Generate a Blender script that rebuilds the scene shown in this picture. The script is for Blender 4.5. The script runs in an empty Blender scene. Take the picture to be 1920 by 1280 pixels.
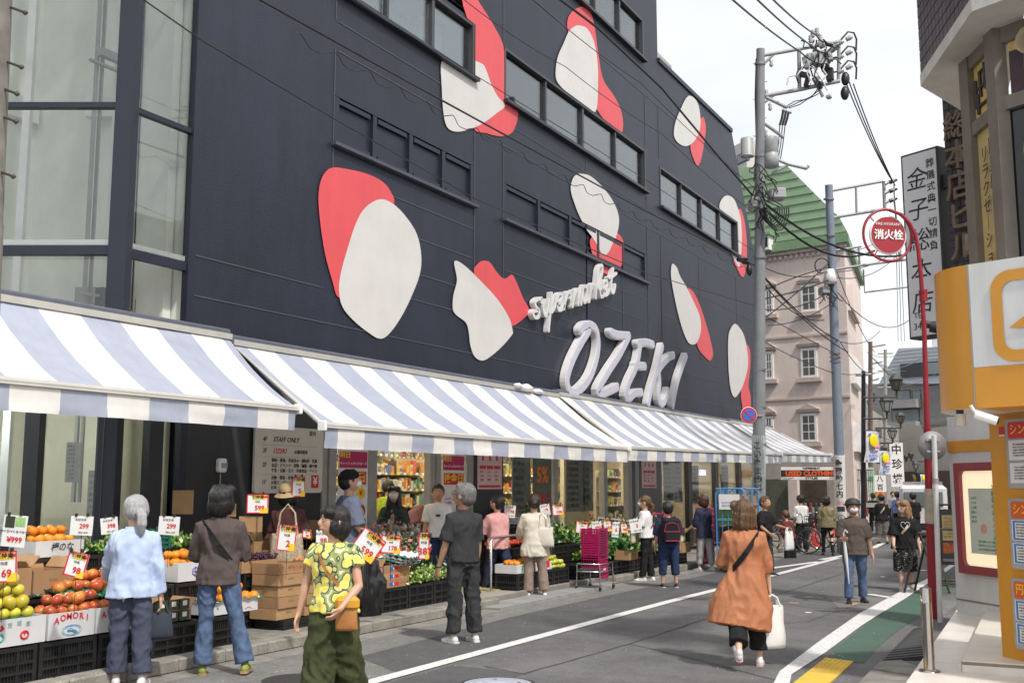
import bpy, bmesh, math, random
from mathutils import Vector, Matrix, Euler, noise
from mathutils.geometry import delaunay_2d_cdt
C = bpy.context; S = C.scene; COL = S.collection
R = math.radians; PI = math.pi
random.seed(7)

# ------------------------------------------------------------------ camera
HC = 1.7
PITCH = math.atan(268/2000.); YAW = math.atan(1100*math.cos(PITCH)/2000.)
cd = bpy.data.cameras.new('camera'); cam = bpy.data.objects.new('camera', cd); COL.objects.link(cam)
cd.sensor_width = 36.; cd.lens = 36*2000/1920.; cd.clip_start = .05; cd.clip_end = 2000
cam.location = (0, 0, HC); cam.rotation_euler = (PI/2+PITCH, 0, YAW)
S.camera = cam
# ------------------------------------------------------------------ sky and sun
SUN_EL, SUN_AZ = R(52), R(118)      # azimuth from +Y towards +X
SUN_STRENGTH, SUN_ANGLE = 2.7, R(3)
w = bpy.data.worlds.new("World"); S.world = w; w.use_nodes = True
nt = w.node_tree; N = nt.nodes; L = nt.links; N.clear()
out = N.new('ShaderNodeOutputWorld'); bg = N.new('ShaderNodeBackground'); bg2 = N.new('ShaderNodeBackground'); add = N.new('ShaderNodeAddShader')
sky = N.new('ShaderNodeTexSky'); sky.sky_type = 'NISHITA'; sky.sun_disc = False; sky.sun_elevation = SUN_EL; sky.sun_rotation = SUN_AZ
sky.air_density = 1; sky.dust_density = 3
L.new(sky.outputs[0], bg.inputs[0]); bg.inputs[1].default_value = .05; sky.ozone_density = .3
tc = N.new('ShaderNodeTexCoord'); mp = N.new('ShaderNodeMapping'); mp.inputs['Scale'].default_value = (1, 1, 3)
nz = N.new('ShaderNodeTexNoise'); nz.inputs['Scale'].default_value = 2.2; nz.inputs['Detail'].default_value = 5
rp = N.new('ShaderNodeValToRGB'); rp.color_ramp.elements[0].position = .38; rp.color_ramp.elements[0].color = (.74, .735, .74, 1)
rp.color_ramp.elements[1].position = .56; rp.color_ramp.elements[1].color = (.84, .825, .81, 1)
L.new(tc.outputs['Generated'], mp.inputs[0]); L.new(mp.outputs[0], nz.inputs[0]); L.new(nz.outputs[0], rp.inputs[0]); L.new(rp.outputs[0], bg2.inputs[0])
bg2.inputs[1].default_value = .80
L.new(bg.outputs[0], add.inputs[0]); L.new(bg2.outputs[0], add.inputs[1]); L.new(add.outputs[0], out.inputs[0])
sl = bpy.data.lights.new('sun', 'SUN'); sl.energy = SUN_STRENGTH; sl.angle = SUN_ANGLE; sl.color = (1, .95, .88)
so = bpy.data.objects.new('sun', sl); COL.objects.link(so)
sd = Vector((math.sin(SUN_AZ)*math.cos(SUN_EL), math.cos(SUN_AZ)*math.cos(SUN_EL), math.sin(SUN_EL)))
so.rotation_euler = sd.to_track_quat('Z', 'Y').to_euler()
S.view_settings.view_transform = 'Standard'; S.view_settings.look = 'None'; S.view_settings.exposure = .42; S.view_settings.gamma = 1
S.cycles.max_bounces = 6; S.cycles.transparent_max_bounces = 12

# ------------------------------------------------------------------ surveying: a point of the photo on a known real plane
_cp, _sp, _c, _s = math.cos(YAW), math.sin(YAW), math.cos(PITCH), math.sin(PITCH)
FW = Vector((-_sp*_c, _cp*_c, _s)); RT = Vector((_cp, _sp, 0)); UP = Vector((_sp*_s, -_cp*_s, _c))
def ray(x, y): return FW+RT*((x-960)/2000.)+UP*((640-y)/2000.)
SLOPE, SY = .006, 15.                    # the street falls gently beyond this point
def fall(Y): return -SLOPE*max(0, Y-SY)
def G(x, y, z=0):
    r = ray(x, y); t = (z-HC)/r.z
    if r.y*t > SY: t = (z+SLOPE*SY-HC)/(r.z+SLOPE*r.y)
    return Vector((r.x*t, r.y*t, HC+r.z*t))
def gz(p): return Vector((p[0], p[1], fall(p[1])+(p[2] if len(p) > 2 else 0)))
def WX(x, y, X=-9.4): r = ray(x, y); t = X/r.x; return Vector((X, r.y*t, HC+r.z*t))
def AT(x, y, d): r = ray(x, y); return Vector((0, 0, HC))+r*d
def PL(x, y, p0, n): r = ray(x, y); t = (Vector(p0)-Vector((0, 0, HC))).dot(n)/r.dot(n); return Vector((0, 0, HC))+r*t

# ------------------------------------------------------------------ materials
MATS = {}
def lin(c):
    if isinstance(c, str):
        c = [int(c[i:i+2], 16)/255. for i in (0, 2, 4)]
        c = [v/12.92 if v <= .04045 else ((v+.055)/1.055)**2.4 for v in c]
    return (*c[:3], 1)
def M(name, col=(.5, .5, .5), rough=.6, metal=0, var=.12, vs=6, bump=0, bs=60, spec=.5, emit=0, trans=0, stretch=None, col2=None, alpha=1, coat=0):
    if name in MATS: return MATS[name]
    m = bpy.data.materials.new(name); m.use_nodes = True; MATS[name] = m
    n = m.node_tree.nodes; l = m.node_tree.links; b = n['Principled BSDF']
    col = lin(col); b.inputs['Roughness'].default_value = rough; b.inputs['Metallic'].default_value = metal
    b.inputs['Specular IOR Level'].default_value = spec
    if trans: b.inputs['Transmission Weight'].default_value = trans
    if coat: b.inputs['Coat Weight'].default_value = coat
    if alpha < 1: b.inputs['Alpha'].default_value = alpha
    b.inputs['Base Color'].default_value = col
    if emit: b.inputs['Emission Color'].default_value = col; b.inputs['Emission Strength'].default_value = emit
    if var or bump or col2:
        t = n.new('ShaderNodeTexCoord'); mp = n.new('ShaderNodeMapping'); l.new(t.outputs['Object'], mp.inputs[0])
        if stretch: mp.inputs['Scale'].default_value = stretch
    if var or col2:
        z = n.new('ShaderNodeTexNoise'); z.inputs['Scale'].default_value = vs; z.inputs['Detail'].default_value = 6; z.inputs['Roughness'].default_value = .62
        l.new(mp.outputs[0], z.inputs[0])
        r = n.new('ShaderNodeValToRGB'); e = r.color_ramp.elements; e[0].position = .3; e[1].position = .7
        if col2: e[0].color = lin(col2); e[1].color = col
        else:
            e[0].color = tuple(max(0, v*(1-var)) for v in col[:3])+(1,); e[1].color = tuple(min(1, v*(1+var)) for v in col[:3])+(1,)
        l.new(z.outputs[0], r.inputs[0]); l.new(r.outputs[0], b.inputs['Base Color'])
        if emit: l.new(r.outputs[0], b.inputs['Emission Color'])
    if bump:
        z = n.new('ShaderNodeTexNoise'); z.inputs['Scale'].default_value = bs; z.inputs['Detail'].default_value = 3; l.new(mp.outputs[0], z.inputs[0])
        bu = n.new('ShaderNodeBump'); bu.inputs['Strength'].default_value = bump; bu.inputs['Distance'].default_value = .02
        l.new(z.outputs[0], bu.inputs['Height']); l.new(bu.outputs[0], b.inputs['Normal'])
    return m
def glass(name, tint=(.8, .85, .84), refl=.12, rough=.02, op=0.0):
    if name in MATS: return MATS[name]
    m = bpy.data.materials.new(name); m.use_nodes = True; MATS[name] = m
    n = m.node_tree.nodes; l = m.node_tree.links; n.clear()
    o = n.new('ShaderNodeOutputMaterial'); t = n.new('ShaderNodeBsdfTransparent'); g = n.new('ShaderNodeBsdfGlossy'); x = n.new('ShaderNodeMixShader')
    f = n.new('ShaderNodeFresnel'); f.inputs[0].default_value = 1.5; a = n.new('ShaderNodeMath'); a.operation = 'MULTIPLY_ADD'
    a.inputs[1].default_value = .8; a.inputs[2].default_value = refl-.04; a.use_clamp = True
    t.inputs[0].default_value = (*tint, 1); g.inputs['Roughness'].default_value = rough; g.inputs['Color'].default_value = (.95, .97, .97, 1)
    l.new(f.outputs[0], a.inputs[0]); l.new(a.outputs[0], x.inputs[0]); l.new(t.outputs[0], x.inputs[1]); l.new(g.outputs[0], x.inputs[2]); l.new(x.outputs[0], o.inputs[0])
    return m

# ------------------------------------------------------------------ mesh building
def frame(o, u, v):
    """matrix with origin o, x axis u, y axis v, z = normal"""
    u = Vector(u).normalized(); v = Vector(v); n = u.cross(v).normalized(); v = n.cross(u)
    m = Matrix((u, v, n)).transposed().to_4x4(); m.translation = Vector(o); return m
_TXT = {}
def text_geo(s, size=1, depth=0, bold=0, shear=0, al='CENTER', sp=1.0):
    k = (s, depth, bold, shear, al, sp)
    if k not in _TXT:
        c = bpy.data.curves.new('t', 'FONT'); c.body = s; c.size = 1; c.extrude = depth; c.offset = bold; c.shear = shear
        c.align_x = al; c.align_y = 'CENTER'; c.space_character = sp; c.resolution_u = 2; c.space_line = .95
        o = bpy.data.objects.new('t', c); COL.objects.link(o); C.view_layer.update()
        me = bpy.data.meshes.new_from_object(o.evaluated_get(C.evaluated_depsgraph_get()))
        _TXT[k] = ([v.co.copy() for v in me.vertices], [tuple(p.vertices) for p in me.polygons])
        bpy.data.objects.remove(o); bpy.data.curves.remove(c); bpy.data.meshes.remove(me)
    vs, fs = _TXT[k]
    return [v*size for v in vs], fs
class MB:
    def __init__(s): s.v = []; s.f = []; s.m = []; s.sm = []; s.mats = []
    def mi(s, mat):
        if mat not in s.mats: s.mats.append(mat)
        return s.mats.index(mat)
    def add(s, vs, fs, mat, T=None, smooth=False):
        k = len(s.v); s.v += [(T @ Vector(v)) if T else Vector(v) for v in vs]
        i = s.mi(mat)
        for f in fs: s.f.append(tuple(a+k for a in f)); s.m.append(i); s.sm.append(smooth)
        return s
    def box(s, c, d, mat, T=None, rz=0, rx=0, ry=0, bev=0, taper=1):
        x, y, z = (a/2 for a in d); b = min(bev, x*.9, y*.9, z*.9)
        r = Euler((rx, ry, rz)).to_matrix().to_4x4(); r.translation = Vector(c)
        if T: r = T @ r
        if b <= 0:
            vs = [(i*x*(taper if k > 0 else 1), j*y*(taper if k > 0 else 1), k*z) for k in (-1, 1) for j in (-1, 1) for i in (-1, 1)]
            return s.add(vs, [(0, 2, 3, 1), (4, 5, 7, 6), (0, 1, 5, 4), (2, 6, 7, 3), (0, 4, 6, 2), (1, 3, 7, 5)], mat, r)
        bm = bmesh.new(); bmesh.ops.create_cube(bm, size=1)
        for q in bm.verts: q.co = Vector((q.co.x*2*x*(taper if q.co.z > 0 else 1), q.co.y*2*y*(taper if q.co.z > 0 else 1), q.co.z*2*z))
        bmesh.ops.bevel(bm, geom=bm.edges[:], offset=b, segments=1, affect='EDGES')
        vs = [q.co.copy() for q in bm.verts]; fs = [tuple(q.index for q in f.verts) for f in bm.faces]; bm.free()
        return s.add(vs, fs, mat, r)
    def bx(s, a, b, mat, T=None, bev=0):
        c = [(a[i]+b[i])/2 for i in range(3)]; d = [abs(a[i]-b[i]) for i in range(3)]; return s.box(c, d, mat, T, bev=bev)
    def quad(s, a, b, c, d, mat, T=None): return s.add([a, b, c, d], [(0, 1, 2, 3)], mat, T)
    def tube(s, pts, r, mat, n=8, T=None, cap=True, flat=None, smooth=True):
        pts = [Vector(p) for p in pts]; k = len(pts); rs = r if isinstance(r, (list, tuple)) else [r]*k
        vs = []; ref = None
        for i, p in enumerate(pts):
            t = (pts[min(i+1, k-1)]-pts[max(i-1, 0)])
            if t.length < 1e-9: t = Vector((0, 0, 1))
            t.normalize()
            if ref is None: ref = Vector((0, 0, 1)) if abs(t.z) < .9 else Vector((1, 0, 0))
            u = (ref-t*ref.dot(t)).normalized(); ref = u; w_ = t.cross(u)
            for j in range(n):
                a = 2*PI*j/n; q = rs[i]; qa, qb = q if isinstance(q, tuple) else (q, q)
                vs.append(p+u*math.cos(a)*qa+w_*math.sin(a)*qb)
        fs = [(i*n+j, i*n+(j+1) % n, (i+1)*n+(j+1) % n, (i+1)*n+j) for i in range(k-1) for j in range(n)]
        s.add(vs, fs, mat, T, smooth)
        if cap: s.add(vs[:n], [tuple(range(n))[::-1]], mat, T); s.add(vs[-n:], [tuple(range(n))], mat, T)
        return s
    def cyl(s, a, b, r, mat, n=12, r2=None, T=None): return s.tube([a, b], [r, r if r2 is None else r2], mat, n, T)
    def lathe(s, prof, mat, n=20, T=None, smooth=True):
        vs = [(r*math.cos(2*PI*j/n), r*math.sin(2*PI*j/n), z) for r, z in prof for j in range(n)]
        fs = [(i*n+j, i*n+(j+1) % n, (i+1)*n+(j+1) % n, (i+1)*n+j) for i in range(len(prof)-1) for j in range(n)]
        return s.add(vs, fs, mat, T, smooth)
    def ball(s, c, r, mat, n=12, m=8, T=None, jit=0):
        r = r if isinstance(r, (list, tuple)) else (r, r, r); vs = []
        for i in range(m+1):
            a = PI*i/m
            for j in range(n):
                b = 2*PI*j/n; d = Vector((math.sin(a)*math.cos(b), math.sin(a)*math.sin(b), math.cos(a)))
                q = 1+jit*noise.noise(d*2+Vector(c)*3) if jit else 1
                vs.append(Vector(c)+Vector((d.x*r[0], d.y*r[1], d.z*r[2]))*q)
        fs = [(i*n+j, (i+1)*n+j, (i+1)*n+(j+1) % n, i*n+(j+1) % n) for i in range(m) for j in range(n)]
        return s.add(vs, fs, mat, T, True)
    def prism(s, poly, z0, z1, mat, T=None, side=None, smooth=False):
        n = len(poly); vs = [(x, y, z1) for x, y in poly]
        s.add(vs, [tuple(range(n))], mat, T)
        s.add([(x, y, z0) for x, y in poly]+vs, [(i, (i+1) % n, n+(i+1) % n, n+i) for i in range(n)]+[tuple(range(n))[::-1]], side or mat, T, smooth)
        return s
    def text(s, t, T, size, mat, depth=.002, bold=0, shear=0, al='CENTER', sp=1.0):
        vs, fs = text_geo(t, size, depth/size, bold, shear, al, sp); return s.add(vs, fs, mat, T)
    def build(s, name, parent=None, origin=None, mat=None):
        me = bpy.data.meshes.new(name)
        if origin is None and parent is None and s.v:
            lo = [min(v[i] for v in s.v) for i in range(3)]; hi = [max(v[i] for v in s.v) for i in range(3)]
            origin = Vector(((lo[0]+hi[0])/2, (lo[1]+hi[1])/2, lo[2]))
        off = Vector(origin) if origin is not None else Vector((0, 0, 0))
        me.from_pydata([v-off for v in s.v], [], s.f); me.update()
        for m_ in s.mats: me.materials.append(m_)
        me.polygons.foreach_set('material_index', s.m); me.polygons.foreach_set('use_smooth', s.sm)
        o = bpy.data.objects.new(name, me); COL.objects.link(o)
        if parent is not None:
            o.parent = parent
            pw = parent.get('_w')
            if pw is not None and s.world: me.transform(Matrix.Translation(-Vector(pw)))
        else: o.location = off
        return o
    world = True
def tag(o, label=None, cat=None, group=None, kind=None):
    if label: o['label'] = label
    if cat: o['category'] = cat
    if group: o['group'] = group
    if kind: o['kind'] = kind
    return o
def empty(name, loc=(0, 0, 0), rz=0, label=None, cat=None, group=None, local=False):
    """thing root. Parts given in world coordinates unless local"""
    o = bpy.data.objects.new(name, None); COL.objects.link(o); o.location = loc; o.rotation_euler = (0, 0, rz); o.empty_display_size = .2
    if not local: o['_w'] = list(loc)
    return tag(o, label, cat, group)
def sub(name, mb, parent):
    """sub-part in the same coordinates as its parent part"""
    w_ = None
    p = parent
    while p is not None:
        if p.get('_w') is not None: w_ = p['_w']
        p = p.parent
    me_o = mb.build(name, None, origin=(0, 0, 0))
    if w_ is not None: me_o.data.transform(Matrix.Translation(-Vector(w_)))
    me_o.location = (0, 0, 0); me_o.parent = parent
    return me_o
def kids(o): return KIDS.get(o.name, [])
def copy_tree(o, parent=None):
    c = o.copy(); COL.objects.link(c); c.parent = parent
    for ch in [q for q in o.children]: copy_tree(ch, c)
    return c
def struct(name, mb, flat=True):
    o = tag(mb.build(name, origin=(0, 0, 0)), kind='structure')
    if flat:
        bm = bmesh.new(); bm.from_mesh(o.data); bmesh.ops.bisect_plane(bm, geom=bm.verts[:]+bm.edges[:]+bm.faces[:], plane_co=(0, SY, 0), plane_no=(0, 1, 0))
        for v in bm.verts: v.co.z += fall(v.co.y) if not v.tag else 0
        bm.to_mesh(o.data); bm.free()
    return o
# ================================================================== supermarket
XW = -9.4
NAVY = M('navy_wall', (.013, .0168, .031), rough=.48, var=.22, vs=.5, bump=.25, bs=40, spec=.5)
m_ = NAVY.node_tree; 
def add_streaks(m, amt=.25, sc=(3, 3, .25)):
    n = m.node_tree.nodes; l = m.node_tree.links; b = n['Principled BSDF']
    src = b.inputs['Base Color'].links[0].from_socket
    t = n.new('ShaderNodeTexCoord'); mp = n.new('ShaderNodeMapping'); mp.inputs['Scale'].default_value = sc; l.new(t.outputs['Object'], mp.inputs[0])
    z = n.new('ShaderNodeTexNoise'); z.inputs['Scale'].default_value = 2; z.inputs['Detail'].default_value = 8; z.inputs['Roughness'].default_value = .75; l.new(mp.outputs[0], z.inputs[0])
    r = n.new('ShaderNodeMapRange'); r.inputs[1].default_value = .3; r.inputs[2].default_value = .7; r.inputs[3].default_value = 1-amt; r.inputs[4].default_value = 1+amt; l.new(z.outputs[0], r.inputs[0])
    mx = n.new('ShaderNodeMixRGB'); mx.blend_type = 'MULTIPLY'; mx.inputs[0].default_value = 1; l.new(src, mx.inputs[1]); l.new(r.outputs[0], mx.inputs[2]); l.new(mx.outputs[0], b.inputs['Base Color'])
add_streaks(NAVY, .26, (1.4, 1.4, .22))
NAVY2 = M('navy_frame', (.012, .016, .030), rough=.45, var=.1, vs=3)
JOINT = M('joint_glint_and_sill', (.06, .066, .085), rough=.5)  # lighter than the wall to give the joints their glint; sills share it
BLOBR = M('coral_paint', (.62, .075, .085), rough=.5, var=.05, vs=1.5, bump=.1, bs=9)
BLOBW = M('offwhite_paint', (.56, .55, .53), rough=.5, var=.05, vs=1.5, bump=.1, bs=9)
add_streaks(BLOBW, .025); add_streaks(BLOBR, .05)
ALU = M('aluminium', (.42, .42, .42), rough=.38, metal=.6, var=.08)
STEEL = M('steel', (.55, .55, .56), rough=.22, metal=1, var=.05)
GREYF = M('grey_frame', (.30, .30, .29), rough=.5, var=.08)
DARKF = M('dark_frame', (.022, .025, .032), rough=.4, var=.1)
CREAM = M('cream_plaster', (.62, .58, .44), rough=.8, var=.06)
PALEG = M('pale_green_plaster', (.70, .72, .66), rough=.8, var=.10, vs=1.2)
WHITE = M('white_paint', (.78, .78, .77), rough=.45, var=.04)
BLACK = M('black_plastic', (.018, .018, .02), rough=.42, var=.15)
INK = M('black_ink', (.02, .02, .022), rough=.6, var=0); RED = M('red_ink', (.58, .02, .035), rough=.5, var=0); PAPER = M('paper', (.72, .72, .71), rough=.6, var=.03)
YEL = M('yellow_ink', (.85, .55, .03), rough=.5, var=0); BLUE = M('blue_ink', (.03, .12, .5), rough=.5, var=0); GREEN = M('green_ink', (.03, .3, .14), rough=.5, var=0)
GL = glass('window_glass', (.95, .98, .97), .10); GLD = glass('shop_glass', (.86, .87, .84), .03); GLR = glass('reflecting_glass', (.72, .74, .73), .13)

def objvar(m, a):
    n = m.node_tree.nodes; l = m.node_tree.links; b = n['Principled BSDF']; s_ = b.inputs['Base Color'].links[0].from_socket; o = n.new('ShaderNodeObjectInfo'); h = n.new('ShaderNodeHueSaturation'); r = n.new('ShaderNodeMapRange'); r.inputs[3].default_value = 1-a; r.inputs[4].default_value = 1+a*.6; q = n.new('ShaderNodeMapRange'); q.inputs[3].default_value = .5-a*.035; q.inputs[4].default_value = .5+a*.035
    l.new(o.outputs['Random'], r.inputs[0]); l.new(o.outputs['Random'], q.inputs[0]); l.new(r.outputs[0], h.inputs['Value']); l.new(q.outputs[0], h.inputs['Hue']); l.new(s_, h.inputs['Color']); l.new(h.outputs[0], b.inputs['Base Color'])
def smooth(pts, k=4):
    n = len(pts); o = []
    for i in range(n):
        p0, p1, p2, p3 = (Vector(pts[(i+j-1) % n]) for j in range(4))
        for s_ in range(k):
            t = s_/k; o.append(.5*((2*p1)+(-p0+p2)*t+(2*p0-5*p1+4*p2-p3)*t*t+(-p0+3*p1-3*p2+p3)*t**3))
    return o
def inside(p, poly):
    c = False; n = len(poly); x, y = p
    for i in range(n):
        x1, y1 = poly[i][:2]; x2, y2 = poly[(i+1) % n][:2]
        if (y1 > y) != (y2 > y) and x < (x2-x1)*(y-y1)/(y2-y1)+x1: c = not c
    return c
def plate(poly, holes):
    """triangles of a flat polygon with rectangular holes"""
    vs = [Vector(p[:2]) for p in poly]; fs = [list(range(len(vs)))]; n0 = len(vs); ed = [(i, (i+1) % n0) for i in range(n0)]
    rc = []
    for a, b, c, d in holes:
        k = len(vs); vs += [Vector(q) for q in ((a, c), (b, c), (b, d), (a, d))]; ed += [(k, k+1), (k+1, k+2), (k+2, k+3), (k+3, k)]
    r = delaunay_2d_cdt(vs, ed, [], 0, 1e-5)
    V, F = r[0], []
    for f in r[2]:
        c = sum((V[i] for i in f), Vector((0, 0)))/len(f)
        if inside(c, poly) and not any(a < c.x < b and c_ < c.y < d for a, b, c_, d in holes): F.append(tuple(f))
    u = sorted({i for f in F for i in f}); ix = {a: k for k, a in enumerate(u)}
    return [(V[i].x, V[i].y) for i in u], [tuple(ix[i] for i in f) for f in F]
TW = frame((XW, 0, 0), (0, 1, 0), (0, 0, 1))      # wall plane: local x = along street, y = up, z = out of the wall
def wall_plate(mb, poly, holes, mat, z=0):
    v, f = plate(poly, holes); mb.add([(a, b, z) for a, b in v], f, mat, TW)

# windows: t0,t1,z0,z1
W4A, W3B, W4C, W3C = (11.86, 15.81, 8.93, 9.95), (16.93, 24.16, 8.9, 9.95), (16.93, 24.16, 12.3, 13.36), (25.16, 31.93, 8.76, 9.82)
B1, B2 = (11.86, 15.81, 6.6, 7.31), (16.92, 24.12, 6.6, 7.29)
LOU = (13.9, 15.81, 10.02, 10.75)
W4E = (11.86, 15.81, 12.3, 13.36)
bld = empty('supermarket_building', (XW, 21, 0), label='dark navy shop building painted with coral red and off-white blobs', cat='building')
mb = MB()
main = [(9.2, 3.0), (33.9, 3.0), (33.9, 8.9), (31.65, 12.62), (25.18, 12.62), (25.18, 20), (9.2, 20)]
holes = [W4A, W3B, W4C, W3C, B1, B2, LOU, W4E]
wall_plate(mb, main, holes, NAVY)
# side, roof and back so the block has depth
mb.add([(XW, 33.9, 0), (XW, 33.9, 8.9), (XW, 31.65, 12.62), (-24, 31.65, 12.62), (-24, 33.9, 8.9), (-24, 33.9, 0)], [(0, 1, 4, 5), (1, 2, 3, 4)], NAVY)
mb.quad((XW, 25.18, 12.62), (XW, 31.65, 12.62), (-24, 31.65, 12.62), (-24, 25.18, 12.62), NAVY)
mb.quad((XW, 25.18, 12.62), (-24, 25.18, 12.62), (-24, 25.18, 20), (XW, 25.18, 20), NAVY)
mb.quad((XW, 9.2, 20), (-24, 9.2, 20), (-24, 25.18, 20), (XW, 25.18, 20), NAVY)
mb.quad((-24, 9.2, 0), (-24, 33.9, 0), (-24, 33.9, 20), (-24, 9.2, 20), NAVY)
mb.quad((-12.4, 9.2, 0), (-24, 9.2, 0), (-24, 9.2, 20), (-12.4, 9.2, 20), NAVY)
mb.quad((XW-.01, 9.2, 3.3), (-12.4, 9.2, 3.3), (-12.4, 9.2, 20), (XW-.01, 9.2, 20), PALEG)
mb.build('wall', bld)
# expansion joints as slim raised strips, their glint put into a lighter colour
mb = MB()
def hj(t0, t1, z): mb.box(((t0+t1)/2, z, .003), (t1-t0, .016, .01), JOINT, TW)
def vj(t, z0, z1): mb.box((t, (z0+z1)/2, .004), (.018, z1-z0, .011), JOINT, TW)
for z in (4.44, 3.95): hj(9.25, 11.7, z) if z > 4 else hj(9.25, 33.6, z)
for z in (5.63, 6.16): hj(11.9, 15.8, z); hj(16.95, 24.1, z)
hj(11.9, 33.7, 5.05); hj(11.9, 33.7, 4.62)
for z in (5.95, 6.9): hj(25.3, 33.6, z)
for z in (8.0, 8.45, 11.4): hj(11.9, 32.2, z)
for t in (11.84, 15.84, 16.9, 24.19, 25.14, 20.6, 28.1, 31.6): vj(t, 5.07, 8.0)
for t in (11.84, 15.84, 16.9, 24.19, 25.14): vj(t, 10.0, 11.4); vj(t, 8.46, 8.75)
vj(20.6, 4.6, 8.9); vj(22.6, 4.6, 6.5)
mb.build('panel_joint', bld)
mb = MB()
for z in (12.62,): mb.box(((25.18+31.6)/2, z+.05, -.12), (6.4, .12, .34), NAVY2, TW)
mb.box((26.0, 12.95, -.6), (1.6, .35, .8), M('grey_parapet', (.35, .35, .33)), TW)
mb.build('parapet', bld)
# blind windows, recessed
for (t0, t1, z0, z1), n in ((B1, 4), (B2, 5)):
    mb = MB(); d = -.055
    mb.add([(t0, z0, 0), (t1, z0, 0), (t1, z1, 0), (t0, z1, 0), (t0, z0, d), (t1, z0, d), (t1, z1, d), (t0, z1, d)], [(4, 5, 6, 7), (0, 1, 5, 4), (1, 2, 6, 5), (2, 3, 7, 6), (3, 0, 4, 7)], NAVY2, TW)
    for i in range(n+1):
        t = t0+(t1-t0)*i/n; mb.box((min(max(t, t0+.05), t1-.05), (z0+z1)/2, d+.03), (.1, z1-z0-.02, .06), NAVY2, TW)
    for i in range(n):
        a = t0+(t1-t0)*i/n+.1; b = t0+(t1-t0)*(i+1)/n-.1
        for zz in (z0+.06, z1-.06): mb.box(((a+b)/2, zz, d+.025), (b-a, .07, .045), NAVY2, TW)
    mb.box(((t0+t1)/2, z0-.03, .04), (t1-t0+.12, .05, .10), JOINT, TW)
    mb.build('blanked_window', bld)
# glazed windows
WFR = M('window_frame_grey', (.045, .048, .055), rough=.4)
def window_row(r, n, gl, room=CREAM, dep=3.5, fr=ALU, open_=None):
    t0, t1, z0, z1 = r; fb = MB()
    for t in (t0+.03, t1-.03): fb.box((t, (z0+z1)/2, -.05), (.05, z1-z0, .13), WFR, TW)
    for z in (z0+.03, z1-.03): fb.box(((t0+t1)/2, z, -.052), (t1-t0-.12, .05, .12), WFR, TW)
    for i in range(1, n): fb.box((t0+(t1-t0)*i/n, (z0+z1)/2, -.06), (.05 if i % 2 else .08, z1-z0-.12, .08), WFR, TW)
    wn = fb.build('window', bld)
    sb = MB(); sb.box(((t0+t1)/2, z0-.035, .05), (t1-t0+.1, .06, .12), DARKF, TW); sub('sill', sb, wn)
    for i in range(n):
        a = t0+(t1-t0)*i/n+.05; b = t0+(t1-t0)*(i+1)/n-.05
        pb = MB(); pb.box(((a+b)/2, (z0+z1)/2, -.09), (b-a, z1-z0-.1, .01), gl, TW); sub('pane', pb, wn)
    ib = MB(); e = .3
    vs = [(t0-e, z0-e, -.14), (t1+e, z0-e, -.14), (t1+e, z1+e, -.14), (t0-e, z1+e, -.14), (t0-e, z0-e, -dep), (t1+e, z0-e, -dep), (t1+e, z1+e, -dep), (t0-e, z1+e, -dep)]
    ib.add(vs, [(4, 5, 6, 7), (0, 1, 5, 4), (1, 2, 6, 5), (2, 3, 7, 6), (3, 0, 4, 7)], room, TW)
    for i in range(n):
        if random.random() < .6:
            a = t0+(t1-t0)*(i+.15)/n; ib.box((a+.3, z1-.3-.3*random.random(), -.5-random.random()), (.7, .5, .3), GREYF, TW)
    sub('room', ib, wn)
window_row(W4A, 3, GL, CREAM); window_row(W4E, 3, GL, CREAM)
window_row(W3B, 4, GLR, M('dim_room', (.26, .245, .215), var=.3, vs=1)); window_row(W4C, 5, GLR, M('blue_room', (.4, .45, .45)))
window_row(W3C, 4, GLR, M('dim_room'))
mb = MB(); mb.box(((LOU[0]+LOU[1])/2, (LOU[2]+LOU[3])/2, -.2), (LOU[1]-LOU[0], LOU[3]-LOU[2], .02), DARKF, TW)
for i in range(9): mb.box(((LOU[0]+LOU[1])/2, LOU[2]+.04+i*.08, -.06), (LOU[1]-LOU[0], .012, .09), DARKF, TW, rx=.6)
mb.build('louvre', bld)
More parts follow.
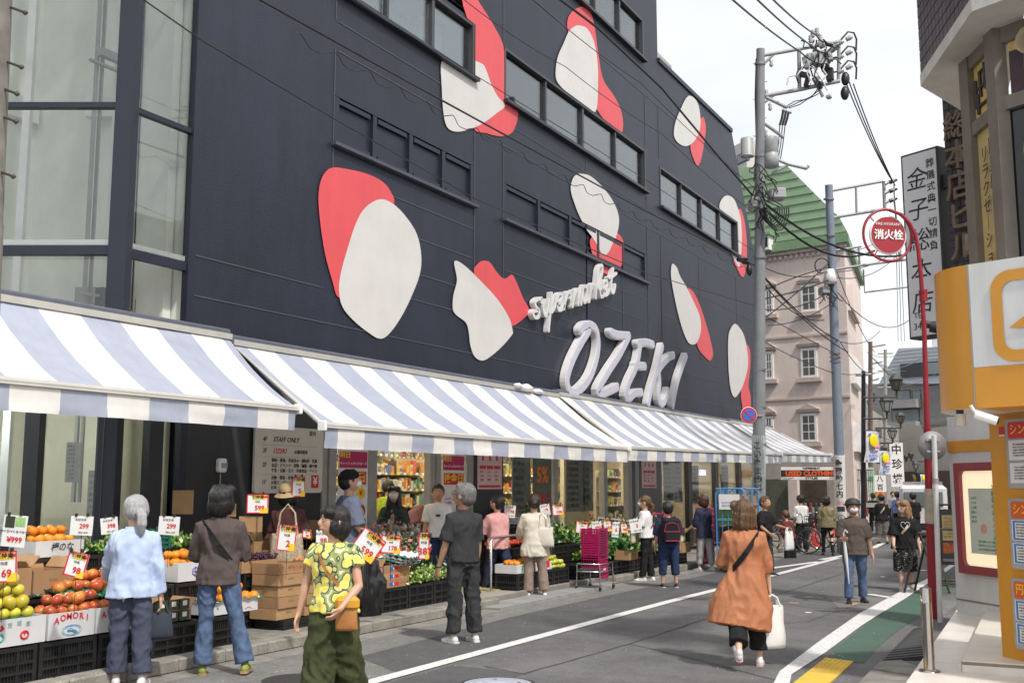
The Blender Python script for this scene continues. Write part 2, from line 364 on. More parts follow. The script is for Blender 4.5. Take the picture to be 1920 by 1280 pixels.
# painted blobs (traced once, laid 4 and 7 mm proud)
def zpx(lst, k, ox, oy): return [(ox+x/k, oy+y/k) for x, y in lst]
Z2 = lambda l: zpx(l, 2, 560, 0)
Z3 = lambda l: zpx(l, 2, 1200, 0)
Z6 = lambda l: zpx(l, 3.2, 850, 560)
Z8 = lambda l: zpx(l, 3.2, 1240, 240)
BL = [
 (0, Z2([(120,630),(190,637),(260,655),(315,685),(345,725),(355,765),(330,850),(260,960),(190,1060),(146,1115),(122,1050),(95,950),(77,830),(71,730),(85,665)])),
 (1, Z2([(300,748),(350,765),(400,815),(440,880),(456,960),(450,1030),(420,1110),(380,1190),(335,1252),(300,1270),(255,1245),(200,1200),(160,1150),(147,1090),(155,1020),(180,930),(210,840),(245,780)])),
 (0, Z2([(655,1025),(668,990),(690,978),(715,985),(740,1020),(768,1045),(797,1030),(815,1060),(840,1120),(863,1165),(840,1195),(800,1222),(760,1220),(700,1120)])),
 (1, [(850,490)]+Z2([(620,997),(680,1055),(740,1120),(785,1190),(799,1240)])+[(958,628),(942,647),(921,666),(903,676),(888,668),(880,647),(877,622),(871,604),(849,585),(848,555),(855,525)]),
 (0, Z2([(610,0),(640,-40),(680,20),(730,100),(768,190),(775,370),(805,390),(820,415),(815,460),(795,500),(755,512),(700,500),(650,474),(640,300),(640,120)])),
 (1, Z2([(535,225),(600,215),(680,238),(700,265),(720,320),(745,365),(771,397),(740,425),(690,462),(640,485),(590,495),(555,480),(540,430),(533,330)])),
 (0, Z2([(1040,33),(1065,28),(1095,55),(1110,120),(1122,210),(1140,300),(1180,360),(1208,420),(1214,480),(1200,500),(1150,460),(1100,380),(1050,250),(1010,130),(1005,80),(1020,48)])),
 (1, Z2([(1050,97),(1080,110),(1105,160),(1118,240),(1119,340),(1110,420),(1060,395),(1000,345),(965,305),(961,260),(970,210),(990,165),(1010,120),(1030,102)])),
 (0, Z2([(1170,870),(1205,885),(1220,930),(1217,985),(1190,1025),(1155,1030),(1120,1000),(1100,940),(1100,890)])),
 (1, Z2([(1055,652),(1090,660),(1130,695),(1170,745),(1195,800),(1197,850),(1180,910),(1160,950),(1140,953),(1110,900),(1060,830),(1030,760),(1017,710),(1025,670),(1040,655)])),
 (0, Z3([(235,440),(245,480),(238,540),(228,595),(215,622),(200,600),(187,555),(195,510),(218,460)])),
 (1, Z3([(187,360),(210,380),(222,420),(223,480),(205,525),(175,548),(145,540),(125,510),(130,460),(150,410),(170,370)])),
 (0, Z8([(462,488),(490,530),(508,650),(510,770),(500,870),(480,893),(450,840),(430,780),(450,650)])),
 (1, Z8([(395,405),(430,425),(455,480),(475,560),(479,700),(465,832),(440,800),(410,740),(370,620),(350,510),(345,460),(365,420)])),
 (0, [(1288,543),(1296,544),(1306,560),(1316,585),(1325,615),(1333,645),(1336,665),(1330,676),(1320,668),(1308,652),(1300,620),(1294,580)]),
 (1, [(1259,495),(1268,502),(1274,518),(1287,540),(1299,565),(1309,587),(1313,606),(1312,625),(1306,641),(1298,646),(1288,640),(1277,613),(1266,570),(1257,520)]),
 (0, Z6([(1752,278),(1775,300),(1780,360),(1775,450),(1768,520),(1780,580),(1782,640),(1775,680),(1740,690),(1730,640),(1722,560),(1740,480),(1748,400)])),
 (1, Z6([(1685,150),(1715,175),(1740,220),(1757,290),(1765,380),(1755,450),(1730,530),(1700,580),(1680,588),(1662,550),(1650,460),(1645,350),(1645,250),(1655,190)]))]
for w_, px in BL:
    poly = [(q.x, q.y) for q in smooth([tuple(WX(x, y)[1:]) for x, y in px], 4)]
    mb = MB(); v, f = plate(poly, [(a-.02, b+.02, c-.07, d) for a, b, c, d in (W4A, W3B, W3C)]+[B1, B2])
    mb.add([(a, b, .0165+.003*w_) for a, b in v], f, BLOBW if w_ else BLOBR, TW)
    v, f = plate(poly, [])
    for r in (B1, B2):     # paint carries on inside the blanked windows
        c_ = [max(r[0]+.01, min(r[1]-.01, p[0])) for p in poly]; d_ = [max(r[2]+.01, min(r[3]-.01, p[1])) for p in poly]
        if any(r[0] < p[0] < r[1] and r[2] < p[1] < r[3] for p in poly):
            cp = [(a, b) for a, b in zip(c_, d_)]; q = []
            for a in cp:
                if not q or (Vector(a)-Vector(q[-1])).length > .004: q.append(a)
            v2, f2 = plate(q, []); mb.add([(a, b, -.012+.003*w_) for a, b in v2], f2, BLOBW if w_ else BLOBR, TW)
    mb.build('painted_blob', bld)

# ---------------------------------------------------------------- raised lettering
LWH = M('letter_white', (.60, .60, .60), rough=.4, var=.05); LLV = M('letter_lavender', (.48, .48, .57), rough=.4, var=.05)
def stroke(mb, pts, w_, x0, x1, mat, side, sc=1.0):
    """thick ribbon with round ends in the plane of the wall, pts = (t,z)"""
    P = [Vector(p) for p in pts]; q = []
    for i in range(len(P)-1):
        a, b, c, d = P[max(i-1, 0)], P[i], P[i+1], P[min(i+2, len(P)-1)]
        for s_ in range(5):
            t = s_/5; q.append(.5*((2*b)+(-a+c)*t+(2*a-5*b+4*c-d)*t*t+(-a+3*b-3*c+d)*t**3))
    q.append(P[-1]); Lf, Rt = [], []; n = len(q)
    for i, p in enumerate(q):
        t = (q[min(i+1, n-1)]-q[max(i-1, 0)]).normalized(); o = Vector((-t.y, t.x))*w_/2; Lf.append(p+o); Rt.append(p-o)
    def cap(c, a, sgn):
        r = []; base = math.atan2((a-c).y, (a-c).x)
        for k in range(1, 6): th = base+sgn*PI*k/6; r.append(c+Vector((math.cos(th), math.sin(th)))*w_/2)
        return r
    e = cap(q[-1], Lf[-1], -1); s_ = cap(q[0], Rt[0], -1)
    out_ = Lf+e+Rt[::-1]+s_; m = len(out_)
    lay = lambda z: [(p.x, p.y, z) for p in out_]
    fs = [(i, i+1, 2*n+len(e)-2-i, 2*n+len(e)-1-i) for i in range(n-1)]
    fs += [tuple([n-1]+list(range(n, n+5))+[n+5]), tuple([2*n+4]+list(range(2*n+5, 2*n+10))+[0])]
    mb.add(lay(x1), [f[::-1] for f in fs], mat, TW); mb.add(lay(x0)+lay(x1), [(i, i+m, (i+1) % m+m, (i+1) % m) for i in range(m)], side, TW)
def letters(name, label, spec, w_, dep, front, dx):
    root = empty(name, (XW, spec[0][1][0][0] if 0 else 20, 0), label=label, cat='sign')
    for ch, strokes in spec:
        mb = MB()
        for k, s_ in enumerate(strokes):
            pts = [tuple(WX(x, y, XW+dep)[1:]) for x, y in s_]
            stroke(mb, pts, w_, .02, dep+.003*k, LWH, LWH)
            if front: stroke(mb, pts, w_-.055, dep, dep+.012+.003*k, front, front)
        mb.build('letter', root)
OZ = [('O', [[(765,190),(785,165),(820,158),(858,185),(872,260),(860,360),(815,480),(745,555),(700,550),(685,480),(712,380),(765,270),(815,190)]]),
 ('Z', [[(948,200),(985,217),(1055,222)], [(1055,222),(1000,330),(935,430),(872,540),(885,570),(940,550),(985,528)]]),
 ('E', [[(1110,268),(1155,262),(1200,275)], [(1122,285),(1100,400),(1055,500),(1035,580),(1060,592),(1090,565),(1130,562)], [(1095,400),(1150,405)]]),
 ('K', [[(1255,285),(1225,420),(1190,540),(1172,628)], [(1322,338),(1290,355),(1238,420),(1238,500),(1235,600),(1255,628),(1280,590),(1288,550)]]),
 ('I', [[(1398,345),(1350,480),(1318,640)]])]
letters('raised_lettering', 'five huge lavender and white capital letters OZEKI standing off the dark wall', [(c, [Z6(s_) for s_ in st]) for c, st in OZ], .20, .15, LLV, 0)
ZS = lambda l: zpx(l, 8, 990, 480)
SP = [('s', [[(205,690),(215,640),(165,640),(110,690),(130,760),(175,830),(165,910),(110,920),(85,860),(105,820),(150,820)]]),
 ('u', [[(250,665),(235,760),(250,870),(285,880),(310,760),(320,660)], [(320,660),(310,780),(335,860)]]),
 ('p', [[(365,560),(350,760),(325,1000),(315,1120)], [(350,760),(395,610),(415,640),(405,760),(360,840)]]),
 ('e', [[(450,720),(510,640),(510,570),(465,580),(445,690),(460,800),(510,800),(545,740)]]),
 ('r', [[(575,560),(565,680),(545,790)], [(565,680),(600,560),(640,540)]]),
 ('m', [[(640,540),(650,600),(640,640)], [(690,520),(685,640),(670,760)], [(685,640),(735,510),(760,530),(750,730)], [(755,640),(795,500),(810,530),(795,725)]]),
 ('a', [[(880,470),(845,450),(825,560),(840,680),(870,680),(890,560),(895,450)], [(895,450),(890,600),(900,680),(930,640)]]),
 ('r', [[(950,440),(940,560),(925,680)], [(940,560),(970,430),(1000,430)]]),
 ('k', [[(1120,150),(1095,140),(1060,220),(1040,420),(1020,630)], [(1120,150),(1115,260),(1060,450)], [(1060,480),(1105,410),(1110,450),(1075,520)], [(1075,510),(1095,610),(1130,600)]]),
 ('e', [[(1140,520),(1190,440),(1190,370),(1150,380),(1135,480),(1150,580),(1200,570),(1230,500)]]),
 ('t', [[(1285,190),(1260,350),(1250,500),(1275,550),(1300,520),(1315,430)], [(1215,325),(1260,310),(1330,260)]])]
letters('script_lettering', 'white cursive word supermarket mounted on the dark wall above the capitals', [(c, [ZS(s_) for s_ in st]) for c, st in SP], .07, .13, None, 0)

# ---------------------------------------------------------------- glass lift tower
tw = empty('glass_lift_tower', (-10, 7, 0), label='tall angled glass lift shaft with navy mullions at the corner of the shop', cat='lift shaft')
P0 = Vector((XW, 8.13, 0)); UL = Vector((-_cp, -_sp, 0)); UN = Vector((_sp, -_cp, 0))
TL = frame(P0, -UL, (0, 0, 1))       # x towards the corner (negative = away left), y up, z out to camera
def zl(y): return PL(110, y, P0, UN).z
ZT1, ZT2 = zl(199), zl(467)
mb = MB()
mb.box((0, 10.5, 0), (.2, 19, .2), NAVY2, TL)
for z, h in ((ZT1, .06), (ZT2-.02, .10), (1.0, .10), (15.5, .06), (ZT1*2-ZT2+.5, .06)): mb.box((-2.6, z, 0), (5.0, h, .10), NAVY2, TL)
mb.box((-5.2, 10, 0), (.2, 20, .2), NAVY2, TL)
for z, h in ((ZT1, .06), (ZT2-.02, .10), (ZT1*2-ZT2+.5, .06), (15.5, .06)): mb.box((8.72, z, -.03), (.9, h, .08), NAVY2, TW)
mb.box((9.17, 10.2, -.02), (.1, 19.6, .1), NAVY2, TW)
mb.build('mullion_frame', tw)
mb = MB()
for z in (ZT2+.08,): mb.box((-2.6, z, -.03), (5.0, .06, .05), WHITE, TL); mb.box((8.72, z, -.06), (.88, .06, .05), WHITE, TW)
for x in (-1.55,): mb.box((x, 10, -.9), (.09, 19, .09), WHITE, TL)
mb.box((-2.2, 10, -.55), (.07, 19, .07), WHITE, TL)
for z in (2.2, 5.1, 7.9, 10.6): mb.box((-2.1, z, -.5), (.5, .05, .06), WHITE, TL)
mb.build('guide_rail', tw)
for a, b in ((.0, ZT2-.08), (ZT2, ZT1), (ZT1, 9.9), (9.9, 15.4)):
    a = max(a, 1.05)
    mb = MB(); mb.quad((-5.1, a+.04, 0), (-.1, a+.04, 0), (-.1, b-.04, 0), (-5.1, b-.04, 0), GL, TL); mb.build('pane', tw)
    if a > 1.1: mb = MB(); mb.quad((8.27, a+.04, -.03), (9.11, a+.04, -.03), (9.11, b-.04, -.03), (8.27, b-.04, -.03), GL, TW); mb.build('pane', tw)
mb = MB()
mb.box((-12.3, 5.9, 10), (.2, 6.6, 20), PALEG); mb.box((-11.0, 9.12, 11.5), (2.6, .12, 17), PALEG)
mb.box((-13.2, 3.2, 10), (4, .2, 20), PALEG)
for z in (3.3, 6.6, 9.9): mb.box((-12.15, 6.0, z), (.15, 6, .3), PALEG)
mb.build('shaft_wall', tw)
mb = MB()
def tlp(x, z, d): return TL @ Vector((x, z, d))
for i in range(6): mb.tube([tlp(-.36+i*.045, 2.6, -1.2), tlp(-.42+i*.055, 12, -1.2)], .009, DARKF, 5)
for i in range(3): mb.tube([tlp(-.9+i*.07, 3.2, -1.6), tlp(-.9+i*.07, 12, -1.6)], .008, DARKF, 5)
mb.build('lift_cable', tw)
mb = MB()
for i in range(4): mb.tube([tlp(-.40+i*.06, 3.5+.14*(i % 2), -1.2), tlp(-.40+i*.06, 3.8+.14*(i % 2), -1.2)], .022, M('brass', (.35, .26, .08), rough=.4, metal=.6), 7)
mb.build('cable_socket', tw)
mb = MB()
for x, w_ in ((8.42, .03), (8.5, .02), (8.75, .09), (8.84, .02)): mb.box((x, 9, -.9), (w_, 15, .05), GREYF if w_ < .05 else PALEG, TW)
for z in (4.2, 7.4, 10.6): mb.lathe([(.01, z), (.12, z-.01), (.10, z-.12), (.04, z-.22)], WHITE, 10, frame((-10.2, 8.78, 0), (1, 0, 0), (0, 1, 0)))
mb.box((8.62, 6.85, -.8), (.5, .1, .08), GREYF, TW); mb.box((8.62, 3.75, -.8), (.16, .5, .12), DARKF, TW); mb.box((8.72, 3.6, -.75), (.16, .3, .1), GREYF, TW)
for z in (6.7, 3.9): mb.box((8.45, z, -.8), (.42, .03, .05), GREYF, TW)
for x in (-2.9, -3.3, -3.9): mb.box((x, 9, -1.3), (.05, 15, .05), GREYF, TL)
for z in (4.9, 6.1, 7.3, 8.6): mb.box((-3.2, z, -1.3), (1.6, .04, .04), GREYF, TL)
mb.box((-.75, 6.4, -1.3), (.5, .25, .1), PALEG, TL); mb.box((-.75, 4.0, -1.3), (.5, .2, .1), GREYF, TL)
mb.build('lift_machinery', tw)

# ---------------------------------------------------------------- ground-floor front
sf = empty('storefront', (XW, 21, .12), label='glazed ground floor shop front with dark panels under the awnings', cat='shop front')
mb = MB()
def col(t0, t1, mat, z1=3.0, d=.12, zz=.02): m_ = MB(); m_.bx((XW-d+zz, t0, .12), (XW+zz, t1, z1), mat); m_.build('dark_panel' if mat is not GREYF else 'column', sf)
col(9.2, 11.74, M('charcoal_panel', (.028, .031, .034), rough=.35, var=.15), 3.45, .3, 0);  col(8.02, 8.26, DARKF, 3.4); col(8.66, 8.86, DARKF, 3.4)
for a in (15.86, 23.4): col(a, a+1.02 if a < 20 else 24.86, M('charcoal_panel'), 3.0)
col(22.98, 23.14, DARKF)
mb = MB()
for a, b in ((11.75, 11.85), (11.9, 12.06), (12.83, 13.03), (14.48, 14.62), (14.66, 14.8), (15.6, 15.83), (22.72, 22.96), (23.16, 23.38)): col(a, b, GREYF)
for a, b in ((18.95, 19.12), (21.37, 21.55), (26.84, 27.1), (29.1, 29.35), (31.35, 31.6), (33.3, 33.9)): col(a, b, DARKF if a > 25 else GREYF)
mb.bx((XW-.1, 11.75, 2.62), (XW+.018, 33.9, 2.99), GREYF)
mb.build('lintel', sf)
mb = MB()
for a, b in ((12.06, 12.83), (14.8, 15.6), (16.88, 18.95), (19.12, 21.37), (21.55, 22.72), (24.88, 26.84), (27.1, 29.1), (29.35, 31.35), (31.6, 33.3), (8.26, 8.66), (8.86, 9.2)):
    p_ = MB(); p_.quad((XW-.06, a, .14), (XW-.06, b, .14), (XW-.06, b, 2.62), (XW-.06, a, 2.62), GLD); p_.build('glass_pane', sf)
# shop interior
mb = MB(); FLO = M('shop_floor', (.35, .33, .29), rough=.3, var=.08); WRM = M('shop_wall', (.55, .50, .38), rough=.7, var=.08)
mb.bx((-18, 11.8, .08), (XW-.1, 33.9, .125), FLO); mb.bx((-18.1, 11.8, .12), (-18, 33.9, 3.0), WRM); mb.bx((-18, 11.6, .12), (XW-.3, 11.74, 3), WRM); mb.bx((-18, 33.75, .12), (XW-.1, 33.88, 3), WRM)
mb.bx((-18, 11.8, 2.85), (XW-.1, 33.9, 2.95), WHITE)
mb.bx((-10.6, 21.7, .12), (-10.5, 23.0, 2.85), M('cream_plaster')); mb.bx((-10.6, 25.2, 1.2), (-10.5, 26.6, 2.8), M('cream_plaster'))
mb.build('interior', sf)
mb = MB(); LAMP = M('lamp_warm', (1, .86, .62), emit=34, var=0)
for t in range(13, 33, 2):
    for X in (-11.2, -13.5, -16): mb.bx((X-.08, t-.5, 2.80), (X+.08, t+.5, 2.84), LAMP)
mb.build('ceiling_light', sf)
mb = MB(); mb.bx((-12.2, 4.0, .1), (-12.1, 9.1, 3.2), CREAM); mb.bx((-12.2, 3.2, .0), (XW-.2, 9.1, .1), FLO); mb.box((-10.9, 9.13, 1.7), (2.6, .06, 3.2), CREAM)
mb.quad((-12.2, 3.2, 3.28), (XW-.25, 8.0, 3.28), (XW-.05, 9.1, 3.28), (-12.2, 9.1, 3.28), WHITE)
mb.build('lobby_wall', sf)
mb = MB()
for x in (-.82, -2.3): mb.box((x, 1.9, .02), (.16, 3.0, .16), DARKF, TL)
mb.box((-2.5, .9, .02), (5, .16, .12), DARKF, TL); mb.box((-2.5, 1.2, .01), (5, .05, .05), GREYF, TL); mb.box((-2.5, 3.3, .05), (5.0, .3, .2), DARKF, TL)
mb.box((-2.5, .5, .0), (5, .75, .1), DARKF, TL)
mb.build('lobby_frame', sf)
mb = MB(); LL = M('lamp_white', (.93, 1, .95), emit=26, var=0)
mb.box((-11, 7, 3.2), (.9, .9, .05), LL); mb.build('lobby_light', sf)

# posters on and behind the glass --------------------------------
def tw_at(t, z, off=.0): return TW @ Matrix.Translation((t, z, off))
def rows(mb, T, w_, h, n, seed, mat=INK, th=.5, den=.8):
    """lines of small print"""
    rnd = random.Random(seed); s_ = 'あいうえおかきくけこ日月火水木金土特売品値引当店野菜果物産地限定税込円本日のお買得'
    for i in range(n):
        y = h/2-(i+.5)*h/n; sz = h/n*th*1.25; k = max(2, int(w_/sz/1.05*den)); mb.text(''.join(rnd.choice(s_) for _ in range(k)), T @ Matrix.Translation((-w_/2, y, .003)), sz, mat, .0006, al='LEFT')
def sheet(name, label, T, w_, h, fn=None, base=PAPER, cat='poster', group=None, th=.006):
    mb = MB(); mb.box((0, 0, 0), (w_, h, th), base, T)
    o = empty(name, T.translation, label=label, cat=cat, group=group); mb.build('sheet', o)
    if fn: p_ = MB(); fn(p_, T @ Matrix.Translation((0, 0, th/2+.001))); p_.build('printed_text', o)
    return o
def f_dir(p, T):
    X = lambda x, y: T @ Matrix.Translation((x, y, .001))
    HW = INK
    p.text('案内', X(.45, .36), .07, INK)
    for y, a, b, c in ((.26, '4F', 'STAFF ONLY', INK), (.11, '3F', 'OZEKI', RED), (-.07, '2F', '', INK), (-.29, '1F', '', INK)):
        p.text(a, X(-.50, y), .085, INK, shear=.2)
        if b: p.text(b, X(-.34, y), .09, c, shear=.25, al='LEFT', bold=.006)
    p.text('店舗事務所', X(.08, .105), .055, INK, al='LEFT')
    for i, s_ in enumerate(('精肉・鮮魚・洋食米の・調味料・乳類', '缶詰・ドリンク・菓物・麺類・練り物', '牛乳・豆腐・玉子・冷凍食品・アイス')): p.text(s_, X(-.36, -.01-.066*i), .054, INK, al='LEFT', bold=.006)
    for i, s_ in enumerate(('青物・野菜・果物・惣菜', 'お菓子・パン・お花', 'お米・酒')): p.text(s_, X(-.36, -.235-.062*i), .054, INK, al='LEFT', bold=.006)
    for y in (.185, .035, -.19): p.box((0, y, 0), (1.12, .004, .002), GREYF, T)
    p.box((.52, -.28, .002), (.15, .17, .004), RED, T); p.text('¥', T @ Matrix.Translation((.52, -.28, .006)), .15, WHITE, bold=.02)
cz = tw_at(11.02, 2.02, .06)
mb = MB(); root = empty('floor_directory_board', (XW, 11.02, 1.6), label='beige floor guide board with red yen square on the dark wall', cat='sign')
def rrect(w_, h, r, k=5):
    q = []
    for cx, cy, a0 in ((w_/2-r, h/2-r, 0), (-w_/2+r, h/2-r, 90), (-w_/2+r, -h/2+r, 180), (w_/2-r, -h/2+r, 270)):
        for i in range(k+1): a = R(a0+90*i/k); q.append((cx+r*math.cos(a), cy+r*math.sin(a)))
    return q
mb.prism(rrect(1.36, .86, .05), -.03, 0, M('board_beige', (.64, .61, .52), rough=.5, var=.05), cz); mb.build('board', root)
p_ = MB(); f_dir(p_, cz @ Matrix.Translation((0, .0, .001))); p_.build('lettering', root)
def f_kan(p, T):
    T = T @ Matrix.Scale(.79, 4, (0, 1, 0)); X = lambda x, y, z=0: T @ Matrix.Translation((x, y, z))
    p.box((0, .6, 0), (.66, .30, .002), M('magenta_ink', (.45, .02, .10), var=0), T); p.text('明日', X(-.2, .68, .003), .13, YEL, bold=.02)
    p.text('キャッシュバックカード', X(0, .53, .003), .058, WHITE, bold=.01)
    p.box((0, .27, 0), (.62, .24, .003), RED, T); p.text('換金日', X(0, .27, .004), .20, YEL, bold=.02)
    p.lathe([(0, .003), (.10, .003), (.11, 0)], YEL, 20, X(.18, 0, 0)); p.text('¥', X(.18, 0, .005), .14, RED, bold=.01)
    p.ball((.19, -.36, 0), (.09, .10, .004), M('ink_skin', (.7, .42, .28), var=0), T=T); p.ball((.19, -.33, -.001), (.115, .13, .003), M('ink_brown', (.2, .06, .03), var=0), T=T); p.box((.19, -.56, 0), (.24, .2, .003), GREEN, T)
    rows(p, X(-.14, -.35), .28, .5, 6, 3, RED)
sheet('rebate_day_poster', 'tall white and red poster with yellow lettering behind the capped shopper', tw_at(12.46, 1.58, .01), .70, 1.24, f_kan)
sheet('rebate_day_poster', 'tall white and red poster with yellow lettering above the boy in white', tw_at(15.2, 1.58, .01), .70, 1.24, f_kan)
def f_tbl(p, T):
    for i in range(3):
        p.box((-.25+.25*i, .18, 0), (.07, .09, .002), RED, T); p.box((-.25+.25*i, .02, 0), (.22, .06, .002), RED, T)
        rows(p, T @ Matrix.Translation((-.25+.25*i, -.13, 0)), .2, .2, 3, i, RED); 
    p.box((0, -.31, 0), (.76, .04, .002), RED, T)
PINKP = M('pink_paper', (.66, .50, .50), var=.03)
sheet('price_table_poster', 'pinkish notice with three red columns on the dark panel near the entrance', tw_at(16.38, 1.98, .028), .86, .72, f_tbl, PINKP)
sheet('price_table_poster', 'small pinkish notice with three columns on the far dark panel', tw_at(24.0, 1.98, .028), .95, .72, f_tbl, PINKP)
GRP = 'printed sheets hanging behind the shop glass'
rs = random.Random(5)
for t, w_, z, h, nm in ((17.75, .75, 1.75, 1.2, 'listing four rows of produce'), (18.6, .55, 2.2, .8, 'with pale green heading'), (20.1, .9, 1.7, 1.1, 'beside the middle mullion'), (20.75, .5, 1.8, 1.3, 'with dark pictures'),
                        (25.6, .8, 1.8, 1.0, 'behind the backpack wearer'), (26.3, .6, 1.8, 1.1, 'next to the brown cartons'), (27.6, .6, 1.7, 1.0, 'near the violet neon'), (30.2, .7, 1.8, .9, 'above the blue trolley')):
    sheet('window_sheet', 'grey printed sheet in the shop window '+nm, tw_at(t, z, -.075), w_, h, lambda p, T: rows(p, T, w_*.85, h*.9, 8, int(t*10), INK), M('grey_paper', (.30, .31, .30), var=.2, vs=9), group=GRP)
def f_sale(p, T):
    p.text('野菜', T @ Matrix.Translation((0, .5, .003)), .3, GREEN, bold=.01); p.text('5%', T @ Matrix.Translation((0, .12, .003)), .42, M('orange_ink', (.75, .2, .02), var=0), bold=.03); p.text('SALE!', T @ Matrix.Translation((0, -.32, .003)), .26, RED, bold=.02, shear=.2)
sheet('sale_poster', 'dark poster reading 5% SALE in orange and red in the shop window', tw_at(18.5, 1.75, -.02), .78, 1.4, f_sale, M('dark_paper', (.12, .13, .11), var=.3, vs=12))
mb = MB(); NEON = M('neon_violet', (.55, .38, 1), emit=2.2, var=0); mb.text('氷 GRILL', tw_at(28.5, 2.02, -.2), .22, NEON, .01, bold=.01)
tag(mb.build('neon_sign'), 'small glowing violet neon lettering in the far shop window', 'neon sign')
mb = MB(); mb.box((9.78, 1.93, .04), (.13, .17, .09), WHITE, TW, bev=.02); mb.box((9.78, 1.93, .09), (.09, .06, .02), GREYF, TW); mb.cyl((XW+.03, 9.78, 1.84), (XW+.03, 9.78, .2), .008, GREYF)
tag(mb.build('wall_socket_box'), 'small beige electric box on the dark wall beside the lift lobby', 'socket')
# lobby notices seen through the glass
for i, (x, z, w_, h, lb) in enumerate(((-.60, 1.95, .17, .45, 'narrow grey notice inside the lift lobby'), (-.34, 1.52, .16, .68, 'tall dark notice inside the lift lobby beside the navy post'))):
    T = TL @ Matrix.Translation((x, z, -.5)); sheet('lobby_notice', lb, T, w_, h, lambda p, T: rows(p, T, w_*.8, h*.9, 9, i, INK), M('grey_paper'))
# ---------------------------------------------------------------- awnings
STW = M('awning_white', (.80, .79, .765), rough=.8, var=.05, vs=5, bump=.06, bs=5); STB = M('awning_blue', (.40, .435, .54), rough=.8, var=.06, vs=5, bump=.06, bs=5)
for m_ in (STW, STB):     # canvas lets daylight through and is creased and a little grimy
    add_streaks(m_, .035, (1.5, 5, 1.5)); n_ = m_.node_tree.nodes; l_ = m_.node_tree.links; b_ = n_['Principled BSDF']; t_ = n_.new('ShaderNodeBsdfTranslucent'); x_ = n_.new('ShaderNodeMixShader'); x_.inputs[0].default_value = .24
    l_.new(b_.inputs['Base Color'].links[0].from_socket, t_.inputs[0]); l_.new(b_.outputs[0], x_.inputs[1]); l_.new(t_.outputs[0], x_.inputs[2]); l_.new(x_.outputs[0], n_['Material Output'].inputs[0])
AWF = M('awning_metal', (.55, .54, .50), rough=.35, metal=.3, var=.06); CAS = M('cassette_dark', (.10, .11, .14), rough=.4)
def awning(label, t0, t1, zr, Xf, zf, zb, ph, tf1=None, zf1=None, sw=.519, rail=True):
    root = empty('striped_awning', (Xf, (t0+t1)/2, zb), label=label, cat='awning', group='striped awnings over the shop front')
    n1 = tf1 or t1; zf1 = zf if zf1 is None else zf1; XR = XW+.12
    cb, vb = MB(), MB(); ts = [t0]; k = math.floor((t0-ph)/sw)+1
    while ph+k*sw < n1: ts.append(ph+k*sw); k += 1
    ts.append(n1); vrs = []
    NS = 10
    for i in range(len(ts)-1):
        mid = (ts[i]+ts[i+1])/2; mt = STW if (math.floor((mid-ph)/sw) % 2) == 0 else STB
        vs = []
        for a in range(NS+1):
            u = a/NS
            for t in (ts[i], mid, ts[i+1]):
                f_ = (t-t0)/(n1-t0); tt = t0+f_*((t1-t0)*(1-u)+(n1-t0)*u); zz = zf+(zf1-zf)*f_
                sag = -.06*math.sin(PI*u)-.012*abs(math.sin(tt*1.8))*math.sin(PI*u)+.012*noise.noise(Vector((tt*1.3, u*4, zr)))
                vs.append((XR+(Xf-XR)*u, tt, zr*(1-u)+zz*u+sag))
        cb.add(vs, [(a*3+b, (a+1)*3+b, (a+1)*3+b+1, a*3+b+1) for a in range(NS) for b in (0, 1)], mt, smooth=True)
        vs = []
        for a in range(6):
            for b in range(4):
                t = ts[i]+(ts[i+1]-ts[i])*b/3; f_ = (t-t0)/(n1-t0); zz = zf+(zf1-zf)*f_
                vs.append((Xf+.02+.014*noise.noise(Vector((t*2.2, a*.35, 1)))*a/2, t, (zz-.05)*(1-a/5)+(zb+(zf1-zf)*f_+.006*noise.noise(Vector((t*3, 0, 0))))*a/5))
        vb.add(vs, [(a*4+b, a*4+b+1, (a+1)*4+b+1, (a+1)*4+b) for a in range(5) for b in range(3)], mt, smooth=True)
    cb.build('canopy', root); vb.build('valance', root)
    mb = MB(); mb.tube([(Xf, t0-.04, zf-.02), (Xf, n1+.04, zf1-.02)], (.04, .035), AWF, 8); mb.tube([(Xf+.035, t0-.04, zf-.045), (Xf+.035, n1+.04, zf1-.045)], .012, AWF, 6)
    for t, z in ((t0-.05, zf), (n1+.05, zf1)): mb.box((Xf+.01, t, z-.03), (.12, .04, .12), WHITE, bev=.01)
    mb.build('front_rail', root)
    mb = MB(); mb.bx((XW+.01, t0-.03, zr-.02), (XW+.16, t1+.03, zr+.10), CAS, bev=.02); mb.bx((XW+.162, t0-.02, zr-.03), (XW+.185, t1+.02, zr+.04), AWF); mb.build('cassette', root)
    k = max(2, int((t1-t0)/3.5))
    for i in range(k):
        t = t0+.5+(n1-t0-1)*i/(k-1); f_ = (t-t0)/(n1-t0); z = zf+(zf1-zf)*f_
        mb = MB(); e = ((XW+Xf)/2+.2, t+(.55 if i % 2 else -.55)*.8, (zr+z)/2-.22)
        mb.tube([(XW+.1, t, zr-.1), e], .025, AWF, 6); mb.tube([e, (Xf-.03, t, z-.05)], .022, AWF, 6); mb.build('folding_arm', root)
    mb = MB(); mb.tube([(XR, t0+.01, zr-.02), (Xf, t0+.01, zf-.04)], (.012, .035), AWF, 6); mb.build('side_bar', root)
awning('nearest striped awning, larger and shorter in reach, in front of the glass lift tower', 3.2, 9.72, 3.49, -8.19, 2.605, 2.325, 5.961+.519*0, None)
awning('long blue and white awning over the shop entrance', 9.80, 18.88, 3.43, -7.81, 2.40, 2.115, 10.026+.0)
awning('grey and white awning beneath the huge lettering', 18.9, 30.1, 3.47, -7.81, 2.42, 2.15, 10.026+.519*17, None, 2.56)
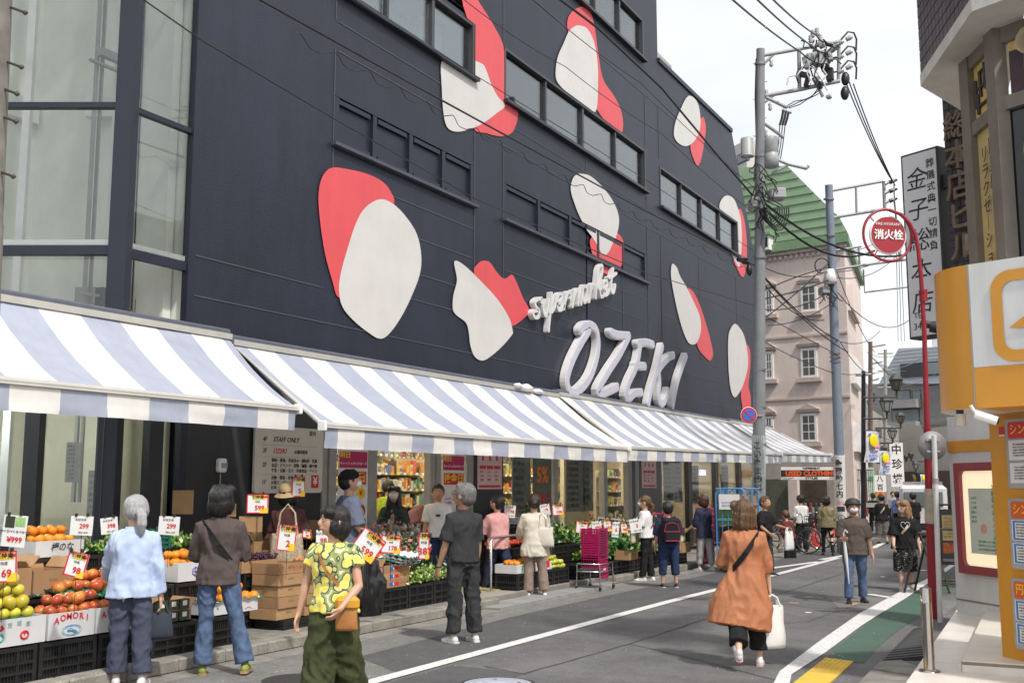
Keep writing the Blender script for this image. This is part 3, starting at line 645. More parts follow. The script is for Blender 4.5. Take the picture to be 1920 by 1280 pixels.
awning('far end awning that sticks out past the utility pole', 30.12, 34.8, 3.50, -7.81, 2.60, 2.33, 10.026+.519*39, 36.5, 2.70)
mb = MB(); a = WX(985, 727, XW+.2)
mb.ball(a, (.1, .25, .07), WHITE, jit=.4); mb.ball(a+Vector((0, .5, -.03)), (.08, .18, .05), WHITE, jit=.4); mb.ball(a+Vector((0, -.3, .02)), (.07, .1, .05), WHITE, jit=.4)
tag(mb.build('crumpled_cover'), 'crumpled white plastic cover lying where two awnings meet the wall', 'plastic cover')
# ================================================================== ground
_G = G
def G(x, y, z=0): p = _G(x, y, z); return Vector((p.x, p.y, z))
GF = G
ASP = M('asphalt', (.122, .122, .124), rough=.9, var=.24, vs=.9, bump=.5, bs=180)
def speckle(m, sc, a, b):
    n = m.node_tree.nodes; l = m.node_tree.links; bs = n['Principled BSDF']; src = bs.inputs['Base Color'].links[0].from_socket
    t = n.new('ShaderNodeTexCoord'); z = n.new('ShaderNodeTexNoise'); z.inputs['Scale'].default_value = sc; z.inputs['Detail'].default_value = 2; l.new(t.outputs['Object'], z.inputs[0])
    r = n.new('ShaderNodeMapRange'); r.inputs[1].default_value = .3; r.inputs[2].default_value = .7; r.inputs[3].default_value = a; r.inputs[4].default_value = b; l.new(z.outputs[0], r.inputs[0])
    mx = n.new('ShaderNodeMixRGB'); mx.blend_type = 'MULTIPLY'; mx.inputs[0].default_value = 1; l.new(src, mx.inputs[1]); l.new(r.outputs[0], mx.inputs[2]); l.new(mx.outputs[0], bs.inputs['Base Color'])
speckle(ASP, 70, .72, 1.3)
ASPD = M('new_asphalt', (.080, .080, .084), rough=.9, var=.10, vs=2, bump=.4, bs=180); speckle(ASPD, 80, .8, 1.22)
ASPL = M('old_asphalt', (.165, .163, .158), rough=.92, var=.16, vs=2.2, bump=.5, bs=160); speckle(ASPL, 70, .72, 1.3)
CONC = M('concrete', (.205, .198, .18), rough=.9, var=.2, vs=3, bump=.3, bs=70); speckle(CONC, 60, .85, 1.15)
KERB = M('kerb_stone_grey', (.24, .225, .195), rough=.9, var=.25, vs=2.4, bump=.4, bs=60); speckle(KERB, 50, .8, 1.2)
TILE = M('paver', (.19, .18, .165), rough=.85, var=.2, vs=2, bump=.2, bs=60)
PNT = M('road_paint', (.66, .66, .65), rough=.75, var=.16, vs=14, bump=.15, bs=90); speckle(PNT, 30, .9, 1.05)
mb = MB(); mb.quad((-400, -40, -.006), (400, -40, -.006), (400, 900, -.006), (-400, 900, -.006), M('far_ground', (.10, .10, .10), rough=.95)); struct('ground', mb)
mb = MB(); mb.quad((-7.21, -5, 0), (14, -5, 0), (14, 60, 0), (-9.5, 60, 0), ASP); mb.add([(-9.5, 60, 0), (14, 60, 0), (0, 160, 0), (-22, 160, 0)], [(0, 1, 2, 3)], ASP); struct('road', mb)
mb = MB()
mb.add([(-7.19, 3, .004), (-5.75, 3, .004), (-5.75, 8.6, .004), (-6.55, 8.9, .004), (-7.19, 9.2, .004)], [(0, 1, 2, 3, 4)], ASPL)
mb.add([(-6.57, 8.85, .005), (-5.72, 8.3, .005), (-5.72, 40, .005), (-6.75, 40, .005), (-6.75, 12.4, .005)], [(0, 1, 2, 3, 4)], ASPD)
mb.add([(-7.19, 9.22, .004), (-6.58, 8.92, .004), (-6.77, 12.4, .004), (-6.77, 40, .004), (-7.19, 40, .004)], [(0, 1, 2, 3, 4)], ASPL)
mb.add([(-5.5, 3, .004), (-4.6, 3, .004), (-4.68, 8.84, .004), (-5.5, 8.9, .004)], [(0, 1, 2, 3)], ASPD)
mb.add([(-3.2, 15.3, .004), (-1.9, 15.3, .004), (-1.9, 17.4, .004), (-3.9, 17.4, .004)], [(0, 1, 2, 3)], ASPL)
struct('asphalt_patch', mb)
mb = MB(); CRK = M('crack_tar', (.02, .02, .021), rough=.8)
def crack(p, w_=.012):
    P = [Vector((q[0], q[1], .0035+.003)) for q in p]; q = []
    for i in range(len(P)-1):
        for k in range(8):
            a = P[i].lerp(P[i+1], k/8); q.append(a+Vector((noise.noise(a*3), noise.noise(a*3+Vector((9, 0, 0))), 0))*.025)
    q.append(P[-1])
    for i in range(len(q)-1):
        t = (q[i+1]-q[i]).normalized(); o = Vector((-t.y, t.x, 0))*w_/2; mb.quad(q[i]-o, q[i+1]-o, q[i+1]+o, q[i]+o, CRK)
crack([(-4.68, 8.8), (-4.54, 10.97)]); crack([(-4.54, 10.97), (-4.5, 14), (-4.55, 22)]); crack([(-4.54, 10.97), (-3.4, 10.2), (-2.6, 9.6), (-1.0, 8.7)]); crack([(-5.2, 9), (-4.7, 8.8)]); crack([(-4.2, 12.4), (-3.3, 13.8), (-3.1, 16.5)], .008); crack([(-6.4, 13), (-6.1, 15.5), (-6.3, 18)], .008); crack([(-3.9, 8.6), (-3.2, 8.9), (-2.9, 8.3)], .008)
struct('road_crack', mb)
for m_ in (ASP, ASPD, ASPL): speckle(m_, 5, .9, 1.1); speckle(m_, 19, .88, 1.12)
speckle(PNT, 60, .78, 1.08); speckle(CONC, 7, .85, 1.1); speckle(KERB, 7, .82, 1.1)
# gutter, kerb stones, paved strip
mb = MB(); mb.bx((-7.5, -2, -.05), (-7.2, 17.3, .006), CONC); mb.bx((-7.5, 17.31, -.05), (-7.2, 40, .005), CONC); struct('gutter', mb)
mb = MB(); t = -1.0
while t < 40:
    h = .12
    if 12.9 < t < 17.2: h = .035
    mb.box((-7.61, t+.3, h/2), (.22, .592, h), KERB, bev=.015); t += .6
struct('kerb', mb)
mb = MB(); z = .10
mb.bx((-13, -2, -.1), (-7.72, 40, z), TILE)
GRT = M('paver_grout', (.11, .105, .095), rough=.9)
struct('pavement', mb)
mb = MB(); rs = random.Random(3)
TL2 = [M('paver_a', (.20, .19, .17), rough=.85, var=.15, vs=5), M('paver_b', (.17, .165, .155), rough=.85, var=.15, vs=5), M('paver_c', (.23, .215, .19), rough=.85, var=.15, vs=5)]
x = -9.38
while x < -7.75:
    t = 7.0
    while t < 13.2: mb.box((x+.05, t+.1, z+.004), (.092, .19, .014), rs.choice(TL2)); t += .2
    x += .1
struct('paving_block', mb)
mb = MB(); mb.bx((-9.38, 13.2, .10), (-7.73, 17.2, .112), M('entrance_slab', (.27, .255, .225), rough=.8, var=.12, vs=2))
for i in range(7): mb.bx((-7.7, 12.95+i*.6, .002), (-7.24, 12.95+i*.6+.585, .040), M('slab_grey', (.24, .245, .24), rough=.85, var=.15, vs=3))
struct('entrance_step', mb)
mb = MB(); TAC = M('tactile_tan', (.40, .32, .14), rough=.8, var=.15, vs=4)
for i in range(3):
    for j in range(2):
        a, b = -9.0+.305*i, 14.3+.305*j; mb.bx((a, b, .113), (a+.3, b+.3, .122), TAC)
        for u in range(5):
            for v in range(5): mb.cyl((a+.03+.06*u, b+.03+.06*v, .121), (a+.03+.06*u, b+.03+.06*v, .128), .016, TAC, 6)
struct('tactile_paving', mb)
# road markings: near-side line, far continuation
def strip(mb, p, w0, mat, z=.009, w1=None):
    P = [Vector((q[0], q[1], z)) for q in p]; n = len(P); Lf, Rt = [], []
    for i in range(n):
        t = (P[min(i+1, n-1)]-P[max(i-1, 0)]).normalized(); ww = w0+((w1 or w0)-w0)*i/(n-1); o = Vector((-t.y, t.x, 0))*ww/2; Lf.append(P[i]+o); Rt.append(P[i]-o)
    mb.add(Lf+Rt, [(n+i, n+i+1, i+1, i) for i in range(n-1)], mat)
mb = MB(); strip(mb, [(-5.68, 2), (-5.65, 7.77), (-5.62, 17.2), (-5.62, 22), (-5.68, 27)], .16, PNT); strip(mb, [G(1425, 1068)[:2], G(1535, 1053)[:2]], .17, PNT)
strip(mb, [G(1540, 1049)[:2], G(1585, 1041)[:2], G(1640, 1026)[:2], G(1655, 1018)[:2]], .17, PNT)
# right-hand lane edge
eL = [G(x, y, .009) for x, y in ((1444, 1292), (1462, 1257), (1532, 1204), (1613, 1148), (1694, 1105), (1733, 1087), (1768, 1067), (1790, 1052))]
eR = [G(x, y, .009) for x, y in ((1478, 1294), (1484, 1263), (1546, 1223), (1615, 1172), (1699, 1120), (1735, 1096), (1773, 1072), (1796, 1055))]
mb.add(eL+eR, [(8+i, 9+i, i+1, i) for i in range(7)], PNT); ed = [eL[0]]
a, b = G(1628, 1114), G(1675, 1121); strip(mb, [a[:2], b[:2]], .15, PNT)
for q in ((1640, 960, 1740, 962), (1700, 985, 1740, 987), (1724, 1039, 1738, 1040)):
    a, b = G(q[0]+60*0, q[1]+30), G(q[2], q[3]+30); strip(mb, [a[:2], b[:2]], .25, PNT)
struct('road_marking', mb)
mb = MB(); GRN = M('green_surface', (.058, .112, .082), rough=.85, var=.12, vs=3, bump=.4, bs=150); speckle(GRN, 80, .85, 1.15)
gl = [(1547, 1234), (1570, 1211), (1627, 1168), (1699, 1120), (1738, 1096), (1776, 1071)]; gr = [(1619, 1242), (1642, 1216), (1675, 1187), (1728, 1150), (1758, 1125), (1790, 1098)]
A_ = [G(x, y, .0045) for x, y in gl]; B_ = [G(x, y, .0045) for x, y in gr]
mb.add(A_+B_, [(6+i, 7+i, i+1, i) for i in range(5)], GRN); struct('green_lane', mb)
mb = MB(); q = [G(1548, 1234), G(1600, 1241), G(1560, 1278), G(1492, 1278)]; YT = M('tactile_yellow', (.62, .42, .05), rough=.7, var=.15, vs=6)
u = (q[1]-q[0]); v = (q[3]-q[0]); o = q[0]; ul, vl = u.length, v.length
T = Matrix((u/ul, v/vl, Vector((0, 0, 1)))).transposed().to_4x4(); T.translation = (o.x, o.y, 0)
mb.bx((0, 0, .001), (ul, vl*1.3, .012), YT, T)
for i in range(6): mb.bx((ul*(i+.3)/6, .02, .012), (ul*(i+.62)/6, .28, .018), YT, T)
for i in range(6):
    for j in range(5): mb.cyl((ul*(i+.5)/6, .34+j*.06, .012), (ul*(i+.5)/6, .34+j*.06, .018), .016, YT, 6, T=T)
struct('tactile_paving', mb)
mb = MB()
for q in ((1478, 1130, 1497, 1131), (1508, 1120, 1526, 1119), (1573, 1143, 1592, 1144), (1594, 1134, 1608, 1130), (1533, 1121, 1541, 1121)):
    a, b = G(q[0], q[1]), G(q[2], q[3]); strip(mb, [a[:2], b[:2]], .11, M('ochre_mark', (.42, .26, .12), rough=.8, var=.2, vs=12), .007)
struct('utility_marking', mb)
mb = MB(); rs = random.Random(9)
for i in range(240):
    x, t = rs.uniform(-7, -.5), rs.uniform(7, 24); s_ = rs.uniform(.006, .014); mb.box((x, t, .006), (s_, s_*1.4, .004), M('grit', (.4, .4, .39), rough=.9), rz=rs.uniform(0, 3))
tag(mb.build('grit'), 'pale grit scattered over the asphalt', 'grit', kind='stuff')
for i, (x, y, lb) in enumerate(((1515, 1149, 'crumpled scrap of white paper on the road beside the shopper in orange'), (1655, 1085, 'flattened white leaflet on the road between the two walkers'), (1443, 1178, 'small white scrap on the asphalt near the carrier bag'))):
    p = G(x, y); mb = MB(); mb.ball(p+Vector((0, 0, .008)), (.05, .025, .008), PAPER, 8, 5, jit=.5); tag(mb.build('paper_scrap'), lb, 'litter')
# manhole
mc = G(933, 1283); mh = empty('manhole_cover', mc, label='round pale blue-grey manhole cover at the bottom edge of the road', cat='manhole cover')
mb = MB(); T = Matrix.Translation(mc); mb.lathe([(.30, .008), (.33, .009)], M('iron', (.05, .05, .05), rough=.6, metal=.5), 40, T); mb.build('rim', mh)
mb = MB(); mb.lathe([(0, .011), (.295, .010)], M('cover_paint', (.40, .43, .50), rough=.6, var=.15, vs=14), 40, T); mb.build('lid', mh)
mb = MB()
for r in (.13, .2, .25): mb.lathe([(r, .0115), (r+.008, .0125), (r+.016, .0115)], M('cover_line', (.25, .28, .34)), 40, T)
for x, y in ((-.12, .17), (.14, .13)): mb.lathe([(0, .0125), (.02, .012)], M('iron'), 10, T @ Matrix.Translation((x, y, 0)))
mb.build('emblem', mh)
mc = G(560, 1275); mb = MB(); mb.lathe([(0, .009), (.32, .009)], M('cover_dark', (.035, .035, .035), rough=.7, var=.3, vs=30, bump=.6, bs=80), 36, Matrix.Translation(mc)); tag(mb.build('drain_cover'), 'dark round drain cover in the road behind the striding shopper in yellow', 'manhole cover')

G = _G
# ================================================================== corner shop and kerbside things on the other side
def az(px): return math.atan((px-960)*math.cos(PITCH)/2000.)
FH = Vector((-_sp, _cp, 0))
def hdir(px): a = az(px); return (FH*math.cos(a)+RT*math.sin(a)).normalized()
ORG = M('orange_panel', (.62, .28, .025), rough=.32, var=.06, vs=1.5, spec=.5); ORG2 = M('orange_paint', (.60, .27, .02), rough=.45, var=.06)
TERR = M('step_tile', (.68, .64, .58), rough=.35, var=.10, vs=3); TERJ = M('step_joint', (.25, .21, .16), rough=.9); WPAN = M('white_panel', (.62, .63, .63), rough=.4, var=.07, vs=2); add_streaks(WPAN, .08)
CRIM = M('crimson_frame', (.26, .04, .05), rough=.45, var=.08)
# tiled steps -----------------------------------------------------
st = empty('tiled_steps', G(1790, 1220, .0), label='low cream tiled steps in front of the orange corner shop', cat='steps')
z1, z2 = .12, .215
a, b = G(1705, 1270, z1), G(1790, 1148, z1); u = (b-a).normalized(); v = Vector((u.y, -u.x, 0)); T1 = frame(a, u, (v.x, v.y, 0)); T1 = Matrix((u, v, Vector((0, 0, 1)))).transposed().to_4x4(); T1.translation = Vector((a.x, a.y, 0))
L1 = (b-a).length
mb = MB(); mb.box((L1/2-2, 2.5, z1/2-.006), (L1+4, 5, z1-.012), TERJ, T1)
for i in range(-8, 12):
    for j in range(8):
        x0 = i*.47-.0; y0 = j*.9
        if x0 > L1-.1 or y0 > 4: continue
        x1 = min(x0+.462, L1)
        if x0 >= .0 or True: mb.box(((x0+x1)/2, y0+.447, z1-.02), (x1-x0, .888, .04), TERR, T1)
for i in range(-6, 12): mb.box((i*.47+.23, -.008, z1/2-.01), (.462, .02, z1-.03), TERR, T1)
mb.build('lower_step', st)
a2, b2 = G(1802, 1237, z2), G(1849, 1142, z2); loc = T1.inverted() @ a2; l2 = T1.inverted() @ b2
mb = MB(); mb.box(((loc.x+l2.x)/2, loc.y+2.0, (z1+z2)/2-.004), (abs(l2.x-loc.x), 4, z2-z1-.012), TERJ, T1)
n = int(abs(l2.x-loc.x)/.47)+1
for i in range(n):
    for j in range(5): mb.box((min(loc.x, l2.x)+.235+i*.47, loc.y+.45+.9*j, z2-.02), (.462, .888, .04), TERR, T1)
for i in range(n): mb.box((min(loc.x, l2.x)+.235+i*.47, loc.y-.006, (z1+z2)/2-.02), (.462, .02, z2-z1-.03), TERR, T1)
for j in range(5): mb.box((min(loc.x, l2.x)-.006, loc.y+.45+.9*j, (z1+z2)/2-.02), (.02, .888, z2-z1-.03), TERR, T1)
mb.build('upper_step', st)
# orange corner shop ----------------------------------------------
cs = empty('orange_corner_shop', G(1890, 1200, .2), label='corner shop with orange fascia, white sign panel and bay window above', cat='building')
dW = hdir(500)                                   # horizontal direction of the street-level faces (away, leftwards)
nW = Vector((dW.y, -dW.x, 0));  nW = -nW if nW.dot(FH) > 0 else nW
pw = G(1795, 1148, z1); TWW = frame((pw.x, pw.y, 0), -dW, (0, 0, 1))     # x to the right and nearer, y up, z outwards
mb = MB(); mb.bx((0, 0, -.3), (3.2, 2.55, 0), WPAN, TWW); mb.bx((0, .28, 0), (3.2, .30, .006), TERJ, TWW)
mb.box((1.2, .75, .002), (2.1, .22, .003), M('stain', (.42, .39, .30), var=.3, vs=7), TWW); mb.bx((0, 2.1, -.02), (3.2, 2.24, .02), ORG2, TWW); mb.build('side_wall', cs)
pc = G(1880, 1230, z2); TC_ = frame((pc.x, pc.y, 0), -dW, (0, 0, 1))
mb = MB(); mb.bx((0, z2, -1.2), (1.6, 2.45, 0), ORG2, TC_); mb.build('orange_column', cs)
# fascia: flat panel plus rounded end
pf = AT(1828, 765, 8.7); dF = hdir(-900); zb, zt = pf.z, AT(1828, 489, 8.7).z
TF = frame((pf.x, pf.y, 0), -dF, (0, 0, 1))
mb = MB(); zc = WZ = AT(1828, 688, 8.7).z
mb.bx((0.012, zb, -.5), (2.4, zc-.002, 0), ORG, TF); mb.bx((.012, zc, -.5), (2.4, zt, 0), WPAN, TF)
pe = AT(1783, 765, 9.6); loc = TF.inverted() @ Vector((pe.x, pe.y, 0)); ex, ez = loc.x, loc.z
vs = []; nn = 12
for i in range(nn+1):
    s_ = i/nn; P_ = Vector((0, 0)).lerp(Vector((ex, 0)), 1) ; q0, q1, q2 = Vector((0, 0)), Vector((ex*.85, -.02)), Vector((ex, ez))
    p = q0*(1-s_)**2+q1*2*s_*(1-s_)+q2*s_*s_; vs += [(p.x, zb, p.y), (p.x, zt, p.y)]
mb.add(vs, [(2*i+2, 2*i, 2*i+1, 2*i+3) for i in range(nn)], ORG, TF, True)
vs2 = [v for v in vs if v[1] == zt]; mb.add(vs2+[(0, zt, -.9)], [tuple(range(len(vs2)+1))], ORG, TF); mb.add([(a_, zb, c_) for a_, b_, c_ in vs2]+[(0, zb, -1.2)], [tuple(range(len(vs2)+1))[::-1]], WPAN, TF)
mb.bx((0, zb-.0, -.51), (.01, zt, .004), GREYF, TF)
mb.build('fascia', cs)
mb = MB(); mb.bx((.0, zb+.004, -1.6), (2.4, zb+.02, -.5), WPAN, TF); mb.build('canopy_soffit', cs)
# outline mark on the white panel: rounded ring with an arrow-like stroke
mb = MB(); cx = (TF.inverted() @ PL(1932, 587, TF.translation, TF.col[2].xyz))
ring = rrect(.60, .74, .16, 8); inner = rrect(.42, .56, .09, 8); k = len(ring)
mb.add([(x, y, .012) for x, y in ring]+[(x, y, .012) for x, y in inner], [(i, (i+1) % k, k+(i+1) % k, k+i) for i in range(k)], ORG, TF @ Matrix.Translation((cx.x, cx.y, 0)))
mb.add([(-.17, -.1, .012), (.2, .14, .012), (.2, .02, .012), (-.02, -.11, .012)], [(0, 3, 2, 1)], ORG, TF @ Matrix.Translation((cx.x, cx.y, 0)))
mb.build('emblem', cs)
# bay window
ZS, ZB = 5.6, zt-.05
def at_z(px, py, z): r = ray(px, py); t = (z-HC)/r.z; return Vector((r.x*t, r.y*t, 0))
Bp = [at_z(1813, 212, ZS), at_z(1815, 112, ZS), at_z(1866, 58, ZS), at_z(1940, 30, ZS)]
FRB = M('bronze_frame', (.17, .15, .125), rough=.5, var=.15, vs=5); PLAM = M('poster_amber', (.62, .42, .13), rough=.45, var=.12, vs=3); DKG = M('dark_window', (.02, .022, .022), rough=.06, var=.3)
mb = MB(); fr = []
for p, w_ in ((Bp[1], .085), (Bp[2], .11), (Bp[3], .12)):
    d = (Vector((0, 0, 0))-p).normalized(); T = frame((p.x, p.y, 0), RT, (0, 0, 1)); mb.bx((-w_/2, ZB-.6, -.12), (w_/2, ZS, .06), FRB, T)
mb.build('bay_post', cs)
def facet(p, q): T = frame((p.x, p.y, 0), q-p, (0, 0, 1)); return T, (q-p).length
T, ln = facet(Bp[1], Bp[2]); zm = PL(1845, 228, T.translation, T.col[2].xyz).z
for a_, b_ in ((ZB-.6, ZB+.02), (zm-.06, zm+.06), (ZS-.12, ZS)): mb = MB(); mb.bx((0, a_, -.05), (ln, b_, .025), FRB, T); mb.build('bay_frame', cs)
po = MB(); po.bx((.06, ZB+.02, -.04), (ln-.08, zm-.06, -.02), M('poster_tan', (.50, .38, .17), rough=.5, var=.15, vs=4), T); po.bx((.06, zm+.06, -.04), (ln-.08, ZS-.12, -.02), PLAM, T)
ps = po.build('bay_poster', cs); pr = MB(); c_ = ln*.52
for i, s_ in enumerate('リラクゼーション'): pr.text('｜' if s_ == 'ー' else s_, T @ Matrix.Translation((ln*.38, zm-.30-i*.155, 0)), .16, INK, .001)
for i, s_ in enumerate('阿里郎'): pr.text(s_, T @ Matrix.Translation((ln*.66, zm-.26-i*.16, 0)), .17, INK, .001)
for (x0, y0, x1, y1) in ((.1, .2, .9, .2), (.1, .2, .1, .75), (.35, .35, .35, .85), (.35, .85, .8, .85), (.6, .45, .6, .95), (.6, .45, .9, .45), (.2, .55, .6, .55), (.2, .05, .2, .45), (.75, .1, .75, .6)):
    hh = ZS-.12-zm-.1; xx = lambda a: .08+(ln-.2)*a; yy = lambda a: zm+.08+hh*a
    pr.tube([T @ Vector((xx(x0), yy(y0), -.005)), T @ Vector((xx(x1), yy(y1), -.005))], .016, DARKF, 4)
pr.build('bay_print', cs)
T, ln = facet(Bp[2], Bp[3]+ (Bp[3]-Bp[2])*2); zm2 = PL(1900, 190, T.translation, T.col[2].xyz).z
for a_, b_ in ((ZB-.6, ZB+.02), (zm2-.06, zm2+.06), (ZS-.14, ZS)): mb = MB(); mb.bx((0, a_, -.05), (ln, b_, .025), FRB, T); mb.build('bay_frame', cs)
mb = MB(); mb.bx((.0, ZB, -.06), (ln, zm2, -.03), DKG, T); mb.build('bay_glass', cs)
mb = MB(); mb.bx((.1, zm2+.05, -.04), (ln, ZS-.14, -.02), PLAM, T); mb.bx((.1, zm2+.05, -.02), (.9, zm2+.45, -.015), M('poster_dark', (.06, .03, .04), var=.3), T)
mb.lathe([(.0, .1), (.05, .1), (.11, .2), (.12, .26)], M('dish', (.5, .42, .28)), 12, T @ Matrix.Translation((.35, zm2+.45, -.15))); mb.bx((.62, zm2+.15, -.019), (.85, zm2+.55, -.01), M('poster_red', (.5, .05, .03), var=.2), T)
mb.build('bay_poster', cs)
mb = MB(); mb.ball(T @ Vector((.3, ZB+1.0, -.02)), (.12, .12, .17), M('hanging_lamp_glass', (.25, .27, .27), rough=.2), 12, 8); mb.ball(T @ Vector((.34, ZB+.62, -.0)), (.10, .08, .07), M('cup_tan', (.35, .25, .18))); mb.ball(T @ Vector((.36, ZB+.12, .04)), (.09, .09, .11), BLACK); mb.bx((.05, ZB+.01, -.02), (.3, ZB+.09, 0), GREEN, T); mb.build('window_display', cs)
# soffit, eave and tiled parapet
DTI = M('dark_tile', (.05, .052, .06), rough=.35, var=.25, vs=8); SOF = M('soffit_white', (.48, .48, .46), rough=.8, var=.08)
A, B, C_, D_, E_, F_ = [at_z(x, y, ZS) for x, y in ((1726, 162), (1822, 22), (1990, -40), (1960, 30), (1866, 58), (1814, 112))]; F2 = at_z(1813, 214, ZS)
far = F2+dW*.2
mb = MB(); zz = lambda p, z: (p.x, p.y, z)
mb.add([zz(p, ZS) for p in (A, B, C_, C_+FH*.6, F2+FH*.3+RT*.5, F2)], [(0, 1, 2, 3, 4, 5)], SOF)
mb.add([zz(A, ZS), zz(B, ZS), zz(C_, ZS), zz(A, ZS+.12), zz(B, ZS+.12), zz(C_, ZS+.12)], [(0, 1, 4, 3), (1, 2, 5, 4)], M('eave_edge', (.55, .54, .51), rough=.8)); mb.add([zz(A, ZS), zz(A, ZS+.12), zz(F2, ZS+.12), zz(F2, ZS)], [(0, 1, 2, 3)], M('eave_edge'))
mb.build('soffit', cs)
for nm_, (p, q) in zip(('tiled_parapet', 'tiled_parapet'), ((A, B), (B, C_))):
    T = frame((p.x, p.y, ZS+.12), q-p, (0, 0, 1)); ln = (q-p).length; mb = MB(); mb.bx((0, 0, -.15), (ln, 1.0 if p is not B else 3.0, -.02), M('tile_grout', (.015, .015, .017)), T)
    nx = int(ln/.12)
    for i in range(nx):
        for j in range(9 if p is not B else 12): mb.box((ln*(i+.5)/nx, .06+j*.112, -.015), (ln/nx-.012, .10, .02), DTI, T)
    mb.build(nm_, cs)
mb = MB()
for i in range(5): p = A.lerp(B, .1+.2*i); mb.cyl((p.x, p.y, ZS+1.1), (p.x, p.y, ZS+2.2), .02, BLACK)
mb.build('railing', cs)
pL = AT(1784, 500, 14.8); TT = frame((pL.x, pL.y, 0), RT*.48-FH*.88, (0, 0, 1))
mb = MB(); mb.bx((0, 3.4, -.5), (.54, 7.3, 0), M('tile_grout'), TT)
for i in range(34):
    for j in range(5): mb.box((.055+j*.105, 3.46+i*.11, .0), (.094, .098, .02), DTI, TT)
mb.build('tiled_pier', cs)
sg = empty('raised_building_letters', pL, label='column of five weathered metal characters on the narrow dark tiled pier', cat='sign'); BRZ = M('bronze_letter', (.20, .155, .12), rough=.4, metal=.5, var=.25, vs=9)
for i, s_ in enumerate('総本店ビル'): mb = MB(); mb.text(s_, TT @ Matrix.Translation((.26, 6.62-i*.43, .05)), .43, BRZ, .04, bold=.012); mb.build('character', sg)
# projecting sign -------------------------------------------------
sb = empty('projecting_signboard', AT(1730, 630, 15.6), label='tall grey-white lightbox sign with brushed black characters on a bracket', cat='sign')
dS = hdir(-400); KS = 1.24; T = frame(AT(1688, 293, 16.), -dS, (0, 0, 1)); n_ = T.col[2].xyz
ww = (T.inverted() @ PL(1758, 276, T.translation, n_)).x; hh = -(T.inverted() @ PL(1702, 637, T.translation, n_)).y
SGF = M('sign_edge', (.04, .042, .042), rough=.5); SGW = M('sign_face', (.62, .63, .65), rough=.45, var=.04, vs=1)
mb = MB(); mb.bx((0, -hh, -.26), (ww, 0, 0), SGF, T, bev=.01); mb.build('case', sb); mb = MB(); mb.bx((.035, -hh+.035, .0), (ww-.035, -.035, .006), SGW, T); mb.build('face', sb)
mb = MB()
for i, s_ in enumerate('金子総本店'): mb.text(s_, T @ Matrix.Translation((ww*.40, -.44-i*hh*.165, .009)), .36, INK, .001, bold=.0, shear=.12)
for i, s_ in enumerate('葬儀式典一切請負'): mb.text(s_, T @ Matrix.Translation((ww*.78, -.24-i*hh*.063, .009)), .145, INK, .001, bold=.008)
mb.text('TEL', T @ Matrix.Translation((ww*.16, -hh+.33, .009)), .115, INK, .001, al='LEFT'); mb.text('3463-1594', T @ Matrix.Translation((ww*.14, -hh+.17, .009)), .135, INK, .001, al='LEFT'); mb.build('characters', sb)
mb = MB(); mb.bx((ww, -.62, -.17), (ww+.45, -.42, -.09), SGF, T); mb.bx((ww, -1.9, -.15), (ww+.6, -1.87, -.12), BLACK, T); mb.build('bracket', sb)
# camera-like bullet lamp on the sign
p = AT(1745, 612, 14.0); lo = empty('spotlight', p, label='small black spotlight on the hanging wire in front of the lightbox sign', cat='spotlight')
mb = MB(); mb.cyl(p+RT*-.12+Vector((0, 0, .06)), p+RT*.03, .045, BLACK, 12); mb.cyl(p+RT*.0, p+RT*.09-FH*.05-Vector((0, 0, .03)), .075, BLACK, 14); mb.build('housing', lo); mb = MB(); mb.ball(p+RT*.09-FH*.06-Vector((0, 0, .035)), .045, M('lens', (.8, .85, .75), rough=.2, emit=.4)); mb.build('lens', lo)
mb = MB(); mb.tube([p+RT*.05+Vector((0, 0, .06)), p+RT*.5+Vector((0, 0, .10))], .012, BLACK); mb.build('arm', lo)
# security cameras
for (x, y, lb, dr) in ((1842, 783, 'white bullet security camera under the orange fascia', 1), (1801, 792, 'small beige sensor lamp under the curved end of the orange fascia', 0)):
    p = AT(x, y, 8.6 if dr else 8.9); r_ = empty('security_camera', p, label=lb, cat='camera')
    mb = MB()
    if dr: mb.cyl(p-RT*.06+Vector((0, 0, .03)), p+RT*.09-FH*.06-Vector((0, 0, .03)), .036, WHITE, 14); mb.build('housing', r_); mb = MB(); mb.cyl(p-RT*.05+Vector((0, 0, .03)), p-RT*.09+Vector((0, 0, .10)), .014, WHITE); mb.build('mount', r_); mb = MB(); mb.cyl(p+RT*.09-FH*.06-Vector((0, 0, .03)), p+RT*.093-FH*.063-Vector((0, 0, .032)), .028, BLACK, 12); mb.build('lens', r_)
    else: mb.cyl(p+Vector((0, 0, .07)), p-Vector((0, 0, .03)), .045, M('beige_plastic', (.5, .46, .38)), 12); mb.build('housing', r_); mb = MB(); mb.cyl(p+Vector((0, 0, .07)), p+Vector((0, 0, .13)), .03, DARKF, 10); mb.build('mount', r_)
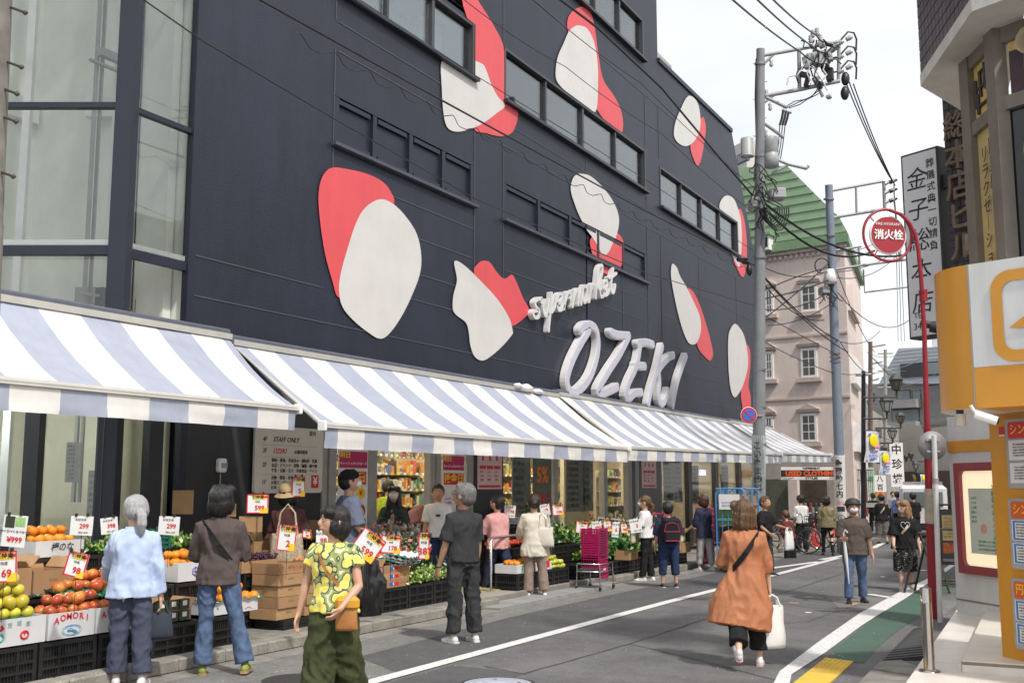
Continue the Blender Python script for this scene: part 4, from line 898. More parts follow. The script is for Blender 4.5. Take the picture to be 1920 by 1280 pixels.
# lit poster case with crimson frame on the side wall
pc_ = empty('lit_poster_case', pw, label='crimson framed lit case holding a cream Japanese notice on the white wall', cat='poster case')
def onw(x, y, T): return T.inverted() @ PL(x, y, T.translation, T.col[2].xyz)
q0, q1 = onw(1797, 868, TWW), onw(1803, 1072, TWW); W_ = 1.15; H_ = q0.y-q1.y; T = TWW @ Matrix.Translation((q0.x+W_/2, (q0.y+q1.y)/2, .05))
mb = MB(); k = 4; ou = rrect(W_, H_, .01, 6); inn = rrect(W_-.2, H_-.2, .07, 6); kk = len(ou)
mb.add([(x, y, .03) for x, y in ou]+[(x, y, .03) for x, y in inn]+[(x, y, -.05) for x, y in ou]+[(x, y, -.02) for x, y in inn], [(i, (i+1) % kk, kk+(i+1) % kk, kk+i) for i in range(kk)]+[(2*kk+i, 2*kk+(i+1) % kk, (i+1) % kk, i) for i in range(kk)]+[(kk+i, kk+(i+1) % kk, 3*kk+(i+1) % kk, 3*kk+i) for i in range(kk)], CRIM, T); mb.build('frame', pc_)
mb = MB(); mb.prism(inn, -.03, -.02, M('lightbox_cream', (.85, .74, .50), emit=.55, var=.06, vs=2), T); mb.build('lightbox', pc_)
mb = MB(); mb.bx((-.36, -.42, -.015), (.6, .36, -.010), M('notice_paper', (.55, .58, .50), rough=.6, var=.05), T); mb.text('お客様を待っている人へ', T @ Matrix.Translation((.1, .0, -.006)) @ Matrix.Rotation(-PI/2, 4, 'Z'), .075, GREEN, .001)
mb.bx((.18, .12, -.008), (.42, .32, -.006), GREEN, T); mb.text('至急', T @ Matrix.Translation((.3, .22, -.004)), .1, PAPER, .001); mb.bx((.18, -.14, -.008), (.42, .06, -.006), GREEN, T); mb.text('募集', T @ Matrix.Translation((.3, -.04, -.004)), .1, PAPER, .001)
mb.lathe([(0, -.006), (.06, -.007)], M('pink_dot', (.6, .3, .25), var=.1), 14, T @ Matrix.Translation((-.1, -.12, 0))); rows(mb, T @ Matrix.Translation((.08, -.32, -.01)), .6, .14, 3, 4, GREEN); rows(mb, T @ Matrix.Translation((-.24, .1, -.01)) , .16, .34, 6, 6, GREEN); mb.build('notice', pc_)
# three poster holders on the orange column
for i, (y0, y1, ttl, tc_, lb) in enumerate(((787, 915, 'シン', RED, 'topmost grey framed holder with red heading on the orange column'), (934, 1064, 'シン', M('vermilion', (.62, .10, .02), var=0), 'middle grey framed holder with two blue bordered sheets on the orange column'), (1082, 1213, '円', M('vermilion'), 'lowest grey framed holder with yellow heading on the orange column'))):
    p0, p1 = onw(1889+i*6, y0, TC_), onw(1891+i*7, y1, TC_); h = p0.y-p1.y; wd = h*.72; T = TC_ @ Matrix.Translation((p0.x+wd/2, (p0.y+p1.y)/2, .0)); r_ = empty('poster_holder', T.translation, label=lb, cat='poster holder')
    mb = MB(); mb.prism(rrect(wd, h, .03), 0, .03, M('holder_grey', (.34, .34, .35), rough=.4), T); mb.build('frame', r_)
    mb = MB(); mb.prism(rrect(wd-.07, h*.24, .03), .031, .034, tc_, T @ Matrix.Translation((0, h*.34, 0))); mb.text(ttl+('グル' if i < 2 else '募集'), T @ Matrix.Translation((-wd*.36, h*.34, .037)), .10, YEL, .001, al='LEFT', bold=.01); mb.build('heading', r_)
    for j in range(2):
        mb = MB(); yy_ = h*(.05-.33*j); mb.box((0, yy_, .034), (wd-.08, h*.29, .006), PAPER, T)
        if i: mb.box((0, yy_, .038), (wd-.11, h*.27, .002), M('sheet_blue', (.05, .18, .45), var=.05), T); mb.box((.01, yy_, .040), (wd-.15, h*.22, .002), PAPER, T)
        rows(mb, T @ Matrix.Translation((.01, yy_, .0405)), wd-.18, h*.2, 5, i*3+j); mb.build('sheet', r_)
mb = MB(); p0 = onw(1873, 800, TC_); mb.bx((p0.x, p0.y-.07, 0), (p0.x+.07, p0.y, .004), RED, TC_); mb.bx((p0.x, p0.y-.085, 0), (p0.x+.07, p0.y-.07, .004), PAPER, TC_); tag(mb.build('warning_sticker'), 'tiny red and white sticker at the top corner of the orange column', 'sticker')
# bollard ----------------------------------------------------------
p = G(1743, 1258, z1); bo = empty('bollard', p, label='shiny stainless steel bollard at the corner of the cream steps', cat='bollard')
mb = MB(); T = Matrix.Translation(p); CHR = M('chrome', (.42, .40, .38), rough=.13, metal=1, var=.08); mb.lathe([(.0, .70), (.043, .70), (.046, .69), (.046, .585), (.049, .58), (.046, .565), (.046, .02)], CHR, 28, T); mb.build('post', bo); mb = MB(); mb.lathe([(.046, .022), (.085, .015), (.09, 0)], CHR, 28, T); mb.build('base_flange', bo)
# grating ramp ------------------------------------------------------
a, b, c, d = G(1655, 1228, .05), G(1736, 1228, .05), G(1748, 1170, .05), G(1712, 1172, .05)
IRN = M('ramp_rubber', (.035, .035, .036), rough=.6, var=.2, vs=20); rp_ = empty('kerb_ramp', (a+c)/2*1.0, label='dark ribbed kerb ramp plate between the green lane and the cream steps', cat='ramp')
mb = MB(); low = lambda q: Vector((q.x, q.y, .012)); mb.add([low(a), b, c, low(d), Vector((a.x, a.y, 0)), Vector((b.x, b.y, 0)), Vector((c.x, c.y, 0)), Vector((d.x, d.y, 0))], [(0, 1, 2, 3), (0, 4, 5, 1), (4, 7, 6, 5), (1, 5, 6, 2), (2, 6, 7, 3), (3, 7, 4, 0)], IRN); mb.build('plate', rp_)
mb = MB()
for i in range(14):
    s_ = (i+.5)/14; e0, e1 = low(a).lerp(low(d), s_), b.lerp(c, s_); mb.tube([e0.lerp(e1, .04)+Vector((0, 0, .004)), e0.lerp(e1, .96)+Vector((0, 0, .004))], .006, IRN, 5)
mb.build('rib', rp_)
for k_, (px_, lb) in enumerate(((((1652, 1238), (1690, 1236), (1722, 1250), (1712, 1264), (1636, 1252)), 'worn grey concrete kerb block touching the ramp plate'), (((1634, 1255), (1710, 1267), (1700, 1300), (1600, 1290)), 'worn grey concrete kerb block at the bottom edge by the steps'))):
    q = [G(x, y, .05) for x, y in px_]; mb = MB(); mb.prism([(p.x, p.y) for p in q][::-1], 0, .05+.004*k_, CONC); tag(mb.build('kerb_block'), lb, 'kerb block')
# fire hydrant pole ---------------------------------------------------
REDP = M('pole_red', (.27, .014, .024), rough=.42, var=.12, vs=6); p = G(1750, 1160); dep = (p-Vector((0, 0, HC))).dot(FW)
hy = empty('fire_hydrant_sign', p, label='tall crimson hooked pole carrying the round red fire hydrant sign', cat='sign pole')
pk = lambda x, y: AT(x, y, dep)
pts = [p, pk(1744, 1000), pk(1738, 800), pk(1733, 620), pk(1727, 520), pk(1722, 470), pk(1716, 440), pk(1705, 418), pk(1690, 402), pk(1668, 394)]
mb = MB(); mb.tube(pts[:3], [.055, .048, .045], REDP, 12); mb.tube([pk(1744, 980), pk(1743.5, 915)], .066, M('pole_band', (.4, .35, .28), rough=.6, var=.3), 12); mb.tube(pts[2:], [.036, .029, .027, .025, .025, .024, .022, .021], REDP, 12); mb.tube([pk(1731.5, 565), pk(1731, 545)], .05, REDP, 10); mb.tube([pk(1731, 548), pk(1730, 543)], .055, REDP, 10); mb.build('pole', hy)
TH = frame(pk(1664, 441), RT+FH*.18, UP*.2+Vector((0, 0, 1))); s_ = dep/2000
mb = MB(); mb.tube([TH @ Vector((49*s_*math.cos(a), 49*s_*math.sin(a), 0)) for a in [2*PI*i/40 for i in range(41)]], .018, REDP, 7); mb.build('ring', hy)
mb = MB()
for a in (135, 235, 305): c = math.cos(R(a)); q = math.sin(R(a)); mb.tube([TH @ Vector((36*s_*c, 36*s_*q, -.01)), TH @ Vector((49*s_*c, 49*s_*q, 0))], .008, REDP, 5)
mb.build('spoke', hy)
mb = MB(); mb.lathe([(0, .02), (36.5*s_, .02), (37.5*s_, .01), (36.5*s_, -.01), (0, -.01)], PAPER, 40, TH); mb.build('rim', hy); mb = MB(); mb.lathe([(0, .024), (34.5*s_, .024)], M('sign_red', (.30, .012, .025), rough=.4, var=.05), 40, TH); mb.build('disc', hy)
mb = MB(); mb.text('消火栓', TH @ Matrix.Translation((0, -1*s_, .034)), 20*s_, PAPER, .001, bold=.025, sp=.95); mb.text('FIRE HYDRANT', TH @ Matrix.Translation((0, 20*s_, .034)), 7.5*s_, PAPER, .001); mb.build('lettering', hy)
# white pole with round sign seen from behind
p = G(1763, 1166); dep = (p-Vector((0, 0, HC))).dot(FW); rs_ = empty('round_road_sign', p, label='round traffic sign seen from its grey back on a thin white pole', cat='road sign'); pk = lambda x, y: AT(x, y, dep)
mb = MB(); WPOLE = M('white_pole', (.62, .62, .64), rough=.4, var=.08); mb.tube([p, pk(1751, 815)], .032, WPOLE, 12); mb.cyl(pk(1754, 905), pk(1754, 896), .038, GREYF, 12); mb.build('pole', rs_)
TD = frame(pk(1751, 835)+FH*.05, RT, (0, 0, 1)); s_ = dep/2000; mb = MB(); mb.lathe([(0, .004), (27.5*s_, .004), (27.5*s_, -.004), (0, -.004)], M('sign_back', (.22, .22, .22), rough=.5, metal=.3, var=.08), 36, TD); mb.build('disc', rs_)
mb = MB(); [mb.box((0, y, .02), (.16, .025, .02), GREYF, TD) for y in (.07, -.07)]; mb.build('bracket', rs_)
# A-frame boards beside the pole
def aframe(p, w_, h, rz, label, face=None, fn=None, mat=None):
    r_ = empty('folding_sign_stand', p, rz, label, 'sign stand', local=True); mat = mat or M('stand_wood', (.035, .028, .022), rough=.6, var=.25)
    for s_ in (-1, 1):
        mb = MB()
        for x in (-w_/2, w_/2): mb.tube([(x, s_*.28, 0), (x, s_*.02, h)], .018, mat, 4)
        mb.tube([(-w_/2, s_*.24, .15*h), (w_/2, s_*.24, .15*h)], .015, mat, 4); mb.tube([(-w_/2, s_*.02, h), (w_/2, s_*.02, h)], .018, mat, 4); mb.build('leg_frame', r_)
    if face:
        mb = MB(); ang = math.atan(.26/h); T = Matrix.Translation((0, -.16, h*.58)) @ Matrix.Rotation(PI/2-ang, 4, 'X'); mb.box((0, 0, 0), (w_-.03, h*.72, .012), face, T)
        if fn: fn(mb, T @ Matrix.Translation((0, 0, .008)))
        mb.build('board', r_)
    return r_
aframe(G(1738, 1112), .45, .95, R(78), 'dark wooden folding sign stand behind the crimson pole', M('stand_face', (.05, .042, .035), var=.3))
aframe(G(1776, 1108), .42, 1.0, .3, 'black empty folding stand frame beside the white pole')
def f_menu(mb, T):
    mb.box((0, .12, 0), (.36, .5, .003), M('menu_ochre', (.50, .36, .13), var=.2, vs=9), T); rows(mb, T @ Matrix.Translation((0, .12, 0)), .3, .42, 7, 12)
    mb.box((0, -.28, 0), (.36, .2, .003), M('menu_food', (.45, .10, .02), var=.6, vs=18), T)
aframe(G(1790, 1075), .46, 1.35, .1, 'tall menu board with ochre price list near the white wall corner', DARKF, f_menu)
# ================================================================== people
def remesh(mb, vox, sm=2, fn=None):
    """fuse overlapping closed shapes into one continuous skin"""
    me = bpy.data.meshes.new('r'); me.from_pydata(mb.v, [], mb.f); me.update()
    o = bpy.data.objects.new('r', me); COL.objects.link(o)
    m = o.modifiers.new('r', 'REMESH'); m.mode = 'VOXEL'; m.voxel_size = vox
    if sm: s_ = o.modifiers.new('s', 'SMOOTH'); s_.iterations = sm; s_.factor = .5
    C.view_layer.update(); r = bpy.data.meshes.new_from_object(o.evaluated_get(C.evaluated_depsgraph_get()))
    bpy.data.objects.remove(o); bpy.data.meshes.remove(me)
    if fn:
        no = [v.normal.copy() for v in r.vertices]
        for v, n in zip(r.vertices, no): v.co = fn(v.co.copy(), n)
        r.update()
    r.polygons.foreach_set('use_smooth', [True]*len(r.polygons))
    return r
def part_mesh(name, me, mat, parent):
    me.name = name; me.materials.clear(); me.materials.append(mat); o = bpy.data.objects.new(name, me); COL.objects.link(o); o.parent = parent; return o
def folds(amp, fx=9, fz=3.5, seed=0, drape=0):
    def f(p, n):
        q = Vector((p.x*fx+seed, p.y*fx, p.z*fz)); a = noise.noise(q+Vector((noise.noise(q*.7)*1.5, 0, 0)))
        a = .9-3.2*abs(a)-1.3*abs(noise.noise(q*2.2+Vector((3, 7, 1))))
        if drape: a += drape*math.sin(math.atan2(p.y, p.x)*9+seed+2*noise.noise(Vector((p.x*3, p.y*3, seed))))
        return p+n*amp*a
    return f
SKIN = M('skin', (.52, .30, .20), rough=.5, var=.06, vs=9, bump=.03); SKIN2 = M('skin_tan', (.42, .23, .15), rough=.5, var=.08, vs=9); SKIN3 = M('skin_pale', (.60, .38, .28), rough=.5, var=.05, vs=9)
def hairm(name, col, col2=None): return M(name, col, rough=.38, var=.35, vs=16, stretch=(6, 6, .7), spec=.5, bump=.5, bs=30, col2=col2)
HBLK = hairm('hair_black', (.012, .011, .011)); HBRN = hairm('hair_brown', (.16, .085, .035), (.035, .018, .009)); HGRY = hairm('hair_grey', (.42, .42, .43), (.25, .25, .26)); HIRON = hairm('hair_iron', (.22, .215, .21), (.05, .05, .05)); HBLD = hairm('hair_ash_blond', (.33, .20, .10), (.16, .09, .045))
def cloth(name, col, var=.10, rough=.85, vs=8, bump=.25, bs=260, **k): return M(name, col, rough=rough, var=var, vs=vs, bump=bump, bs=bs, spec=.25, **k)
def rotv(v, yaw): return Vector((v[0]*math.cos(yaw)-v[1]*math.sin(yaw), v[0]*math.sin(yaw)+v[1]*math.cos(yaw), v[2]))
def limb(d, bend, ax): pass
def person(label, loc, face, H=1.6, skin=None, hair=None, hairstyle='short', top=None, bottom=None, shoes=None, lod=1, pose=None, group=None, build=1.0, extra=None):
    """figure facing local +Y, right hand at +X. face: heading in degrees (0 = +Y, positive towards -X)"""
    P_ = dict(lean=2, twist=0, head=(0, 0), la=(4, 8, 12), ra=(4, 8, 12), ll=(2, 2, 0), rl=(-2, 2, 0), foot=(0, 0), step=0)
    P_.update(pose or {}); skin = skin or SKIN; seed = hash(label) % 97 if False else sum(map(ord, label)) % 97
    root = empty('person', loc, R(face), label, 'person', group, local=True)
    h = H; bw = build
    # ---- skeleton
    hip = Vector((0, 0, .53*h)); ln = R(P_['lean']); spine = lambda k: hip+Vector((0, math.sin(ln)*k*h, math.cos(ln)*k*h))
    chest = spine(.19); neck = spine(.295); tw_ = R(P_['twist'])
    def lr(v): return rotv(v, tw_)
    hy, hp = R(P_['head'][0]), R(P_['head'][1]); hc = neck+Vector((0, math.sin(ln+hp*.5)*.09*h+.006*h, .097*h))
    def arm(sd, a):
        s_ = spine(.246)+lr(Vector((sd*.094*h*bw, 0, 0))); pit, outw, bend = map(R, a[:3]); roll = R(a[3]) if len(a) > 3 else 0
        d = Vector((sd*math.sin(outw), math.sin(pit), -math.cos(pit)*math.cos(outw))).normalized(); e = s_+lr(d)*.172*h
        # forearm bends forward (and inward by roll)
        f_ = Vector((-sd*math.sin(roll)*math.sin(bend)+sd*math.sin(outw)*.6*math.cos(bend), math.sin(pit+bend)*math.cos(roll), -math.cos(pit+bend)))
        f_.normalize(); w_ = e+lr(f_)*.150*h; return s_, e, w_, lr(f_)
    def leg(sd, a, ft):
        q = hip+Vector((sd*.052*h*bw, 0, -.015*h)); pit, outw, bend = map(R, a)
        k = q+Vector((sd*math.sin(outw), math.sin(pit), -math.cos(pit))).normalized()*.245*h
        an = k+Vector((sd*math.sin(outw), math.sin(pit-bend), -math.cos(pit-bend))).normalized()*.235*h; return q, k, an
    LA, RA = arm(-1, P_['la']), arm(1, P_['ra']); LL, RL = leg(-1, P_['ll'], 0), leg(1, P_['rl'], 0)
    lo = min(LL[2].z, RL[2].z); dz = .038*h-lo; dZ = Vector((0, 0, dz))
    hip += dZ; chest += dZ; neck += dZ; hc += dZ; LA, RA = [tuple(x+dZ for x in A[:3])+(A[3],) for A in (LA, RA)]; LL, RL = [tuple(x+dZ for x in A) for A in (LL, RL)]
    sp = lambda k: spine(k)+dZ if False else hip+Vector((0, math.sin(ln)*k*h, math.cos(ln)*k*h))
    J = dict(hip=hip, chest=chest, neck=neck, hc=hc, LA=LA, RA=RA, LL=LL, RL=RL, h=h, sp=sp, lr=lr, root=root)
    seg = 12 if lod > 1 else 16
    # frames for head
    Hm = Matrix.Translation(hc) @ Matrix.Rotation(hy, 4, 'Z') @ Matrix.Rotation(-hp, 4, 'X')
    hs = .066*h
    def torso(mb, m, infl, k0=-.03, k1=.275, wid=1.0, flare=0):
        rs = [(-.06, .088, .068), (-.02, .098, .072), (.04, .086, .062), (.10, .083, .060), (.17, .098, .066), (.22, .104, .065), (.25, .086, .056), (.270, .060, .048), (.288, .042, .042)]
        pts, rr = [], []
        for k, a, b in rs:
            if k < k0-.001 or k > k1+.001: continue
            pts.append(sp(k)); fl = 1+flare*max(0, (.2-k))
            rr.append((a*h*bw*wid*fl+infl, b*h*fl*(1+.25*(bw-1))+infl))
        # ring orientation: x wide, y deep
        vs = []; n = seg+4
        for p, (a, b) in zip(pts, rr):
            for j in range(n):
                t = 2*PI*j/n; c_, s_ = math.cos(t), math.sin(t); e = .82
                q = Vector((a*abs(c_)**e*(1 if c_ > 0 else -1), b*abs(s_)**e*(1 if s_ > 0 else -1), 0)); f_ = (p.z-hip.z)/(.28*h); vs.append(p+rotv(q, tw_*max(0, min(1, f_))))
        k = len(pts); fs = [(i*n+j, i*n+(j+1) % n, (i+1)*n+(j+1) % n, (i+1)*n+j) for i in range(k-1) for j in range(n)]+[tuple(range(n))[::-1], tuple(range((k-1)*n, k*n))]
        mb.add(vs, fs, m)
    # ---- body
    mb = MB(); torso(mb, skin, -.016); vox = {1: .0085, 2: .012, 3: .02}[lod]
    mb.tube([sp(.25), sp(.29), hc+Vector((0, -.01*h, -.03*h))], [.045*h, .034*h, .034*h], skin, 10)
    for sd, (s_, e, w_, fd) in ((-1, LA), (1, RA)):
        mb.tube([s_+Vector((0, 0, .004*h)), s_.lerp(e, .3), s_.lerp(e, .75), e, e.lerp(w_, .25), e.lerp(w_, .8), w_+fd*.02*h], [.031*h*bw, .028*h*bw, .025*h*bw, .023*h*bw, .0235*h*bw, .016*h, .014*h], skin, 10)
        # hand: palm, four fingers and a thumb
        side = fd.cross(Vector((0, 0, 1)));
        if side.length < .2: side = Vector((0, 1, 0))
        fwd = Vector((0, 1, 0)); pn = lr(Vector((sd, 0, 0))); ax = (fwd-fd*fwd.dot(fd));
        if ax.length < .2: ax = Vector((0, 0, 1))-fd*fd.z
        ax.normalize(); nn = fd.cross(ax).normalized(); nn = nn if nn.dot(pn) < 0 else -nn     # palm side faces the body
        hl = .105*h; pc = w_+fd*hl*.30
        for k in range(4):
            o_ = ax*(.0175-.0115*k)*h; L_ = hl*(.50, .55, .51, .40)[k]; cu = P_.get('curl', .55)
            b0 = w_+fd*hl*.05+o_*.6; b1 = w_+fd*hl*.46+o_; b2 = b1+(fd*math.cos(cu*.6)+nn*math.sin(cu*.6))*L_*.5; b3 = b2+(fd*math.cos(cu*1.6)+nn*math.sin(cu*1.6))*L_*.45
            mb.tube([b0, b1, b2, b3], [.0095*h, .0078*h, .0058*h, .0045*h], skin, 6)
        t0 = w_+fd*hl*.12+ax*.012*h; t1 = t0+(fd*.7+ax*.6+nn*.15).normalized()*.035*h; t2 = t1+(fd*.9+ax*.15+nn*.3).normalized()*.028*h; mb.tube([t0, t1, t2], [.009*h, .0075*h, .0055*h], skin, 6)
    for sd, (q, k, an) in ((-1, LL), (1, RL)): mb.tube([q, q.lerp(k, .4), k, k.lerp(an, .3), k.lerp(an, .85), an-Vector((0, 0, .015*h))], [.048*h*bw, .042*h*bw, .031*h*bw, .032*h*bw, .02*h, .02*h], skin, 10)
    # head
    for c, r in (((0, 0, .008), (.92, 1.08, 1.15)), ((0, .25, -.42), (.70, .74, .72)), ((0, .5, -.78), (.40, .38, .30)), ((0, -.25, .15), (.88, .85, .95))): mb.ball(Vector(c)*hs, tuple(a*hs for a in r), skin, 14, 10, Hm)
    mb.tube([Vector((0, 1.02, .12))*hs, Vector((0, 1.20, -.22))*hs, Vector((0, 1.14, -.32))*hs, Vector((0, .9, -.34))*hs], [.11*hs, .15*hs, .17*hs, .1*hs], skin, 8, Hm)
    for sx in (-1, 1): mb.ball(Vector((sx*.93, -.08, -.1))*hs, (.1*hs, .22*hs, .32*hs), skin, 8, 6, Hm)
    mb.ball(Vector((0, .98, -.62))*hs, (.26*hs, .14*hs, .12*hs), skin, 8, 6, Hm)
    part_mesh('body', remesh(mb, vox, 1), skin, root)
    if lod < 3:
        mb = MB()
        for sx in (-1, 1): mb.ball(Vector((sx*.36, .96, .02))*hs, (.12*hs, .07*hs, .045*hs), M('eye_white', (.6, .58, .55), rough=.3), 8, 6, Hm); mb.ball(Vector((sx*.36, 1.03, .02))*hs, (.06*hs, .025*hs, .05*hs), INK, 8, 6, Hm)
        mb.build('eyes', root); mb = MB()
        for sx in (-1, 1): mb.tube([Vector((sx*.16, 1.04, .24))*hs, Vector((sx*.4, 1.0, .30))*hs, Vector((sx*.58, .86, .24))*hs], .022*hs, HBLK, 5, Hm)
        mb.tube([Vector((-.24, 1.04, -.62))*hs, Vector((0, 1.125, -.615))*hs, Vector((.24, 1.04, -.62))*hs], .045*hs, M('lips', (.38, .12, .10), rough=.5), 6, Hm); mb.build('mouth_and_brows', root)
    # ---- hair
    if hair:
        mb = MB(); hv = .009 if lod == 1 else .014
        def hb(c, r): mb.ball(Vector(c)*hs, tuple(a*hs for a in r), hair, 14, 10, Hm)
        hb((0, -.12, .20), (1.03, 1.12, 1.12))
        if hairstyle in ('short', 'cropped'): hb((0, -.40, -.1), (.94, .85, .86)); hb((0, .5, .85), (.75, .4, .35))
        if hairstyle in ('bob', 'bob_long', 'long'):
            for sx in (-1, 1): hb((sx*.60, -.12, -.35), (.48, .78, .88)); hb((sx*.5, .62, .62), (.55, .45, .5))
            hb((0, -.6, -.4), (1.02, .7, 1.05))
            if hairstyle == 'bob_long': hb((0, -.5, -1.0), (1.12, .75, .85)); hb((.75, .0, -.9), (.42, .5, .85)); hb((-.75, .0, -.9), (.42, .5, .85))
            if hairstyle == 'long': hb((0, -.5, -1.3), (1.15, .6, 1.3)); hb((.8, .1, -1.2), (.36, .45, 1.1)); hb((-.8, .1, -1.2), (.36, .45, 1.1))
        if hairstyle == 'pony':
            hb((0, -.55, -.05), (.95, .75, .8)); q = [Vector(v)*hs for v in ((0, -1.1, -.1), (.1, -1.5, -.35), (.12, -1.62, -1.0), (.1, -1.45, -1.7), (.05, -1.3, -2.05))]
            mb.tube(q, [.3*hs, .42*hs, .46*hs, .34*hs, .1*hs], hair, 10, Hm)
        if hairstyle == 'bun': hb((0, -.55, -.05), (.95, .75, .8)); hb((0, -1.15, .25), (.4, .4, .4))
        def hf(p, n):
            q = Hm.inverted() @ p; a = math.atan2(q.y, q.x); return p+n*hs*(.10*noise.noise(Vector((math.cos(a)*8, math.sin(a)*8, q.z/hs*.4+seed)))+.06*noise.noise(Vector((math.cos(a)*24, math.sin(a)*24, q.z/hs*.7)))-.01)
        part_mesh('hair', remesh(mb, hv, 1, hf), hair, root)
        if hairstyle == 'pony' and lod == 1: mb = MB(); mb.lathe([(.2*hs, -.1*hs), (.42*hs, 0), (.2*hs, .1*hs)], M('hair_tie', (.2, .18, .3)), 10, Hm @ Matrix.Translation(Vector((.02, -1.22, -.15))*hs) @ Matrix.Rotation(1.2, 4, 'X')); mb.build('hair_tie', root)
    # ---- garments
    if bottom:
        kind, mat, kw = bottom; mb = MB(); iv = .012 if lod == 1 else .016 if lod == 2 else .022
        if kind == 'trousers':
            w1, w2 = kw.get('knee', .052), kw.get('hem', .055); up = kw.get('up', .03)
            torso(mb, mat, .004, -.07, .06)
            for q, k, an in (LL, RL):
                e_ = an+(k-an).normalized()*up*h*.5
                mb.tube([q+Vector((0, 0, .02*h)), q.lerp(k, .45), k, k.lerp(e_, .5), e_], [.060*h*bw, (w1+.062)/2*h*bw, w1*h, (w1+w2)/2*h, w2*h], mat, 14)
            fn = folds(kw.get('amp', .007), 8, 6, seed, 0)
        else:
            L_ = kw.get('len', .3); fl = kw.get('flare', .11); pts = [sp(.03), sp(-.02), hip+Vector((0, 0, -.5*L_*h)), hip+Vector((0, 0, -L_*h))]
            mid = (LL[1]+RL[1])/2; pts[2].y += (mid.y-hip.y)*.5; pts[3].y += (mid.y-hip.y)
            mb.tube(pts, [(.084*h, .062*h), (.100*h, .078*h), (.6*fl*h+.055*h, .6*fl*h+.04*h), (fl*h*1.15, fl*h)], mat, 20); fn = folds(.008, 7, 1.2, seed, 1.6)
        part_mesh(kind if kind != 'skirt' else 'skirt', remesh(mb, iv, 2, fn), mat, root)
    if top:
        kind, mat, kw = top; mb = MB(); iv = .012 if lod == 1 else .016 if lod == 2 else .022
        infl = kw.get('fit', .020); L_ = kw.get('len', .02); L_ = max(L_, .03); sl_ = kw.get('sleeve', .55); sw = kw.get('sw', .042); fl = kw.get('flare', 0)
        torso(mb, mat, infl, -.02, .288, 1.02, 0)
        if kind in ('coat', 'dress', 'tunic') or L_ > -.5:
            ee = hip+Vector((0, 0, -L_*h)); ee.y += kw.get('swing', 0)*h; ee.x += kw.get('swingx', 0)*h; mid = sp(.0).lerp(ee, .5); fw_ = kw.get('hemw', .108)
            mb.tube([sp(.12), sp(.03), mid, ee], [(.088*h*bw+infl, .064*h+infl), (.098*h*bw+infl, .070*h+infl), (fw_*.95*h+infl, .072*h*(1+fl)+infl), (fw_*h+infl, .076*h*(1+fl*1.8)+infl)], mat, 22)
        for sd, (s_, e, w_, fd) in ((-1, LA), (1, RA)):
            shd = sp(.250)+lr(Vector((sd*.05*h, 0, 0)))
            if sl_ <= .55: en = s_.lerp(e, sl_/.5 if sl_ < .5 else 1); pts = [shd, s_, s_.lerp(en, .5), en]; rr = [.042*h, .043*h*bw, sw*h, sw*h*1.08]
            else: en = e.lerp(w_, (sl_-.5)*2); pts = [shd, s_, s_.lerp(e, .6), e, e.lerp(en, .6), en]; rr = [.042*h, .043*h*bw, sw*.95*h, sw*.92*h, sw*.85*h, sw*.8*h]
            if sl_ > 0: mb.tube(pts, rr, mat, 12)
        part_mesh(kw.get('name', 'shirt' if kind != 'coat' else 'coat'), remesh(mb, iv, 2, folds(kw.get('amp', .008), 7, 4, seed+5, kw.get('drape', 0))), mat, root)
        if kw.get('collar'):
            mb = MB(); c_ = sp(.292); mb.lathe([(.040*h, -.006*h), (.043*h, .012*h), (.047*h, .012*h), (.050*h, -.012*h)], kw['collar'] if kw['collar'] is not True else mat, 16, Matrix.Translation(c_)); mb.build('collar', root)
    if shoes:
        mat = shoes[0]; sole = shoes[1] if len(shoes) > 1 else mat
        for sd, (q, k, an), fp in ((-1, LL, P_['foot'][0]), (1, RL, P_['foot'][1])):
            mb = MB(); T = Matrix.Translation(an) @ Matrix.Rotation(R(-sd*8), 4, 'Z') @ Matrix.Rotation(R(-fp), 4, 'X')
            for c, r in (((0, -.012, -.016), (.024, .034, .026)), ((0, .03, -.018), (.026, .045, .021)), ((0, .072, -.025), (.029, .040, .014)), ((0, -.004, .004), (.021, .024, .022))): mb.ball(Vector(c)*h, tuple(a*h for a in r), mat, 12, 8, T)
            me = remesh(mb, .010 if lod == 1 else .014, 1); o = part_mesh('shoe', me, mat, root)
            sb = MB(); out_ = [(-.022, -.03), (-.018, -.045), (.0, -.05), (.018, -.045), (.022, -.03), (.022, .02), (.029, .06), (.027, .09), (.012, .112), (-.008, .112), (-.024, .09), (-.028, .06), (-.022, .02)]
            sb.prism([(x*h, y*h) for x, y in out_], -.038*h, -.026*h, sole, T); s2 = sb.build('sole', None, origin=(0, 0, 0)); s2.location = (0, 0, 0); s2.parent = o
    if extra: extra(J, Hm, hs)
    return root
def strap(J, sd, mat, w_=.018, to=.02, name='bag_strap', th=.006):
    """cross-body strap from one shoulder over chest and back to the other hip"""
    h, sp = J['h'], J['sp']; mb = MB(); pts = []
    for i in range(25):
        a = 2*PI*i/24; k = .135+.125*math.cos(a); x = sd*.085*math.cos(a); dy = .094*math.sin(a)*(1-.35*abs(math.cos(a)))
        pts.append(sp(k+.02)+J['lr'](Vector((x*h, dy*h, 0))))
    vs = []
    for i, p in enumerate(pts):
        c_ = Vector((sp(.15).x, sp(.15).y, p.z)); n = (p-c_); n.z = 0; n.normalize(); t = (pts[(i+1) % 24]-pts[i-1 if i else 23]).normalized(); s_ = t.cross(n).normalized()
        for a, b in ((-1, 0), (1, 0), (1, 1), (-1, 1)): vs.append(p+s_*w_*a+n*(th*b+.012))
    mb.add(vs, [(4*i+j, 4*i+(j+1) % 4, 4*i+4+(j+1) % 4, 4*i+4+j) for i in range(24) for j in range(4)], mat); return mb.build(name, J['root'])
